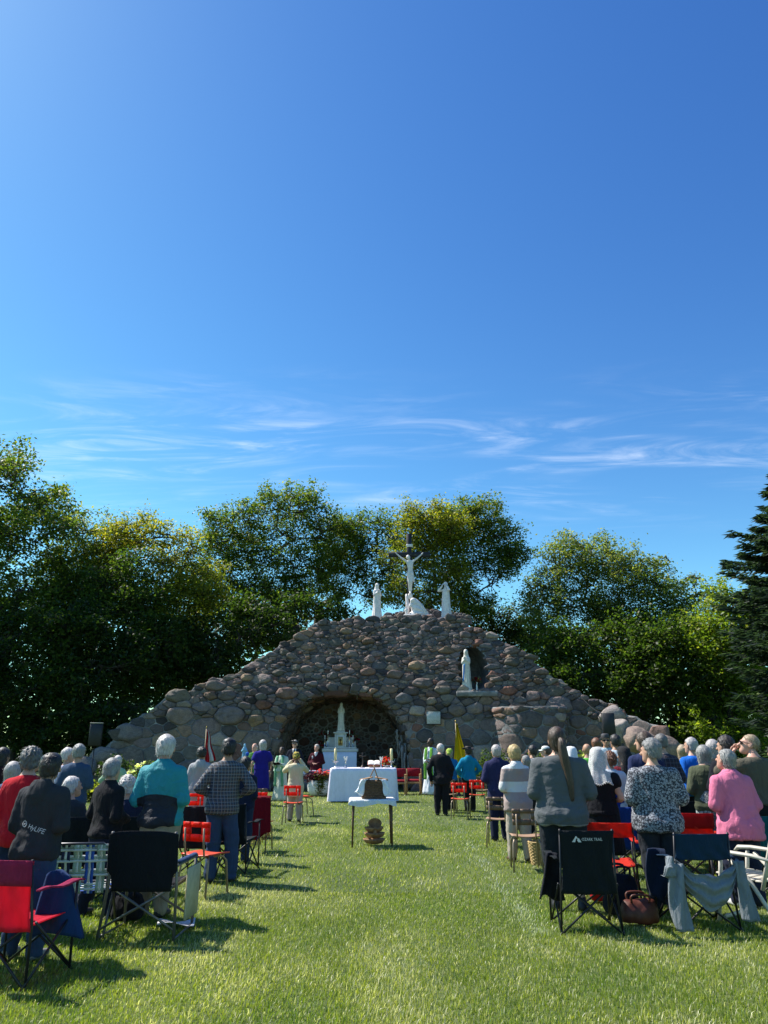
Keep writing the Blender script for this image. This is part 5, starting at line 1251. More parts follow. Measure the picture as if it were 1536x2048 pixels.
WCLOTH = cloth('altar_linen', (.82, .765, .87), var=.05, fold=.15); WCLOTH2 = cloth('white_napkin', (.74, .76, .82), var=.05, fold=.3)
BRASS = mat('brass', (.45, .30, .10), .35, .9); SILVER = mat('silver', (.6, .6, .6), .25, .9); WAX = mat('candle_wax', (.72, .60, .32), .5); GOLD = mat('gold_panel', (.45, .32, .12), .35, .6)
def draped_table(name, label, c, W_, D_, H_, over, m, skirt=None, cat='altar', wave=.015, topm=None):
    root = empty(name, c, 0, label, cat)
    body = mat('table_wood', (.16, .09, .045), .6)
    for sx in (-1, 1):
        for sy in (-1, 1): mb = MB(); mb.box((sx*(W_/2-.06), sy*(D_/2-.06), (H_-.03)/2), (.05, .05, H_-.03)); mb.build('leg', body, root)
    mb = MB(); mb.box((0, 0, H_-.025), (W_-.02, D_-.02, .04)); mb.build('table_top', body, root)
    # cloth: loops running from the top centre outwards and down
    R = random.Random(len(label)); n = 96; V = []; rows = [(0, 0), (.6, 0), (.97, 0), (1.0, .012)]+[(1.0, over*k/7) for k in range(1, 8)]; pr = R.random()*9
    def sq(a):
        cx, cy = math.cos(a), math.sin(a); k = 1/max(abs(cx), abs(cy)); return cx*k, cy*k
    for (f, dn) in rows:
        for k in range(n):
            a = 2*math.pi*(k+.5)/n; u, v = sq(a); g = dn/over if over else 0
            wv = wave*g*(math.sin(a*13+pr)+.6*math.sin(a*29+pr*2))
            V.append((u*(W_/2*f+(.008+.02*g+wv)*(f == 1)), v*(D_/2*f+(.008+.02*g+wv)*(f == 1)), H_+.004-dn))
    F = [(j*n+k, j*n+(k+1) % n, (j+1)*n+(k+1) % n, (j+1)*n+k) for j in range(len(rows)-1) for k in range(n)]
    obj('tablecloth', mesh_np('tablecloth', V, [tuple(reversed(f)) for f in F], m), root); return root
ALT = G(728, 1605); ALT.y = 24.0; ALT.x = P(727, 1570, 24).x
AH = .98
draped_table('altar_table', 'long front altar table under a white floor-length cloth', (ALT.x, ALT.y, 0), 2.02, .85, AH, AH-.03, WCLOTH, wave=.034)
def candlestick(px, label, h, wax, kind):
    c = P(px, 1537, ALT.y-.12); root = empty('candlestick', (c.x, ALT.y-.12, AH+.006), 0, label, 'candlestick', 'candlesticks on the front altar')
    mb = MB()
    if kind == 'tall':
        mb.lathe([(.07, 0), (.075, .012), (.03, .03), (.02, .10), (.03, .13), (.018, .17), (.022, h-.04), (.075, h-.01), (.08, h)], 14); mb.build('stem', SILVER, root, True)
        for q in (1, -1):
            m2 = MB(); m2.tube([(q*.03, 0, h-.05), (q*.08, 0, h-.02), (q*.10, 0, h+.05)], .010, 6); m2.build('bracket', SILVER, root, True)
        m2 = MB(); m2.lathe([(.042, h), (.042, h+wax), (.01, h+wax+.008)], 14); cd = m2.build('candle', WAX, root, True); m3 = MB(); m3.tube([(0, 0, h+wax), (.003, 0, h+wax+.03)], .004, 5); m3.build('wick', EYE, cd)
    else:
        mb.lathe([(.055, 0), (.06, .01), (.022, .03), (.018, h*.55), (.03, h*.62), (.018, h*.7)], 14); mb.build('stem', SILVER, root, True)
        for k in range(6):
            a = k*math.pi/3; m2 = MB(); m2.grid(lambda u, v: (math.cos(a)*(.02+.055*v)-math.sin(a)*(u-.5)*.06*math.sin(math.pi*(.15+.8*v)), math.sin(a)*(.02+.055*v)+math.cos(a)*(u-.5)*.06*math.sin(math.pi*(.15+.8*v)), h*.66+.13*v), 4, 5, (0, 0, .006)); m2.build('petal', mat('petal_white', (.8, .78, .72), .4), root, True)
candlestick(670.5, 'tall cream candle at the left end of the front altar', .20, .36, 'tall'); candlestick(783, 'tall cream candle at the right end of the front altar', .20, .36, 'tall')
candlestick(691, 'white lily-shaped candle holder near the left candle', .30, 0, 'lily'); candlestick(762.5, 'white lily-shaped candle holder near the right candle', .30, 0, 'lily')
def altar_bits():
    c = P(725, 1537, ALT.y); root = empty('altar_cross', (c.x, ALT.y, AH+.006), 0, 'small dark standing crucifix in the middle of the front altar', 'crucifix'); dk = mat('dark_bronze', (.05, .04, .035), .5, .4)
    mb = MB(); mb.lathe([(.08, 0), (.085, .015), (.04, .035), (.02, .08)], 12); mb.build('foot', dk, root, True); mb = MB(); mb.rbox((0, 0, .25), (.035, .02, .40), .004); mb.build('upright', dk, root); mb = MB(); mb.rbox((0, -.002, .345), (.20, .022, .035), .004); mb.build('arm', dk, root)
    c = P(748, 1537, ALT.y); root = empty('missal_book', (c.x, ALT.y+.05, AH+.008), 0, 'open missal on a low stand on the front altar', 'book')
    mb = MB(); mb.rbox((0, .05, .035), (.34, .22, .07), .01, None); mb.build('stand', mat('bookstand', (.30, .20, .12), .6), root)
    for q in (1, -1): mb = MB(); mb.grid(lambda u, v: (q*.19*u, -.13+.30*v, .085+.10*v+.02*math.sin(math.pi*u)), 8, 3, (0, 0, .016)); mb.build('page', mat('paper', (.72, .68, .60), .8), root)
    mb = MB(); mb.grid(lambda u, v: (-.2+.4*u, -.135+.31*v, .074+.10*v), 2, 2, (0, 0, .006)); mb.build('cover', mat('book_red', (.35, .02, .03), .6), root)
    c = P(773, 1537, ALT.y+.25); root = empty('flower_bowl', (c.x, ALT.y+.2, AH+.006), 0, 'low bowl of red flowers at the right end of the altar', 'flowers'); mb = MB(); mb.lathe([(.06, 0), (.10, .03), (.12, .07)], 14); mb.build('bowl', MARBLE, root, True); roses(root, (0, 0, .14), .15, 26, (.55, .03, .03), 8)
    c = P(683, 1537, ALT.y); root = empty('folded_linen', (c.x, ALT.y-.2, AH+.01), .1, 'folded white linen lying on the left of the altar', 'linen'); mb = MB(); mb.grid(lambda u, v: ((u-.5)*.34, (v-.5)*.24, .012+.006*math.sin(9*u+4*v)), 8, 6, (0, 0, .02)); mb.build('linen_fold', WCLOTH2, root, True)
altar_bits()
def back_altar():
    Y = 31.2; b = P(681, 1504, Y); z0 = b.z; root = empty('marble_altar', (b.x, Y, 0), 0, 'white marble altar with tabernacle inside the arched recess', 'altar')
    ml = mat('altar_marble', (.60, .60, .58), .4, var=.08, scale=6, bump=.05); X = lambda px: (px-681)/ppm(Y, 1.6)
    mb = MB(); mb.rbox((0, .2, .2), (3.0, 1.6, .4), .02); mb.build('step', MORTAR, root)
    mb = MB(); mb.grid(lambda u, v: (X(647)+(X(714)-X(647))*u, -.36+.012*math.sin(u*34)*(1-v), .42+(z0-.42)*v), 40, 4, (0, .015, 0)); mb.build('altar_cloth', cloth('altar_blue_linen', (.66, .70, .86), var=.03, fold=.1), root, True)
    mb = MB(); mb.rbox((0, .0, (z0+.4)/2), (X(714)-X(647)-.05, .66, z0-.4), .01); mb.build('block', ml, root)
    mb = MB(); mb.rbox((0, .02, z0+.07), (X(714)-X(646)+.06, .78, .13), .015); mb.rbox((0, .02, z0+.165), (X(712)-X(648), .70, .05), .01); mb.build('mensa', ml, root)
    mb = MB(); mb.rbox((0, .18, z0+.38), (X(708)-X(655), .22, .40), .015); mb.build('retable', ml, root)
    for q in (1, -1): mb = MB(); mb.rbox((q*X(681+27), .15, z0+.30), (.13, .20, .25), .01); mb.build('retable_step', ml, root)
    mb = MB(); w = X(687)-X(667)
    mb.rbox((0, .0, z0+.44), (w*.92, .34, .50), .01); mb.rbox((0, .0, z0+.70), (w*1.15, .40, .05), .01); mb.rbox((0, .0, z0+.75), (w*1.45, .46, .05), .01)
    for q in (1, -1): mb.lathe([(.035, z0+.2), (.028, z0+.24), (.028, z0+.62), (.04, z0+.67)], 10, (q*w*.52, -.19, 0))
    tb = mb.build('tabernacle', ml, root)
    mb = MB(); mb.rbox((0, -.18, z0+.42), (w*.46, .02, .34), .006); dr = mb.build('tabernacle_door', GOLD, root); mb = MB(); mb.lathe([(.05, 0), (.015, .03), (.012, .09), (.045, .13), (.045, .19), (.02, .2)], 10, (0, -.20, z0+.31)); mb.build('chalice', mat('dark_gold', (.12, .07, .02), .4, .6), dr, True)
    robe_statue('veiled_statue', 'cream veiled statue on top of the recess altar tabernacle', (b.x, Y, z0+.83), 1.12, MARBLE2, rz=180, arms='statue', seed=11, wid=1.06)
    for k, (px, zz, lab) in enumerate(((650, .2, 'outermost left silver candlestick on the recess altar'), (656, .2, 'inner left silver candlestick on the recess altar'), (699, .2, 'inner right silver candlestick on the recess altar'), (706, .2, 'outermost right silver candlestick on the recess altar'))):
        o = empty('altar_candlestick', (b.x+X(px), Y-.22, z0+.192), 0, lab, 'candlestick', 'candlesticks on the recess altar'); mb = MB(); hh = .30 if k in (0, 3) else .50; mb.lathe([(.04, 0), (.045, .01), (.018, .03), (.02, hh*.5), (.018, hh), (.03, hh+.01)], 10); mb.build('stem', SILVER, o, True); mb = MB(); mb.lathe([(.018, hh+.01), (.018, hh+.15), (.004, hh+.155)], 8); mb.build('candle', mat('white_wax', (.75, .73, .68), .5), o, True)
    for k, (px, py, lab) in enumerate(((648, 1488, 'dark red flowers low at the left of the tabernacle'), (650, 1466, 'dark red flowers high at the left of the tabernacle'), (697, 1466, 'dark red flowers high at the right of the tabernacle'), (706, 1478, 'dark red flowers low at the right of the tabernacle'))):
        c = P(px, py, Y+.15); o = empty('flower_arrangement', (c.x, Y+.15, z0+.19), 0, lab, 'flowers', 'red flowers on the recess altar'); mb = MB(); mb.lathe([(.05, 0), (.06, .1), (.035, .2), (.05, .26)], 10); mb.tube([(0, 0, .2), (0, 0, c.z-z0-.25)], .02, 6); mb.build('vase', mat('vase_dark', (.05, .05, .05), .4), o, True); roses(o, (0, 0, c.z-z0-.19), .20, 20, (.20, .008, .02), 60+k)
back_altar()
def planter():
    c = G(640, 1591); c.y = 26.6; c.x = P(637, 1570, 26.6).x; root = empty('flower_planter', (c.x, c.y, 0), 0, 'white planter of pink and purple flowers left of the altar', 'planter'); root.scale = (.88, .88, .64)
    mb = MB(); mb.lathe([(.22, 0), (.34, .06), (.42, .25), (.43, .5), (.40, .72), (.36, .78), (.33, .78), (.33, .70)], 24); mb.build('pot', mat('pot_white', (.72, .72, .70), .4, var=.04), root, True)
    R = np.random.RandomState(5)
    def fol(name, c, r, n, col, sz, asp=.5):
        L = np.array(c)+R.randn(n, 3)*np.array(r); V, F = leaf_quads(L, np.full(n, sz), R, aspect=asp); t = .6+.8*R.rand(n, 1); tag(obj(name, mesh_np(name, V, F, LEAF, False, np.repeat(np.array(col)*t, 4, 0)), root), kind='stuff')
    fol('purple_foliage', (-.14, -.05, .98), (.24, .20, .12), 1100, (.035, .008, .022), .14, .3); fol('pink_blooms', (.16, -.08, 1.17), (.20, .16, .07), 110, (.55, .05, .11), .09, .9); fol('orange_blooms', (.28, -.1, 1.10), (.11, .12, .06), 50, (.55, .13, .07), .08, .9)
    fol('trailing_vine', (.10, -.40, .55), (.09, .05, .22), 500, (.11, .13, .02), .08, .7); fol('green_leaves', (.25, 0, .95), (.22, .2, .12), 350, (.06, .10, .02), .10, .5)
    c2 = P(611, 1560, 27.2); draped_table('credence_table', 'small side table with white cloth behind the cream coat', (c2.x, 27.2, 0), .95, .55, .80, .16, WCLOTH2, cat='table')
planter()
TABLE = G(745, 1694); TABLE.y = 13.7; TABLE.x = P(744, 1650, 13.7).x
def gifts_table():
    W_, D_, H_ = .76, .62, .76
    root = empty('gifts_table', (TABLE.x, TABLE.y, 0), math.radians(2), 'small brown-legged table with white cloth in the aisle', 'table'); wd = mat('walnut_leg', (.12, .062, .032), .5)
    for sx in (-1, 1):
        for sy in (-1, 1): mb = MB(); mb.tube([(sx*(W_/2-.055), sy*(D_/2-.05), H_-.02), (sx*(W_/2-.04), sy*(D_/2-.04), 0)], [.024, .014], 8); mb.build('leg', wd, root, True)
    mb = MB(); mb.rbox((0, 0, H_-.03), (W_-.04, D_-.04, .05), .006); mb.build('table_top', wd, root)
    mb = MB()
    def cl(u, v):
        x, y = (u-.5)*(W_+.22), (v-.5)*(D_+.20); ex = max(0, abs(x)-W_/2); ey = max(0, abs(y)-D_/2); dn = max(ex, ey); k = .9
        px_ = math.copysign(min(abs(x), W_/2+.012+.15*ex), x); py_ = math.copysign(min(abs(y), D_/2+.012+.15*ey), y); wob = .012*math.sin(x*31+y*17)*(dn > 0)
        return (px_+wob, py_+wob, H_+.006-dn*(k+.25*math.sin(x*9+y*7)))
    mb.grid(cl, 44, 36); mb.build('tablecloth', cloth('aisle_cloth', (.74, .75, .72), var=.05, fold=.2), root, True)
    # wicker basket with folded-over napkin
    bx = TABLE.x+.03; root = empty('wicker_basket', (bx, TABLE.y-.05, H_+.012), 0, 'dark wicker hamper with tall handle and white napkin on the small table', 'basket')
    wk = mat('dark_wicker', (.17, .095, .05), .7, var=.3, scale=40, bump=.5); wl = mat('light_wicker', (.32, .19, .10), .7, var=.3, scale=40)
    lev = 11; Hb = .30; bw = lambda z: .40-.30*z; bd = .30
    mb = MB(); mb.box((0, 0, Hb/2), (bw(Hb/2)-.02, bd-.03, Hb-.02)); mb.build('basket_core', wk, root)
    for k in range(lev):
        z = .012+Hb*k/lev*.98; w_ = bw(z); ph = (k % 2)*math.pi; pts = []
        per = [(-w_/2, -bd/2), (w_/2, -bd/2), (w_/2, bd/2), (-w_/2, bd/2)]
        for e in range(4):
            a, b = per[e], per[(e+1) % 4]; nn = 14 if e % 2 == 0 else 9
            for i in range(nn):
                t = i/nn; o = .007*math.sin(t*nn*1.57+ph); nx, ny = (0, -1) if e == 0 else (1, 0) if e == 1 else (0, 1) if e == 2 else (-1, 0); pts.append((a[0]+(b[0]-a[0])*t+nx*o, a[1]+(b[1]-a[1])*t+ny*o, z))
        mb = MB(); mb.tube(pts+[pts[0]], .0155, 5, False); mb.build('weave_strand', wk, root, True)
    for q in (1, -1): mb = MB(); mb.grid(lambda u, v: (q*(.02+.23*u), (v-.5)*(bd+.03), Hb+.045-.045*u), 6, 4, (0, 0, .016)); mb.build('lid', wl, root)
    for q in (1, -1):
        mb = MB(); pts = [(q*.02+.30*t*q*0+(-.12+.12*t)*1 if q > 0 else (.09-.09*t), q*.10*(1-.3*t), Hb-.02+.24*t) for t in np.linspace(0, 1, 6)]; mb.tube(pts, .010, 6); mb.build('handle', wl, root, True)
    mb = MB(); mb.tube([(-.005, .075, Hb+.215), (0, 0, Hb+.235), (-.005, -.075, Hb+.215)], .012, 6); mb.build('grip', wl, root, True)
    for q in (1, -1):
        mb = MB(); mb.grid(lambda u, v: (q*(bw(Hb)/2-.035+.085*u+(.075+.05*u)*v+.014*math.sin(v*6+u*7)), -bd/2-.030-.014*math.sin(u*11+q)-.01*v, Hb+.015-(Hb-.03)*v*(1-.22*u)), 12, 12, (0, .004, 0)); mb.build('napkin', cloth('napkin_bright', (.86, .87, .90), var=.04, fold=.3), root, True)
    # offering baskets stacked below
    for k, (z, lab, tl) in enumerate(((.02, 'bottom oval wooden bowl of the stack under the small table', 6), (.115, 'second oval wooden bowl of the stack under the small table', -5), (.205, 'third oval wooden bowl of the stack under the small table', 4), (.29, 'topmost tilted oval wooden bowl under the small table', -48))):
        o = empty('wooden_bowl', (TABLE.x+.035+.01*(k % 2), TABLE.y+.0, z+.012), math.radians(10*k), lab, 'bowl', 'stacked offering bowls'); mb = MB(); top = k == 3; sc = 1.0-.05*k
        if top: o.location.z = .33; o.rotation_euler = (math.radians(66), 0, .1); sc = .62
        mb.lathe([(.075*sc, 0), (.13*sc, .015), (.165*sc, .06), (.172*sc, .085), (.158*sc, .085), (.12*sc, .03), (.01, .022)], 22, (0, 0, 0)); mb.V = [(x*1.12, y*.85, zz) for x, y, zz in mb.V]; mb.build('bowl_wall', mat('bowl_wood', (.32, .18, .09), .6, var=.25, scale=18), o, True)
        mb = MB(); mb.rbox((0, -.18*sc*.9, .07), (.05, .14, .012), .004); mb.build('bowl_handle', mat('bowl_wood', (.20, .105, .05)), o)
gifts_table()
# ================================================================== chairs
TAN = mat('tan_tube', (.33, .25, .17), .4, .3, bump=0); STEEL = mat('dark_tube', (.035, .034, .036), .4, .5, bump=0); GSTEEL = mat('grey_tube', (.16, .15, .14), .4, .5, bump=0)
REDP = mat('red_plastic', (.88, .050, .022), .38, var=.06, scale=8, bump=.06); ORP = mat('orange_red_plastic', (.62, .075, .035), .4, var=.06, scale=8, bump=.06)
_translucent(NT(REDP), REDP.node_tree.nodes['Principled BSDF'], .55)
BRP = mat('brown_plastic', (.17, .105, .065), .45, var=.08, scale=8, bump=.06); BRS = mat('tan_plastic', (.34, .215, .14), .45, var=.08, scale=8, bump=.06)
def plate(mb, W_, H_, w, h, fn):
    """rectangular plate with a rectangular opening; fn(x,z,side)->point"""
    xs = [-W_/2, -w/2, w/2, W_/2]; zs = [-H_/2, -h/2+.01, h/2+.01, H_/2]
    def sub(x0, x1, z0, z1, nx=3, nz=2):
        A = []; 
        for sd_ in (0, 1):
            for i in range(nx+1):
                for j in range(nz+1): A.append(fn(x0+(x1-x0)*i/nx, z0+(z1-z0)*j/nz, sd_))
        m = (nx+1)*(nz+1); id_ = lambda i, j: i*(nz+1)+j; F = []
        for i in range(nx):
            for j in range(nz): F += [(id_(i, j), id_(i+1, j), id_(i+1, j+1), id_(i, j+1)), (m+id_(i, j), m+id_(i, j+1), m+id_(i+1, j+1), m+id_(i+1, j))]
        ed = [id_(i, 0) for i in range(nx)]+[id_(nx, j) for j in range(nz)]+[id_(i, nz) for i in range(nx, 0, -1)]+[id_(0, j) for j in range(nz, 0, -1)]
        for k in range(len(ed)): a, b = ed[k], ed[(k+1) % len(ed)]; F.append((a, m+a, m+b, b))
        mb.add(A, F)
    for i in range(3):
        for j in range(3):
            if (i, j) != (1, 1): sub(xs[i], xs[i+1], zs[j], zs[j+1])
def school_chair(px, d, label, rz=0, back=REDP, seat=ORP, dx=0, group='school chairs on the lawn'):
    root = empty('school_chair', (P(px, 1600, d).x+dx, d, 0), math.radians(rz), label, 'chair', group)
    mb = MB(); mb.grid(lambda u, v: ((u-.5)*(.40-.03*v*0), -.19+.40*v, .435+.018*(2*u-1)**2-.03*max(0, v-.7)+.02*max(0, .2-v)), 10, 8, (0, 0, .016)); mb.build('seat', seat, root, True)
    mb = MB(); plate(mb, .37, .21, .145, .075, lambda x, z, s_: (x*(1+.12*z), -.215-.05*z+.12*x*x*1.6+(.014 if s_ else 0)-.0, .70+z)); mb.build('backrest', back, root)
    for q in (1, -1):
        mb = MB(); mb.tube([(q*.125, -.15, .425), (q*.128, -.205, .44), (q*.13, -.232, .56), (q*.13, -.245, .74)], .0115, 8); mb.build('back_post', TAN, root, True)
        mb = MB(); mb.tube([(q*.11, -.10, .42), (q*.165, -.17, .415), (q*.185, -.20, .36), (q*.20, -.235, 0)], .0125, 8); mb.build('leg', TAN, root, True)
        mb = MB(); mb.tube([(q*.11, .02, .42), (q*.165, .12, .412), (q*.185, .17, .36), (q*.195, .215, 0)], .0125, 8); mb.build('leg', TAN, root, True)
    return root
FABM = {}
def fab(name, col, trans=.0): return cloth(name, col, var=.08, weave=400, fold=.45, trans=trans)
def camp_chair(px, d, label, back, seat=None, arm=None, rz=0, dx=0, W_=.50, top=.88, frame=STEEL, band=None, group='folding camp chairs', low=.36):
    root = empty('camp_chair', (P(px, 1600 if d > 10 else 1760, d).x+dx, d, 0), math.radians(rz), label, 'chair', group); seat = seat or back; arm = arm or back; h = W_/2
    def tb(name, pts, r=.010): mb = MB(); mb.tube(pts, r, 7); return mb.build(name, frame, root, True)
    for q in (1, -1):
        tb('leg', [(q*(h+.05), -.26, 0), (-q*h*.9, -.19, .40)]); tb('leg', [(q*(h+.05), .28, 0), (-q*h*.9, .22, .40)])
        tb('leg', [(q*(h+.04), -.27, .01), (q*(h+.02), .24, .41)]); tb('leg', [(q*(h+.03), .29, .01), (q*(h+.03), -.20, .42)])
        tb('back_post', [(q*(h+.035), -.235, .02), (q*(h+.01), -.215, .40), (q*h, -.29, top+.01)], .0105); tb('arm_post', [(q*(h+.04), .25, .02), (q*(h+.045), .22, .63)], .0105)
        mb = MB(); mb.grid(lambda u, v: (q*(h+.045+.03*(u-.5)*2*(.6+.8*v)), -.24+.50*v, .635+.01*math.sin(9*v)-.035*(1-v)*0), 3, 8, (0, 0, .012)); mb.build('armrest', arm, root, True)
    mb = MB(); z0 = low
    mb.grid(lambda u, v: ((u-.5)*(W_+.03-.05*math.sin(math.pi*v)*abs(2*u-1)), -.225-.075*max(0, (z0+(top-z0)*v-.40))/.48-.055*math.sin(math.pi*u)*(1-.5*v)-.012*(1-.6*v)*math.sin(u*19+v*4+2*math.sin(3*v)), z0+(top-z0)*v), 34, 12, (0, .008, 0)); b = mb.build('backrest', back, root, True)
    if band:
        mb = MB(); bz = .17; mb.grid(lambda u, v: ((u-.5)*(W_+.035), -.238-.075*max(0, (top-bz+bz*v-.40))/.48-.055*math.sin(math.pi*u)*.55-.008, top-bz+(bz+.006)*v), 12, 4, (0, .01, 0)); mb.build('back_band', band, root, True)
    mb = MB(); mb.grid(lambda u, v: ((u-.5)*(W_+.02), -.22+.46*v, .40-.05*math.sin(math.pi*u)*math.sin(math.pi*(.15+.75*v))+.02*v), 12, 10, (0, 0, .008)); mb.build('seat', seat, root, True)
    return root
def arm_chair(px, d, label, rz=0):
    root = empty('wooden_armchair', (P(px, 1570, d).x, d, 0), math.radians(rz), label, 'chair', 'armchairs beside the altar'); wd = mat('light_oak', (.42, .24, .10), .5, var=.15, scale=9); cu = cloth('crimson_cushion', (.22, .012, .022), fold=.15)
    for q in (1, -1):
        for y, h in ((.24, .64), (-.24, .84)):
            mb = MB(); mb.rbox((q*.27, y, h/2), (.045, .05, h), .006); mb.build('leg', wd, root)
        mb = MB(); mb.rbox((q*.27, 0, .66), (.06, .54, .035), .008); mb.build('armrest', wd, root); mb = MB(); mb.rbox((q*.27, 0, .40), (.03, .43, .05), .005); mb.build('side_rail', wd, root)
    mb = MB(); mb.rbox((0, .24, .39), (.495, .03, .06), .005); mb.build('front_rail', wd, root)
    mb = MB(); mb.rbox((0, 0, .45), (.49, .50, .09), .03); mb.build('seat_cushion', cu, root, True); mb = MB(); mb.rbox((0, -.245, .72), (.49, .06, .28), .02); mb.build('back_cushion', cu, root, True); return root
def director_chair(px, d, label):
    root = empty('director_chair', (P(px, 1700, d).x, d, 0), math.radians(-3), label, 'chair', 'folding camp chairs'); fb = fab('black_canvas', (.010, .011, .015)); W_ = .60; h = W_/2
    def tb(name, pts, r=.012, m=GSTEEL): mb = MB(); mb.tube(pts, r, 7); return mb.build(name, m, root, True)
    for q in (1, -1):
        tb('leg', [(q*(h+.045), -.30, 0), (q*(h+.015), -.24, .45), (q*(h-.005), -.31, .90)], .014); tb('leg', [(q*(h+.03), .28, 0), (q*(h+.03), .26, .62)], .014); tb('arm_rail', [(q*(h+.02), -.265, .615), (q*(h+.03), .30, .625)], .012); tb('foot_rail', [(q*(h+.045), -.29, .03), (q*(h+.03), .28, .03)], .010)
        tb('cross_brace', [(q*(h+.03), -.29, .10), (-q*h*.93, -.255, .43)], .011); tb('cross_brace', [(q*(h+.02), .27, .10), (-q*h*.93, .22, .43)], .011)
        mb = MB(); mb.rbox((q*(h+.025), .0, .645), (.055, .50, .03), .012); mb.build('armrest', fab('blue_pad', (.03, .06, .14)), root, True)
        tb('seat_rail', [(q*(h-.02), -.26, .44), (q*(h-.02), .24, .46)])
    mb = MB(); mb.grid(lambda u, v: ((u-.5)*(W_+.045-.10*(1-v)*(v < .3)), -.258-.062*v-.035*math.sin(math.pi*u)*(1-.4*v), .40+.51*v-.03*abs(2*u-1)**4*(v > .95)), 16, 12, (0, .012, 0)); mb.build('backrest', fb, root, True)
    mb = MB(); mb.grid(lambda u, v: ((u-.5)*(W_-.03), -.25+.50*v, .455-.035*math.sin(math.pi*u)), 10, 8, (0, 0, .012)); mb.build('seat', fb, root, True)
    mb = MB(); mb.rbox((h+.085, .03, .36), (.022, .38, .44), .012); mb.build('side_table', mat('side_table_tan', (.42, .38, .24), .5), root)
    return root
def web_chair(px, d, label):
    """aluminium lawn chair with woven straps, each strap its own strip"""
    root = empty('lawn_chair', (P(px, 1700, d).x, d, 0), math.radians(8), label, 'chair'); al = mat('aluminium_tube', (.09, .09, .10), .35, .6, bump=0); h = .27
    cols = {'w': mat('strap_white', (.62, .66, .66), .6), 'g': mat('strap_sage', (.30, .40, .34), .6), 'n': mat('strap_navy', (.012, .018, .07), .6), 'b': mat('strap_blue', (.02, .09, .45), .6)}
    def tb(name, pts, r=.012): mb = MB(); mb.tube(pts, r, 8); return mb.build(name, al, root, True)
    tb('back_frame', [(-h, -.20, .36), (-h, -.30, .76), (-h+.05, -.315, .80), (h-.05, -.315, .80), (h, -.30, .76), (h, -.20, .36)])
    tb('seat_frame', [(-h, -.20, .37), (-h, .26, .40), (h, .26, .40), (h, -.20, .37)])
    for q in (1, -1): tb('leg', [(q*(h+.02), -.30, 0), (q*(h+.02), .20, .60)]); tb('leg', [(q*(h+.02), .30, 0), (q*(h+.02), -.22, .58)]); tb('armrest', [(q*(h+.02), -.25, .59), (q*(h+.02), .26, .60)], .018)
    yb = lambda z: -.20-.115*(z-.36)/.44
    plan = ['g', 'n', 'g', 'b', 'g']
    for i, cx in enumerate((-.205, -.105, 0, .105, .205)):
        for k, (ox, w_, c) in enumerate(((-.025, .022, plan[i]), (0, .016, 'w'), (.025, .022, plan[i]))):
            mb = MB(); mb.grid(lambda u, v: (cx+ox+(u-.5)*(w_+.004), yb(.37+.43*v)-.004-.010*math.sin(v*5*math.pi+(i % 2)*math.pi), .37+.43*v), 1, 20, (0, .003, 0)); mb.build('back_strap', cols[c], root, True)
    for j, z in enumerate((.43, .55, .67, .765)):
        for oz, w_, c in ((-.020, .020, 'w'), (0, .012, 'g'), (.020, .020, 'w')):
            mb = MB(); mb.grid(lambda u, v: ((u-.5)*(2*h+.02), yb(z)-.004+.010*math.sin(u*5*math.pi+(j % 2)*math.pi), z+oz+(v-.5)*w_), 20, 1, (0, .003, 0)); mb.build('cross_strap', cols[c], root, True)
    for j, y in enumerate((-.12, 0, .12, .22)):
        mb = MB(); mb.grid(lambda u, v: ((u-.5)*(2*h+.02), y+(v-.5)*.055, .392-.012*math.sin(math.pi*u)), 8, 1, (0, 0, .003)); mb.build('seat_strap', cols['w' if j % 2 else 'b'], root, True)
    for i, x in enumerate((-.2, -.1, 0, .1, .2)):
        mb = MB(); mb.grid(lambda u, v: (x+(u-.5)*.05, -.20+.45*v, .386+.02*v-.012), 1, 6, (0, 0, .003)); mb.build('seat_strap', cols['b' if i % 2 else 'w'], root, True)
    return root
def garden_chair(px, d, label, rz):
    root = empty('garden_chair', (P(px, 1700, d).x, d, 0), math.radians(rz), label, 'chair'); m = mat('cream_resin', (.50, .46, .38), .42, var=.05, bump=.04); h = .27
    for q in (1, -1):
        mb = MB(); mb.tube([(q*(h+.02), .26, 0), (q*h, .20, .40), (q*h, .17, .61)], [.022, .026, .026], 8, flat=.7); mb.build('leg', m, root, True)
        mb = MB(); mb.tube([(q*(h+.02), -.36, 0), (q*h, -.10, .40), (q*h, .10, .60)], [.022, .026, .024], 8, flat=.7); mb.build('leg', m, root, True)
        mb = MB(); mb.tube([(q*h, -.36, .60), (q*h, -.15, .635), (q*h, .12, .645), (q*h, .26, .635), (q*h, .30, .60)], [.022, .030, .034, .036, .022], 9, flat=.6); mb.build('armrest', m, root, True)
        mb = MB(); mb.tube([(q*h*.93, -.20, .34), (q*h*.93, -.29, .62), (q*h*.9, -.42, 1.02)], [.024, .024, .022], 8, flat=.8); mb.build('back_post', m, root, True)
    mb = MB(); mb.rbox((0, .20, .06), (2*h, .03, .035), .008); mb.build('stretcher', m, root)
    for k in range(6): mb = MB(); mb.rbox((0, -.17+.078*k, .41+.006*k), (2*h-.03, .066, .018), .005); mb.build('seat_slat', m, root)
    for k in range(7): t = k/6; mb = MB(); mb.rbox((0, -.225-.19*t, .47+.52*t), (2*h-.05, .018, .062), .006, rotm('X', 18)); mb.build('back_slat', m, root)
    return root
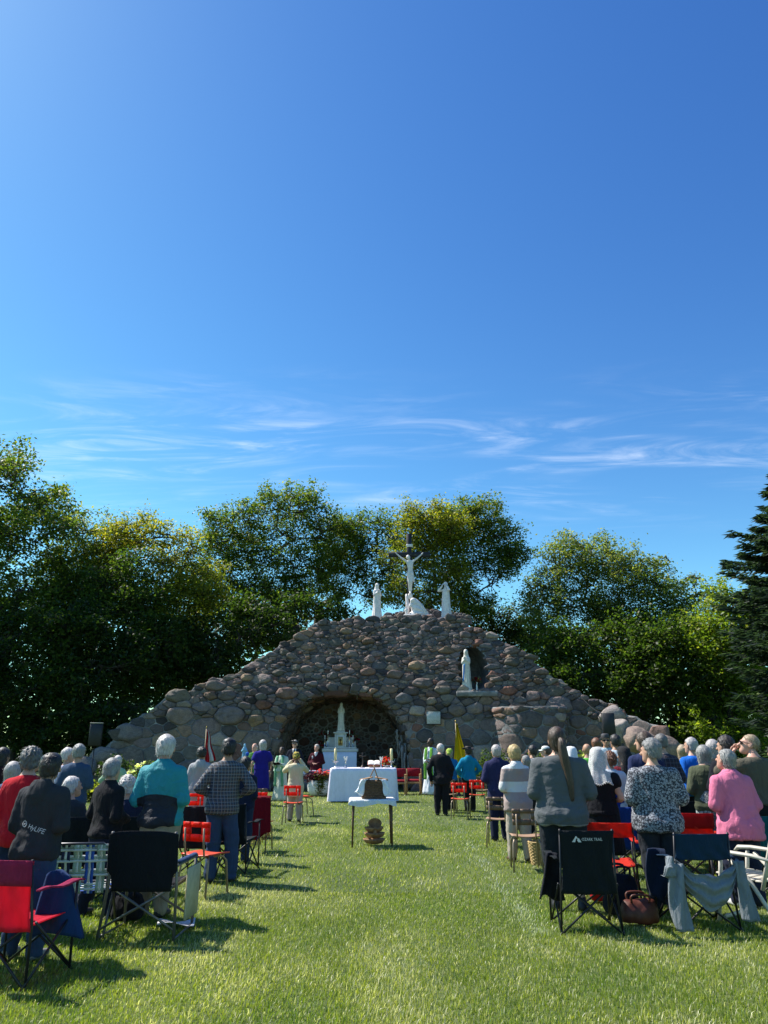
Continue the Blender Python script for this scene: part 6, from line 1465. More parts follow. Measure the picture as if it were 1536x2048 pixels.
# ================================================================== who stands where
C = cloth
BLACK = C('cloth_black', (.013, .013, .016)); NAVY = C('cloth_navy', (.014, .018, .04)); CHAR = C('cloth_charcoal', (.032, .033, .038)); JEANS = C('denim', (.035, .060, .125), weave=180); DJEANS = C('dark_denim', (.02, .032, .07), weave=180)
KHAKI = C('cloth_khaki', (.30, .245, .17)); BEIGE = C('cloth_beige', (.46, .39, .29)); DGREY = C('cloth_grey', (.10, .11, .115))
CAPB = mat('cap_black', (.012, .012, .014), .45, bump=.1)
# --- left side, front rows
p_hoodie, s_h, _, _ = person(98, 6.75, 1508, 'person in black cap, charcoal hoodie and jeans behind the pink camp chair', hair='short', hc='dark', hat=('cap', CAPB), topm=CHAR, botm=JEANS, arms='clasp', w=1.12, belly=1.15, hem=.82, hood=True, lean=.05, bow=.3, rz=-10, shoe='grey', fine=.018)
person(64, 7.6, 1496, 'person in a bright red sweater standing at the far left', hair='curly', hc='darkgrey', topm=C('cloth_red', (.45, .012, .022)), botm=DJEANS, w=1.05, belly=1.1, bow=.35, vol=.014, hem=.80)
person(-62, 6.6, 1500, 'person in lavender shirt and jeans cut off by the left edge', hc='lightgrey', topm=C('cloth_lavender', (.46, .44, .62)), botm=JEANS, w=1.1, belly=1.2, shoe='grey')
person(26, 8.9, 1524, 'person in denim-blue top left of the red sweater', hair='bob', hc='lightgrey', topm=C('cloth_dusty_blue', (.06, .09, .16)), botm=BLACK, bow=.3)
person(8, 11.5, 1497, 'person in dark wine clothes standing far back at the left edge', hair='bob', hc='black', topm=C('cloth_wine_dark', (.03, .012, .014)), botm=BLACK, yaw=-15, skin='tan')
person(136, 12.2, 1497, 'person in pale lilac shirt beside the slate blue polo shirt', hc='white', topm=C('cloth_pale_lilac', (.52, .52, .66)), botm=NAVY, yaw=-40, rz=-15, sleeve=.5)
person(159, 11.8, 1490, 'person in slate blue polo shirt near the left loudspeaker', hc='grey', topm=C('cloth_slate', (.045, .075, .13)), botm=BLACK, sleeve=.42, arms='clasp', hair='crew')
person(143, 9.8, 1554, 'seated person in dark charcoal jacket behind the charcoal hoodie', hc='white', topm=C('cloth_ash', (.035, .038, .043)), botm=BLACK, seated=True, arms='lap', yaw=-20, bow=.3)
person(226, 8.3, 1520, 'person in black sweater and navy trousers next to the teal jacket', hc='grey', hair='short', topm=BLACK, botm=NAVY, w=1.12, belly=1.1, hem=.86, collar=True, fine=.018, vol=.012)
person(256, 9.7, 1553, 'seated person in navy jacket left of the teal jacket', hc='white', hair='curly', topm=C('cloth_navy2', (.016, .02, .045)), botm=NAVY, seated=True, arms='lap', vol=.012, bow=.2)
person(236, 16.5, 1512, 'person in mint green top near the left flower bed', hair='bob', hc='white', topm=C('cloth_mint', (.32, .46, .28)), botm=BEIGE, arms='hip', yaw=20)
person(333, 8.25, 1472, 'person in teal and black jacket with khaki trousers', hc='white', hair='short', topm=jacket_mat('jacket_teal_black', (.008, .010, .018), (.010, .225, .26), 1.17, .222), botm=KHAKI, w=1.13, belly=1.15, hem=.85, collar=True, fine=.018, bow=.15, skin='pink', vol=.010, arms='clasp')
person(404, 15.0, 1496, 'person in light grey hoodie and grey sweatpants near the flag', hair='curly', hc='black', topm=C('cloth_light_grey', (.33, .33, .34)), botm=C('cloth_sweat_grey', (.34, .34, .35)), hood=True, hem=.80, flare=.05, skin='tan', vol=.014)
person(458, 10.2, 1479, 'person in plaid shirt, black cap and blue jeans at the aisle', hair='crew', hc='black', hat=('cap', CAPB), topm=plaid('plaid_shirt', (.022, .034, .060), (.085, .068, .060), (.26, .27, .28), 150), botm=JEANS, arms='hip', hem=.82, skin='tan', fine=.018, flare=.03, w=1.04, belly=1.1, yaw=8)
person(494, 11.8, 1515, 'person in dark clothes mostly hidden behind the plaid shirt', hair='short', hc='black', topm=NAVY, botm=DJEANS, skin='tan', dx=-.02)
# --- around the altar, left
person(526, 22.5, 1481, 'person in royal blue dress left of the cream coat', hair='bob', hc='lightgrey', topm=C('cloth_royal', (.022, .016, .20)), botm=C('cloth_royal', (.022, .016, .20)), legs='dress', sleeve=.28, hem=.95, arms='down', vol=.014, w=1.06, armoff=.0)
def robe_parts(root, s, stole, wide=.30, length=.45, chas=None):
    """stole bands over the front of an alb"""
    for q in (1, -1):
        mb = MB(); mb.grid(lambda u, v: (q*(.045+.10*s*u+.035*v)*1.0, (.135+.05*math.sin(math.pi*min(1, v*1.2))+.05*v)*s, (1.46-.98*v)*s), 3, 14, (0, .012, 0)); mb.build('stole', stole, root, True)
r_, s_, _, _ = person(510, 24.6, 1487, 'person in deep green chasuble facing the crowd behind the blue dress', rz=172, hair='fringe', hc='white', topm=C('vestment_green', (.05, .17, .035)), botm=C('alb_white', (.66, .66, .64)), legs='robe', hem=.55, flare=.22, arms='clasp', skin='pink')
r_, s_, _, _ = person(565, 24.2, 1494, 'person in pale green vestment holding a book before the recess', rz=160, hair='crew', hc='black', skin='dark', topm=C('vestment_pale', (.52, .60, .50)), botm=C('alb_cream', (.60, .62, .52)), legs='robe', hem=.95, flare=.10, arms='book', bow=.3, vol=.002)
robe_parts(r_, s_, C('stole_sage', (.16, .36, .20)))
def held_book(root, s, m, z=1.17, y=.36, name='prayer_book', label='dark prayer book held open by the person in pale green'):
    o = empty(name, root.matrix_basis @ Vector((0, y*s, z*s)), root.rotation_euler.z, label, 'book')
    for q in (1, -1): mb = MB(); mb.grid(lambda u, v: (q*.15*u, (v-.5)*.22, .02*math.sin(math.pi*u)+.06*v), 6, 2, (0, 0, .018)); mb.build('book_half', m, o)
    return o
held_book(r_, s_, mat('book_black', (.015, .015, .018), .5))
def suit_front(root, s, shirt, tie=None):
    mb = MB(); mb.grid(lambda u, v: ((u-.5)*.13*(1-v*.92)*s, (.128+.012*v-.04*(2*u-1)**2*(1-v))*s, (1.48-.42*v)*s), 6, 8, (0, .008, 0)); mb.build('shirt_front', shirt, root, True)
    if tie: mb = MB(); mb.grid(lambda u, v: ((u-.5)*(.035+.03*v)*s, (.140+.012*v)*s, (1.47-.36*v)*s), 2, 6, (0, .006, 0)); mb.build('tie', tie, root, True)
def glasses(root, s, hcen, M3, dark=True):
    mb = MB()
    for q in (1, -1): mb.rbox((q*.034, .100, .006), (.054, .008, .036), .004)
    mb.box((0, .104, .012), (.02, .006, .006))
    for q in (1, -1): mb.tube([(q*.06, .098, .012), (q*.084, .02, .012), (q*.085, -.02, .004)], .0035, 5)
    o = obj('sunglasses' if dark else 'glasses', mb.mesh('sunglasses', mat('black_lens', (.01, .01, .012), .2)), root); o.matrix_local = Matrix.Translation(Vector(hcen)) @ M3.to_4x4() @ Matrix.Scale(s*1.06, 4)
SHIRTW = C('shirt_white', (.68, .68, .70))
r_, s_, h_, M_ = person(590, 27.2, 1481, 'person in black beret, sunglasses and dark blazer by the recess', rz=180, hair='crew', hc='grey', hat=('beret', CAPB), topm=C('blazer_navy', (.012, .015, .028)), botm=CHAR, arms='down', hem=.82); suit_front(r_, s_, SHIRTW, NAVY); glasses(r_, s_, h_, M_)
r_, s_, h_, M_ = person(634, 27.4, 1489, 'person in maroon blazer standing beside the recess altar', rz=168, hair='thin', hc='lightgrey', topm=C('blazer_maroon', (.055, .008, .014)), botm=CHAR, arms='clasp', hem=.80, skin='pink', w=1.08, belly=1.15); suit_front(r_, s_, SHIRTW)
m_, t_, p_ = newmat('badge_white'); p_.inputs['Base Color'].default_value = (.7, .7, .72, 1); mb = MB(); mb.rbox((.12*s_, .135*s_, 1.30*s_), (.04, .012, .09), .004); mb.build('medals', m_, r_)
person(593, 17.8, 1505, 'person in cream coat and yellow patterned headscarf raising both hands', hair=None, hat=('scarf', floral('scarf_print', (.03, .03, .025), (.55, .42, .05), 22)), topm=C('coat_cream', (.58, .50, .34)), botm=C('trousers_pinkbeige', (.42, .32, .27)), hem=.62, flare=.03, arms='up', skin='brown', w=1.05, belly=1.1)
# --- around the altar, right
r_, s_, h_, M_ = person(861, 27.0, 1477, 'person in white alb with bright green stole facing the crowd', rz=150, hair='crew', hc='black', skin='dark', topm=C('alb_bluewhite', (.62, .66, .72)), botm=C('alb_bluewhite', (.62, .66, .72)), legs='robe', hem=.95, flare=.06, arms='clasp', vol=.002); robe_parts(r_, s_, C('stole_green', (.15, .36, .05)))
person(880, 19.4, 1486, 'person in black suit bowing beside the aisle', hc='white', hair='short', topm=BLACK, botm=BLACK, hem=.74, lean=.10, bow=.9, arms='down', w=1.08, belly=1.1, rz=-8, flare=.03)
person(899, 20.8, 1498, 'person in blue jacket with lime hood behind the black suit', hair='bob', hc='sandy', hat=('scarf', C('hood_lime', (.36, .46, .08))), topm=C('cloth_azure', (.02, .15, .32)), botm=BLACK, hood=False)
person(936, 20.4, 1494, 'person in turquoise hoodie and cowboy hat facing the yellow flag', hair='short', hc='black', hat=('cowboy', mat('hat_black', (.02, .014, .012), .6)), topm=C('hoodie_turquoise', (.006, .20, .33)), botm=BLACK, hood=True, arms='hip', yaw=25, rz=6, w=1.06, belly=1.15, skin='brown', hem=.84)
person(992, 14.4, 1490, 'person in long navy jacket standing before a brown chair', hc='lightgrey', hair='short', topm=C('jacket_navy', (.024, .026, .075)), botm=NAVY, hem=.74, collar=True, w=1.1, belly=1.2, lean=.04, bow=.3, yaw=12)
person(1029, 11.9, 1493, 'person in white and taupe striped hooded sweater', hair='short', hc='blonde', topm=zbands('hoodie_stripes', [(0, (.33, .25, .23)), (.98, (.60, .60, .58)), (1.13, (.31, .24, .22)), (1.315, (.62, .62, .62))]), botm=C('trousers_oat', (.40, .34, .27)), hood=True, w=1.04, belly=1.2, hem=.76, arms='clasp', vol=.020, lean=.05, flare=.05, shoe='brown')
person(1050, 14.6, 1510, 'person in plum top with bowed head beside the striped sweater', hc='saltpepper', topm=C('cloth_plum', (.05, .025, .03)), botm=BLACK, bow=.7, yaw=35, hair='short')
person(1064, 17.0, 1492, 'person in black and white print top left of the grey sweatshirt', hair='short', hc='black', topm=floral('print_bw', (.02, .02, .025), (.55, .55, .55), 26), botm=BLACK, yaw=40, skin='tan', vol=.014)
person(1091, 18.0, 1493, 'person in white cap half hidden behind the grey sweatshirt', hair='crew', hc='brown', hat=('cap', mat('cap_white', (.62, .62, .60), .6)), topm=C('cloth_stone', (.30, .29, .26)), botm=CHAR, yaw=60)
person(1113, 8.55, 1457, 'person in slate grey sweatshirt and black shorts behind the logo chair', hair='pony', hc='brown', topm=zbands('sweat_slate', [(0, (.22, .23, .28)), (.855, (.078, .086, .092))]), botm=C('shorts_black', (.016, .02, .026)), legs='shorts', short=.38, w=1.30, belly=1.35, hem=.80, arms='clasp', sleeve=.82, flare=.035, fine=.018, shoe='black', yaw=-6, skin='fair')
person(1143, 13.5, 1497, 'person in small white veil far behind the grey sweatshirt', hair='long', hc='brown', topm=C('cloth_white_blouse', (.6, .6, .6)), botm=NAVY, veil=(lace_mat('lace_white_b', (.8, .8, .8), .80), .08))
person(1194, 9.8, 1491, 'person in white lace mantilla and black sleeveless dress', hair='long', hc='dark', topm=C('dress_black', (.010, .010, .013)), botm=C('dress_black', (.010, .010, .013)), legs='dress', sleeve=.12, hem=.90, veil=(lace_mat('lace_white', (.82, .80, .78), .50), .17), w=1.10, belly=1.1, arms='clasp', skin='fair', fine=.018, hgt=1.60)
person(1173, 15.0, 1488, 'person in bright green shirt behind the white mantilla', hair='bald', topm=C('shirt_green', (.10, .40, .06)), botm=CHAR, skin='tan')
person(1191, 17.5, 1477, 'person in rust top beside the dark sunhat', hair='bob', hc='auburn', topm=C('cloth_rust', (.12, .04, .03)), botm=BLACK, yaw=25)
r_, s_, h_, M_ = person(1210, 18.2, 1470, 'person in dark sunhat and sunglasses facing the camera, pale blue shirt', rz=165, hair='short', hc='darkgrey', hat=('bucket', mat('hat_grey', (.05, .05, .055), .7)), topm=C('shirt_ice', (.40, .50, .56)), botm=BEIGE, skin='tan', sleeve=.45); glasses(r_, s_, h_, M_)
person(1229, 15.8, 1471, 'person in pale blue shirt facing away under the right loudspeaker', hair='short', hc='black', topm=C('shirt_paleblue', (.42, .48, .54)), botm=NAVY, skin='tan', yaw=30, vol=.014)
person(1218, 11.6, 1505, 'person in white top and cobalt blue skirt', hair='curly', hc='auburn', topm=C('top_white', (.62, .66, .72)), botm=C('skirt_cobalt', (.01, .035, .22)), legs='skirt', sleeve=.5, vol=.022, bow=.3, w=1.1)
person(1247, 12.6, 1497, 'person in black lace veil and dark red top', hair='long', hc='black', topm=C('top_burgundy', (.12, .010, .018)), botm=BLACK, veil=(lace_mat('lace_black', (.012, .012, .014), .82), .26), yaw=30, skin='tan')
person(1286, 11.2, 1466, 'person in navy tee looking left behind the floral tee', hair='bob', hc='brown', topm=C('tee_navy', (.018, .026, .075)), botm=BLACK, sleeve=.4, yaw=55, vol=.012)
person(1300, 8.45, 1480, 'person in black and white floral tee and dark trousers', hair='short', hc='saltpepper', topm=floral('tee_floral', (.020, .022, .032), (.29, .30, .33), 44), botm=C('trousers_graphite', (.022, .026, .034)), w=1.22, belly=1.3, hem=.80, sleeve=.44, arms='clasp', flare=.05, yaw=42, rz=-4, fine=.018, shoe='black', vol=.012, lean=.03)
person(1321, 12.4, 1470, 'person in dark blue plaid shirt behind the floral tee', hc='darkgrey', hair='short', topm=plaid('plaid_dark', (.012, .014, .03), (.03, .02, .028), (.09, .09, .12), 90), botm=BLACK)
person(1364, 15.5, 1490, 'person in khaki shirt bowing left of the cobalt tee', hair='bob', hc='sandy', topm=C('shirt_khaki', (.20, .155, .095)), botm=BLACK, bow=.5, vol=.014)
person(1382, 12.9, 1477, 'person in bright cobalt blue tee at the right', hc='lightgrey', hair='short', topm=C('tee_cobalt', (.010, .12, .50)), botm=BLACK, sleeve=.42, arms='clasp', yaw=25, rz=10, hem=.86)
person(1405, 10.8, 1491, 'person in olive tee left of the pink jacket', hair='bob', hc='grey', topm=C('tee_olive', (.075, .085, .05)), botm=floral('skirt_print', (.10, .12, .13), (.35, .37, .36), 30), legs='skirt', sleeve=.45, bow=.3, yaw=15, arms='clasp')
person(1424, 11.6, 1480, 'person in dark olive top just behind the olive tee', hair='bob', hc='lightgrey', topm=C('top_dk_olive', (.03, .03, .028)), botm=BLACK, bow=.2)
person(1449, 10.4, 1474, 'person in black top behind the pink jacket', hair='short', hc='dark', topm=C('top_black', (.011, .012, .017)), botm=BLACK, w=1.15, belly=1.15, vol=.014, yaw=20)
person(1437, 8.7, 1498, 'person in bright pink jacket and navy trousers', hair='short', hc='grey', topm=C('jacket_pink', (.60, .165, .27), var=.06), botm=C('trousers_ink', (.018, .022, .045)), w=1.13, belly=1.3, hem=.74, collar=True, lean=.06, bow=.5, arms='clasp', flare=.07, yaw=22, rz=6, fine=.018, shoe='white', vol=.006, skin='pink', dx=.10)
r_, s_, h_, M_ = person(1500, 9.9, 1468, 'person in olive brown shirt holding a hand to their face', hair='thin', hc='sandy', topm=C('shirt_taupe', (.095, .085, .062)), botm=BLACK, w=1.15, belly=1.2, hem=.92, sleeve=.96, arms='clasp', arml='face', yaw=62, rz=14, skin='pink', vol=.004, bow=.5, fine=.018); glasses(r_, s_, h_, M_, False)
person(1548, 11.0, 1490, 'person in dark clothes cut off by the right edge', hc='dark', topm=BLACK, botm=BLACK)
held_book(r_, s_, mat('paper', (.72, .68, .60)), 1.02, .42, 'song_sheet', 'white booklet held by the person in olive brown shirt')
# writing across the back of the hoodie
def hoodie_logo():
    bpy.context.view_layer.update()
    top = [c for c in p_hoodie.children if c.name.startswith('top')][0]; wm = mat('print_white', (.62, .60, .60), .7, bump=0)
    from mathutils.bvhtree import BVHTree
    bv = BVHTree.FromObject(top, bpy.context.evaluated_depsgraph_get())
    me = text_mesh('HyLIFE', .052, wm, ext=.0); ring = []
    def place(co, ox, oz, ang):
        x = co[0]*math.cos(ang)-co[1]*math.sin(ang)+ox; z = co[0]*math.sin(ang)+co[1]*math.cos(ang)+oz
        h = bv.ray_cast(Vector((x, -1.0, z)), Vector((0, 1, 0))); y = (h[0].y if h[0] else -.2)-.005; return (x, y, z)
    ang = math.radians(-19)
    for v in me.vertices: v.co = place(v.co, .055, .985, ang)
    obj('lettering', me, p_hoodie)
    mb = MB(); n = 20; V = []; F = []
    for k in range(n):
        a = 2*math.pi*k/n
        for r in (.019, .027): V.append(place((math.cos(a)*r, math.sin(a)*r), -.062, 1.025, ang))
    F = [(2*k, 2*k+1, (2*k+3) % (2*n), (2*k+2) % (2*n)) for k in range(n)]; b = len(V)
    for c in ((-.011, -.006), (.004, .012), (.011, .006), (-.004, -.012)): V.append(place(c, -.062, 1.025, ang))
    F.append((b, b+1, b+2, b+3)); mb.add(V, F); mb.build('round_emblem', wm, p_hoodie)
hoodie_logo()
# ================================================================== chairs in their places
PINKF = fab('pink_nylon', (.82, .05, .10), .62); PINKD = fab('rose_nylon', (.34, .03, .09), .3); BLKF = fab('black_nylon', (.010, .013, .016)); NAVF = fab('navy_nylon', (.010, .030, .062)); REDF = fab('red_nylon', (.72, .05, .03), .5); TEALF = fab('teal_nylon', (.006, .09, .115))
camp_chair(52, 6.25, 'pink and red camp chair at the left edge', PINKF, PINKF, PINKD, rz=-14, W_=.52, top=.84, band=PINKD)
web_chair(172, 7.55, 'striped woven-strap lawn chair beside the pink chair')
director_chair(309, 7.55, 'black director chair with side table behind the teal jacket')
school_chair(418, 9.35, 'red school chair right of the black director chair', rz=-22)
school_chair(519, 13.0, 'red school chair covered by the crimson fringed shawl', rz=-6); school_chair(517, 14.9, 'red school chair just beyond the crimson shawl', rz=4); school_chair(519, 16.2, 'brown school chair in front of the royal blue dress', back=BRP, seat=BRS)
school_chair(587, 17.3, 'red school chair behind the cream coat', rz=-2); school_chair(606, 19.3, 'red school chair seen side-on by the white planter', rz=-62); school_chair(388, 14.6, 'red school chair half hidden behind the teal jacket', rz=10)
camp_chair(412, 10.7, 'dark brown camp chair between teal jacket and plaid shirt', fab('brown_nylon', (.035, .02, .022)), rz=-8)
camp_chair(472, 11.1, 'black camp chair hidden behind the plaid shirt', BLKF, rz=-10)
camp_chair(150, 9.2, 'teal-armed camp chair under the seated person at left', BLKF, arm=TEALF, rz=4); camp_chair(256, 9.25, 'dark camp chair under the seated navy jacket', BLKF, rz=-4)
for px, d, lab, rz in ((797, 27.2, 'red-cushioned armchair half behind the altar cloth', 8), (826, 27.6, 'middle red-cushioned wooden armchair right of the altar', 172), (868, 27.6, 'red-cushioned armchair behind the person in white alb', 176)): arm_chair(px, d, lab, rz if rz > 90 else 172)
school_chair(921, 18.5, 'red school chair behind the black suit', rz=-14); school_chair(955, 20.0, 'bright red school chair behind the turquoise hoodie', rz=-8); school_chair(898, 20.2, 'brown school chair just past the black suit', rz=-10, back=BRP, seat=BRS); school_chair(962, 22, 'brown school chair farthest back on the right', back=BRP, seat=BRS)
school_chair(995, 13.6, 'brown school chair behind the long navy jacket', rz=-12, back=BRP, seat=BRS); school_chair(1046, 11.15, 'brown school chair behind the striped hooded sweater', rz=-4, back=BRP, seat=BRS)
oz = camp_chair(1166, 7.75, 'black camp chair with white mountain logo', BLKF, rz=-2, W_=.49, top=.89, low=.34)
def logo():
    wm = mat('print_white', (.62, .60, .60), .7, bump=0)
    zz = .815; yb = lambda x: -.225-.075*(zz-.40)/.48-.055*math.sin(math.pi*(x/.52+.5))*.55-.016
    me = text_mesh('OZARK TRAIL', .036, wm, ext=.0, align='LEFT')
    for v in me.vertices: x = v.co.x*.86-.055; v.co = (x, yb(x), zz+v.co.y)
    obj('lettering', me, oz); mb = MB()
    pts = [(-.145, -.024), (-.118, .012), (-.108, .028), (-.102, .028), (-.088, .006), (-.080, .012), (-.058, -.024), (-.086, -.024), (-.098, -.006), (-.090, .002), (-.104, .010), (-.116, -.024)]
    mb.add([(x, yb(x), zz+z) for x, z in pts], [(0, 1, 11), (1, 2, 10, 11), (2, 3, 9, 10), (3, 4, 9), (4, 5, 8, 9), (5, 6, 7, 8)]); mb.build('mountain_emblem', wm, oz)
logo()
camp_chair(1216, 9.0, 'red camp chair in front of the black mantilla dress', REDF, REDF, REDF, rz=-10, W_=.56, top=.84, low=.69)
camp_chair(1248, 10.6, 'blue camp chair under the white-topped person', fab('blue_nylon', (.008, .04, .20)), rz=-6)
nv = camp_chair(1387, 7.85, 'navy camp chair with a grey sweatshirt tied over it', NAVF, NAVF, NAVF, rz=2, W_=.52, top=.85, low=.62)
for c in [c for c in nv.children if c.name.startswith('backrest')]: c.scale = (1, 1, 1)
camp_chair(1384, 9.9, 'red camp chair left of the pink jacket', REDF, REDF, REDF, rz=-8, W_=.50, top=.86, band=fab('red_dark_nylon', (.50, .02, .02), .4), low=.62)
camp_chair(1376, 11.6, 'black camp chair behind the floral tee', BLKF, rz=4, W_=.52)
camp_chair(1537, 9.3, 'teal camp chair cut off by the right edge', TEALF, rz=2, W_=.56, top=.88)
garden_chair(1500, 8.0, 'cream plastic slatted garden chair at the right edge', 38)
def alu_chair():
    d = 10.9; root = empty('tube_chair', (P(1500, 1600, d).x, d, 0), 0, 'white tube-framed folding chair behind the teal chair', 'chair'); m = mat('white_tube', (.55, .54, .48), .4, bump=0)
    mb = MB(); mb.tube(catmull([(-.25, -.2, .4), (-.25, -.28, .80), (-.19, -.30, .90), (.19, -.30, .90), (.25, -.28, .80), (.25, -.2, .4)], 5), .014, 8); mb.build('back_frame', m, root, True)
    for k in range(4): mb = MB(); mb.rbox((0, -.245-.012*k, .52+.085*k), (.47, .012, .06), .003); mb.build('back_strap', mat('strap_cream', (.52, .48, .36), .6), root)
    for q in (1, -1): mb = MB(); mb.tube([(q*.26, -.28, 0), (q*.26, .2, .58)], .013, 7); mb.build('leg', m, root, True); mb = MB(); mb.tube([(q*.265, .28, 0), (q*.265, -.22, .58)], .013, 7); mb.build('leg', m, root, True)
    mb = MB(); mb.grid(lambda u, v: ((u-.5)*.48, -.2+.44*v, .40-.02*math.sin(math.pi*u)), 6, 6, (0, 0, .01)); mb.build('seat', mat('strap_cream', (.52, .48, .36)), root)
alu_chair()
# ================================================================== clothes and bags left on or by the chairs
def hang(name, label, cat, loc, fn, m, nu=14, nv=16, rz=0, thick=(0, .02, 0)):
    o = empty(name, loc, math.radians(rz), label, cat); mb = MB(); mb.grid(fn, nu, nv, thick); mb.build('cloth_body', m, o, True); return o
a = nv.location; R_ = random.Random(2)
sw = empty('grey_sweatshirt', (a.x, a.y, 0), nv.rotation_euler.z, 'grey sweatshirt slung across the back of the navy camp chair', 'sweatshirt'); GS = C('sweat_heather', (.19, .215, .235), fold=.6)
def sheet(fn, nu, nv, name, th=(0, .012, 0)):
    mb = MB(); mb.grid(fn, nu, nv, th); mb.build(name, GS, sw, True)
sheet(lambda u, v: ((u-.5)*.60, -.325-.045*math.sin(math.pi*u)-.022*math.sin(math.pi*v)-.016*math.sin(v*16+3*math.sin(u*4)), .64-.27*math.sin(math.pi*u)**.8*(.55+.45*v)-.17*v*(.45+.55*math.sin(math.pi*u))+.012*math.sin(u*19+v*3)), 34, 22, 'body_panel')
sheet(lambda u, v: (-.30-.05*v*(1-v)*2+(u-.5)*(.12+.05*math.sin(2.6*v)), -.345-.03*math.sin(math.pi*u)-.02*math.sin(8*u+6*v)-.05*v, .60-.55*v), 9, 22, 'sleeve', (0, .03, 0))
sheet(lambda u, v: (-.33-.11*math.sin(math.pi*v)*(.4+.6*u), -.33-.05*math.sin(math.pi*u)-.015*math.sin(9*v), .66-.15*u-.06*v+.02*math.sin(11*u+5*v)), 12, 12, 'gathered_hood', (0, .04, 0))
sheet(lambda u, v: (.30+.04*v+(u-.5)*(.10+.05*v), -.335-.025*math.sin(math.pi*u)-.018*math.sin(9*u+5*v)-.03*v, .62-.50*v), 9, 22, 'sleeve', (0, .025, 0))
hang('blue_jacket', 'dark blue jacket draped over the pink chair arm', 'jacket', (P(112, 1830, 6.45).x, 6.45, .30), lambda u, v: ((u-.5)*(.20+.22*v)+.04*v, -.02-.05*math.sin(math.pi*u)-.02*math.sin(8*u+3*v), .36-.44*v+.05*math.sin(math.pi*u)), C('jacket_denimblue', (.012, .035, .11)), rz=-8, thick=(0, .05, 0))
def shawl():
    d = 12.72; o = empty('fringed_shawl', (P(520, 1640, d).x, d, 0), 0, 'crimson fringed shawl hanging over the back of a red chair', 'shawl'); m = C('shawl_crimson', (.16, .004, .012), fold=.5); mb = MB()
    mb.grid(lambda u, v: ((u-.5)*(.33+.05*v), -.035-.02*math.sin(u*15+1)*v-.02*v, .845-.58*v-.06*v*math.sin(u*5)), 20, 12, (0, .014, 0)); mb.build('panel', m, o, True)
    mb = MB(); mb.grid(lambda u, v: ((u-.5)*.33, -.03+.10*v, .845+.015*math.sin(math.pi*v)), 8, 4, (0, 0, .012)); mb.build('fold_over', m, o, True); mb = MB()
    for k in range(34): u = k/33; x = (u-.5)*.37; z = .845-.58-.06*math.sin(u*5); mb.tube([(x, -.06, z), (x+.006*math.sin(k*3), -.06, z-.10-.02*math.sin(k*2))], .0035, 4)
    tag(mb.build('fringe', m, o), kind='stuff')
shawl()
def bag(name, label, px, d, W_, D_, H_, m, handles=True, seed=0, rz=0, cat='bag'):
    o = empty(name, (P(px, 1800, d).x, d, 0), math.radians(rz), label, cat); r = np.random.RandomState(seed)
    V, Q = polygonise(lambda p: sd_loft(p, [(.03, W_/2-.02, D_/2-.02, 0, 0), (.08, W_/2, D_/2, 0, 0), (H_*.6, W_/2*.97, D_/2*.9, 0, 0), (H_*.9, W_/2*.85, D_/2*.6, 0, 0), (H_, W_/2*.6, D_/2*.3, 0, 0)], 3.0), (-W_, -D_, 0), (W_, D_, H_+.05), .022); N = vnormals(V, Q); V = V+N*(wavy(V, 900+seed, 14)*.014)[:, None]; V[:, 2] = np.maximum(V[:, 2], .004)
    obj('bag_body', mesh_np('bag_body', V, Q, m), o)
    if handles:
        for y in (-.3, .3): mb = MB(); mb.tube(catmull([(-W_*.22, y*D_, H_*.9), (-W_*.2, y*D_*1.2, H_*1.16), (W_*.2, y*D_*1.2, H_*1.16), (W_*.22, y*D_, H_*.9)], 4), .012, 6); mb.build('handle', m, o, True)
    return o
bag('backpack', 'black backpack on the grass beside the logo camp chair', 1243, 8.25, .36, .26, .40, C('nylon_black', (.010, .012, .020)), True, 1)
bag('leather_bag', 'brown leather bag on the grass between two camp chairs', 1276, 7.85, .38, .22, .24, mat('brown_leather', (.085, .022, .012), .5, var=.2), True, 2)
bag('red_bag', 'red cloth bag behind the logo camp chair', 1203, 8.9, .26, .2, .24, C('bag_red', (.55, .02, .02)), True, 3)
bag('black_bag', 'black bag on the grass under the director chair', 258, 8.0, .30, .22, .27, C('bag_black', (.010, .010, .013)), True, 4)
hang('black_jacket', 'black jacket hanging from the left arm of the logo chair', 'jacket', (P(1103, 1760, 7.8).x, 7.72, .10), lambda u, v: ((u-.5)*(.10+.13*v)-.02*v, .05*math.sin(math.pi*u)*(1+v)-.03*math.sin(9*u+4*v)*v, .56-.40*v+.03*math.sin(6*u)*v), C('jacket_blackb', (.012, .013, .018)), rz=10, thick=(0, .05, 0))
hang('navy_fleece', 'dark navy fleece bundled on the left arm of the navy chair', 'jacket', (P(1312, 1760, 7.95).x, 7.85, .12), lambda u, v: ((u-.5)*(.16+.08*math.sin(3*v)), .06*math.sin(math.pi*u)-.03*math.sin(8*u+5*v)*v, .56-.46*v+.04*math.sin(5*u+1)*v), C('bag_navy', (.010, .018, .04)), rz=-12, thick=(0, .06, 0))
def paper(label, px, py, W_, D_, rz, z=0.0, tilt=0):
    c = G(px, py); o = empty('paper_sheet', (c.x, c.y, .05+z), math.radians(rz), label, 'paper'); mb = MB(); mb.grid(lambda u, v: ((u-.5)*W_, (v-.5)*D_, .02*math.sin(5*u+2*v)+.5*tilt*v), 6, 5, (0, 0, .003)); mb.build('sheet', mat('print_paper', (.62, .60, .64), .8, var=.2, scale=30), o, True)
paper('crumpled leaflet lying under the director chair', 352, 1856, .34, .20, 10); paper('white sheet sticking out of the bag under the director chair', 270, 1842, .12, .12, 20, .28, .4)
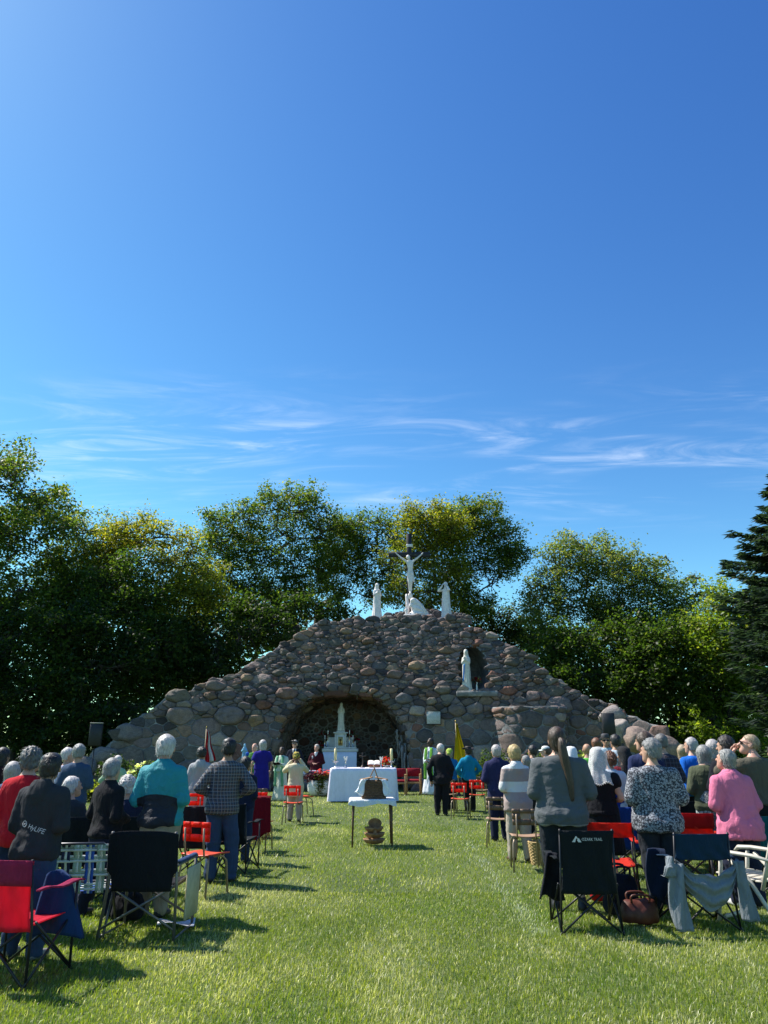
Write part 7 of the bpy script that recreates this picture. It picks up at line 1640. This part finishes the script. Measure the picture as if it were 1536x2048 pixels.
def wicker():
    d = 11.6; o = empty('wicker_tote', (P(1083, 1700, d).x, d, 0), 0, 'straw tote basket on the grass left of the logo chair', 'basket'); m = mat('straw', (.42, .29, .12), .7, var=.2, scale=50)
    for k in range(15): z = .012+.021*k; mb = MB(); r = .15+.035*k/14; n = 22; mb.tube([(math.cos(2*math.pi*i/n)*(r+.004*(-1)**(i+k)), math.sin(2*math.pi*i/n)*(r+.004*(-1)**(i+k))*.75, z) for i in range(n+1)], .0125, 5, False); mb.build('woven_coil', m, o, True)
    mb = MB(); mb.lathe([(.13, .01), (.17, .30)], 16); mb.V = [(x, y*.72, z) for x, y, z in mb.V]; mb.build('lining', mat('straw_dark', (.2, .13, .06), .8), o)
    for q in (1, -1): mb = MB(); mb.tube(catmull([(-.08, q*.12, .31), (-.07, q*.13, .42), (.07, q*.13, .42), (.08, q*.12, .31)], 4), .010, 6); mb.build('handle', m, o, True)
wicker()
# ================================================================== loudspeakers, flags, small figures, planting, pole
def speaker(px, y0, y1, d, label, lab2, pale=False):
    a, b = P(px, y0, d), P(px, y1, d); H_ = a.z-b.z; blk = mat('speaker_black', (.012, .013, .016), .6, bump=.2)
    st = empty('speaker_stand', (a.x, d, 0), 0, lab2, 'stand', 'loudspeaker stands')
    mb = MB(); mb.tube([(0, 0, .25), (0, 0, b.z-.001)], [.022, .018], 8); mb.build('pole', STEEL, st, True); mb = MB(); mb.lathe([(.032, .72), (.036, .76), (.032, .80)], 10); mb.build('collar', STEEL, st, True)
    for k in range(3): t = 2*math.pi*k/3+.5; mb = MB(); mb.tube([(.02*math.cos(t), .02*math.sin(t), .76), (.52*math.cos(t), .52*math.sin(t), .01)], .013, 7); mb.build('leg', STEEL, st, True)
    o = empty('loudspeaker', (a.x, d, b.z), math.radians(180+(18 if px < 768 else -12)), label, 'loudspeaker', 'loudspeakers'); w = H_*.56
    mb = MB(); mb.rbox((0, 0, H_/2), (w, w*.85, H_), .02); mb.build('cabinet', blk, o); mb = MB(); mb.rbox((0, w*.43, H_/2), (w*.9, .02, H_*.92), .006); mb.build('grille', mat('speaker_grille', (.02, .022, .026), .5, bump=.5, bscale=300), o)
    if pale: mb = MB(); mb.rbox((0, 0, H_+.012), (w*1.02, w*.87, .022), .006); mb.build('top_panel', mat('speaker_top', (.40, .40, .34), .5), o)
    mb = MB(); mb.rbox((-w*.3, w*.445, H_*.88), (w*.1, .006, H_*.04), .002); mb.build('badge', SILVER, o)
speaker(194, 1447, 1492, 24.5, 'black loudspeaker on a stand at the left of the grotto', 'black tripod stand under the left loudspeaker', True)
speaker(1215, 1426, 1470, 23.0, 'black loudspeaker standing above the crowd on the right', 'black tripod stand under the right loudspeaker')
mb = MB(); a, b = hit(1160, 1396), P(1203, 1427, 23.0); mb.tube(catmull([a+Vector((0, -.25, 0)), (a+b)/2+Vector((0, -.3, -.12)), b], 8), .02, 5); tag(mb.build('speaker_cable', STEEL, None, True), 'black cable running down the stones to the right loudspeaker', 'cable')
def flag(px, y0, d, label, lean, cloth_fn, parts):
    a = P(px, y0, d); o = empty('flag', (a.x-lean, d, 0), 0, label, 'flag'); mb = MB(); mb.tube([(0, 0, 0), (lean, 0, a.z)], .016, 7); mb.build('pole', mat('flag_pole', (.45, .36, .22), .5), o, True); mb = MB(); mb.lathe([(.02, 0), (.03, .03), (.004, .09)], 8, (lean, 0, a.z)); mb.build('finial', BRASS, o, True)
    mb = MB(); mb.lathe([(.20, 0), (.20, .03), (.05, .06), (.03, .2)], 14); mb.build('base', STEEL, o, True)
    for nm, u0, u1, m in parts: mb = MB(); mb.grid(lambda u, v: cloth_fn(u0+(u1-u0)*u, v, a.z, lean), 8, 18, (0, .006, 0)); mb.build(nm, m, o, True)
RF = C('flag_red', (.42, .012, .02), trans=.2); WF = C('flag_white', (.62, .62, .62), trans=.2); YF = C('flag_yellow', (.62, .46, .012), trans=.25)
flag(413, 1457, 27.5, 'furled red and white flag on a pole at the left', 0.0, lambda u, v, H_, l: (.02+u*(.06+.34*v)+.02*math.sin(9*v), -.03+.05*math.sin(u*16), H_-.05-1.15*v+.10*u*v), [('red_band', 0, .42, RF), ('white_band', .42, .8, WF), ('fly_band', .8, 1.0, RF)])
flag(911, 1445, 26.5, 'plain yellow flag hanging from a pole at the right', -.05, lambda u, v, H_, l: (l*(1-v*.7)+.02+(u-.28)*(.05+.68*v**1.1), -.04+.06*math.sin(u*17), H_-.04-1.75*v-.1*u*(v)), [('banner', 0, 1, YF)])
def small_mary():
    c = P(486, 1556, 23.5); robe_statue('processional_statue', 'small blue and white statue on a stand left of the chasuble', (c.x, 23.5, P(486, 1530, 23.5).z), .62, C('paint_sky', (.22, .42, .58)), rz=180, arms='pray', seed=2)
    st = empty('statue_stand', (c.x, 23.5, 0), 0, 'draped stand under the small blue and white statue', 'stand'); zt_ = P(486, 1530, 23.5).z-.05; mb = MB(); mb.lathe([(.25, 0), (.22, .3), (.2, zt_-.06)], 20, wave=lambda t, j, z: 1+.06*math.sin(9*t)); mb.build('drape', WCLOTH2, st, True); mb = MB(); mb.lathe([(.22, zt_-.055), (.22, zt_-.02)], 20); mb.build('stand_top', MARBLE, st)
    m = empty('microphone', (P(492, 1560, 23.2).x, 23.2, 0), 0, 'blue-headed microphone on a thin stand near the green chasuble', 'microphone'); z = P(492, 1506, 23.2).z; mb = MB(); mb.tube([(0, 0, 0), (0, 0, z-.08)], .012, 6); mb.build('stand', STEEL, m, True); mb = MB(); mb.lathe([(.14, 0), (.14, .02), (.02, .04)], 12); mb.build('base', STEEL, m, True); V, Q = polygonise(lambda p: sd_ell(p, (0, 0, z-.03), (.055, .055, .065)), (-.1, -.1, z-.12), (.1, .1, z+.06), .02); obj('foam_head', mesh_np('foam_head', V, Q, C('foam_blue', (.02, .10, .45))), m)
small_mary()
def shrub(name, label, px, py, d, W_, H_, cols, n, seed, bloom=None, leaf=.09, cat='shrub'):
    c = P(px, py, d); R = np.random.RandomState(seed); o = empty(name, (c.x, d, 0), 0, label, cat, 'planting at the foot of the grotto'); L = R.randn(n, 3); L /= np.linalg.norm(L, axis=1)[:, None]; L *= (R.rand(n, 1)**.4)*(1+.25*np.sin(L[:, :1]*7+seed)*np.sin(L[:, 2:]*6)); L = L*[W_/2, W_/2*.7, H_/2]+[0, 0, H_/2]; L[:, 2] = np.maximum(L[:, 2], .02)
    V, F = leaf_quads(L, np.full(n, leaf), R); t = R.rand(n, 1); tag(obj('foliage', mesh_np('foliage', V, F, LEAF, False, np.repeat(np.array(cols[0])*(1-t)+np.array(cols[1])*t, 4, 0)), o), kind='stuff')
    S = R.randn(14, 3)*[W_*.25, W_*.18, 0]; S[:, 2] = H_*.75; V, F = tube_np(np.zeros((14, 3))+S*[.15, .15, 0], S, np.full(14, .012), np.full(14, .005)); obj('stems', mesh_np('stems', V, F, BARK), o)
    if bloom:
        for k in range(bloom[1]):
            q = R.randn(3); q /= np.linalg.norm(q); q[1] = -abs(q[1])*.8; q[2] = abs(q[2]); pnt = q*[W_*.46, W_*.36, H_*.42]+[0, 0, H_*.55]; roses(o, pnt, .07, 9, bloom[0], 400+seed*20+k, 'bloom', False, .05)
shrub('leafy_shrub', 'green shrub at the foot of the grotto right of the yellow flag', 985, 1530, 27, 1.35, 1.5, GR[:2], 2600, 1)
shrub('leafy_shrub', 'green shrub behind the white cap by the grotto', 1075, 1530, 26.5, 1.0, 1.4, LM[:2], 1500, 2)
shrub('hydrangea_bush', 'white-blooming hydrangea between dark sweater and teal jacket', 288, 1560, 24.5, 1.2, 1.15, GR[:2], 1800, 3, ((.60, .58, .50), 9)); shrub('hydrangea_bush', 'cream-blooming hydrangea behind the white mantilla', 1163, 1540, 24, 1.1, 1.45, LM[:2], 1500, 4, ((.60, .60, .36), 9))
shrub('dark_shrub', 'dark shrub beside the left loudspeaker stand', 232, 1530, 26.5, 1.5, 1.35, DK[:2], 2400, 5); shrub('hosta_plant', 'yellow-green hosta at the left edge of the lawn', 185, 1580, 24, 1.3, .6, ((.12, .15, .02), (.26, .26, .05)), 500, 6, None, .2); shrub('hosta_plant', 'yellow-green hosta below the white hydrangea', 283, 1590, 23, 1.0, .55, ((.12, .15, .02), (.26, .26, .05)), 400, 7, None, .2)
shrub('flowering_bush', 'yellow-flowered bush between floral tee and cobalt tee', 1352, 1560, 21, 1.3, 1.25, LM[:2], 1800, 8, ((.55, .50, .10), 8)); shrub('flowering_bush', 'low red flowers beside the left hydrangea', 270, 1570, 25.5, .9, .7, GR[:2], 800, 9, ((.50, .02, .03), 8)); shrub('leafy_shrub', 'small yellow-flowered shrub behind the dark veil', 1266, 1545, 22, .9, 1.25, LM[:2], 900, 10, ((.6, .5, .05), 5))
def pole():
    d = 33.5; c = P(14, 1300, d); o = empty('utility_pole', (c.x, d, 0), 0, 'utility pole with a pale transformer can at the left edge', 'pole'); mb = MB(); mb.tube([(0, 0, 0), (.12, 0, P(14, 1180, d).z)], [.14, .11], 10); mb.build('pole_shaft', BARK, o, True)
    a, b = P(0, 1236, d), P(0, 1264, d); mb = MB(); mb.lathe([(.24, b.z), (.26, b.z+.05), (.26, a.z-.05), (.22, a.z), (.06, a.z+.02)], 16, (-.42, -.1, 0)); mb.build('transformer', mat('transformer_grey', (.42, .44, .46), .5), o, True); mb = MB(); mb.tube([(-.2, -.05, (a.z+b.z)/2), (.05, 0, (a.z+b.z)/2)], .03, 6); mb.build('bracket', STEEL, o, True)
pole()
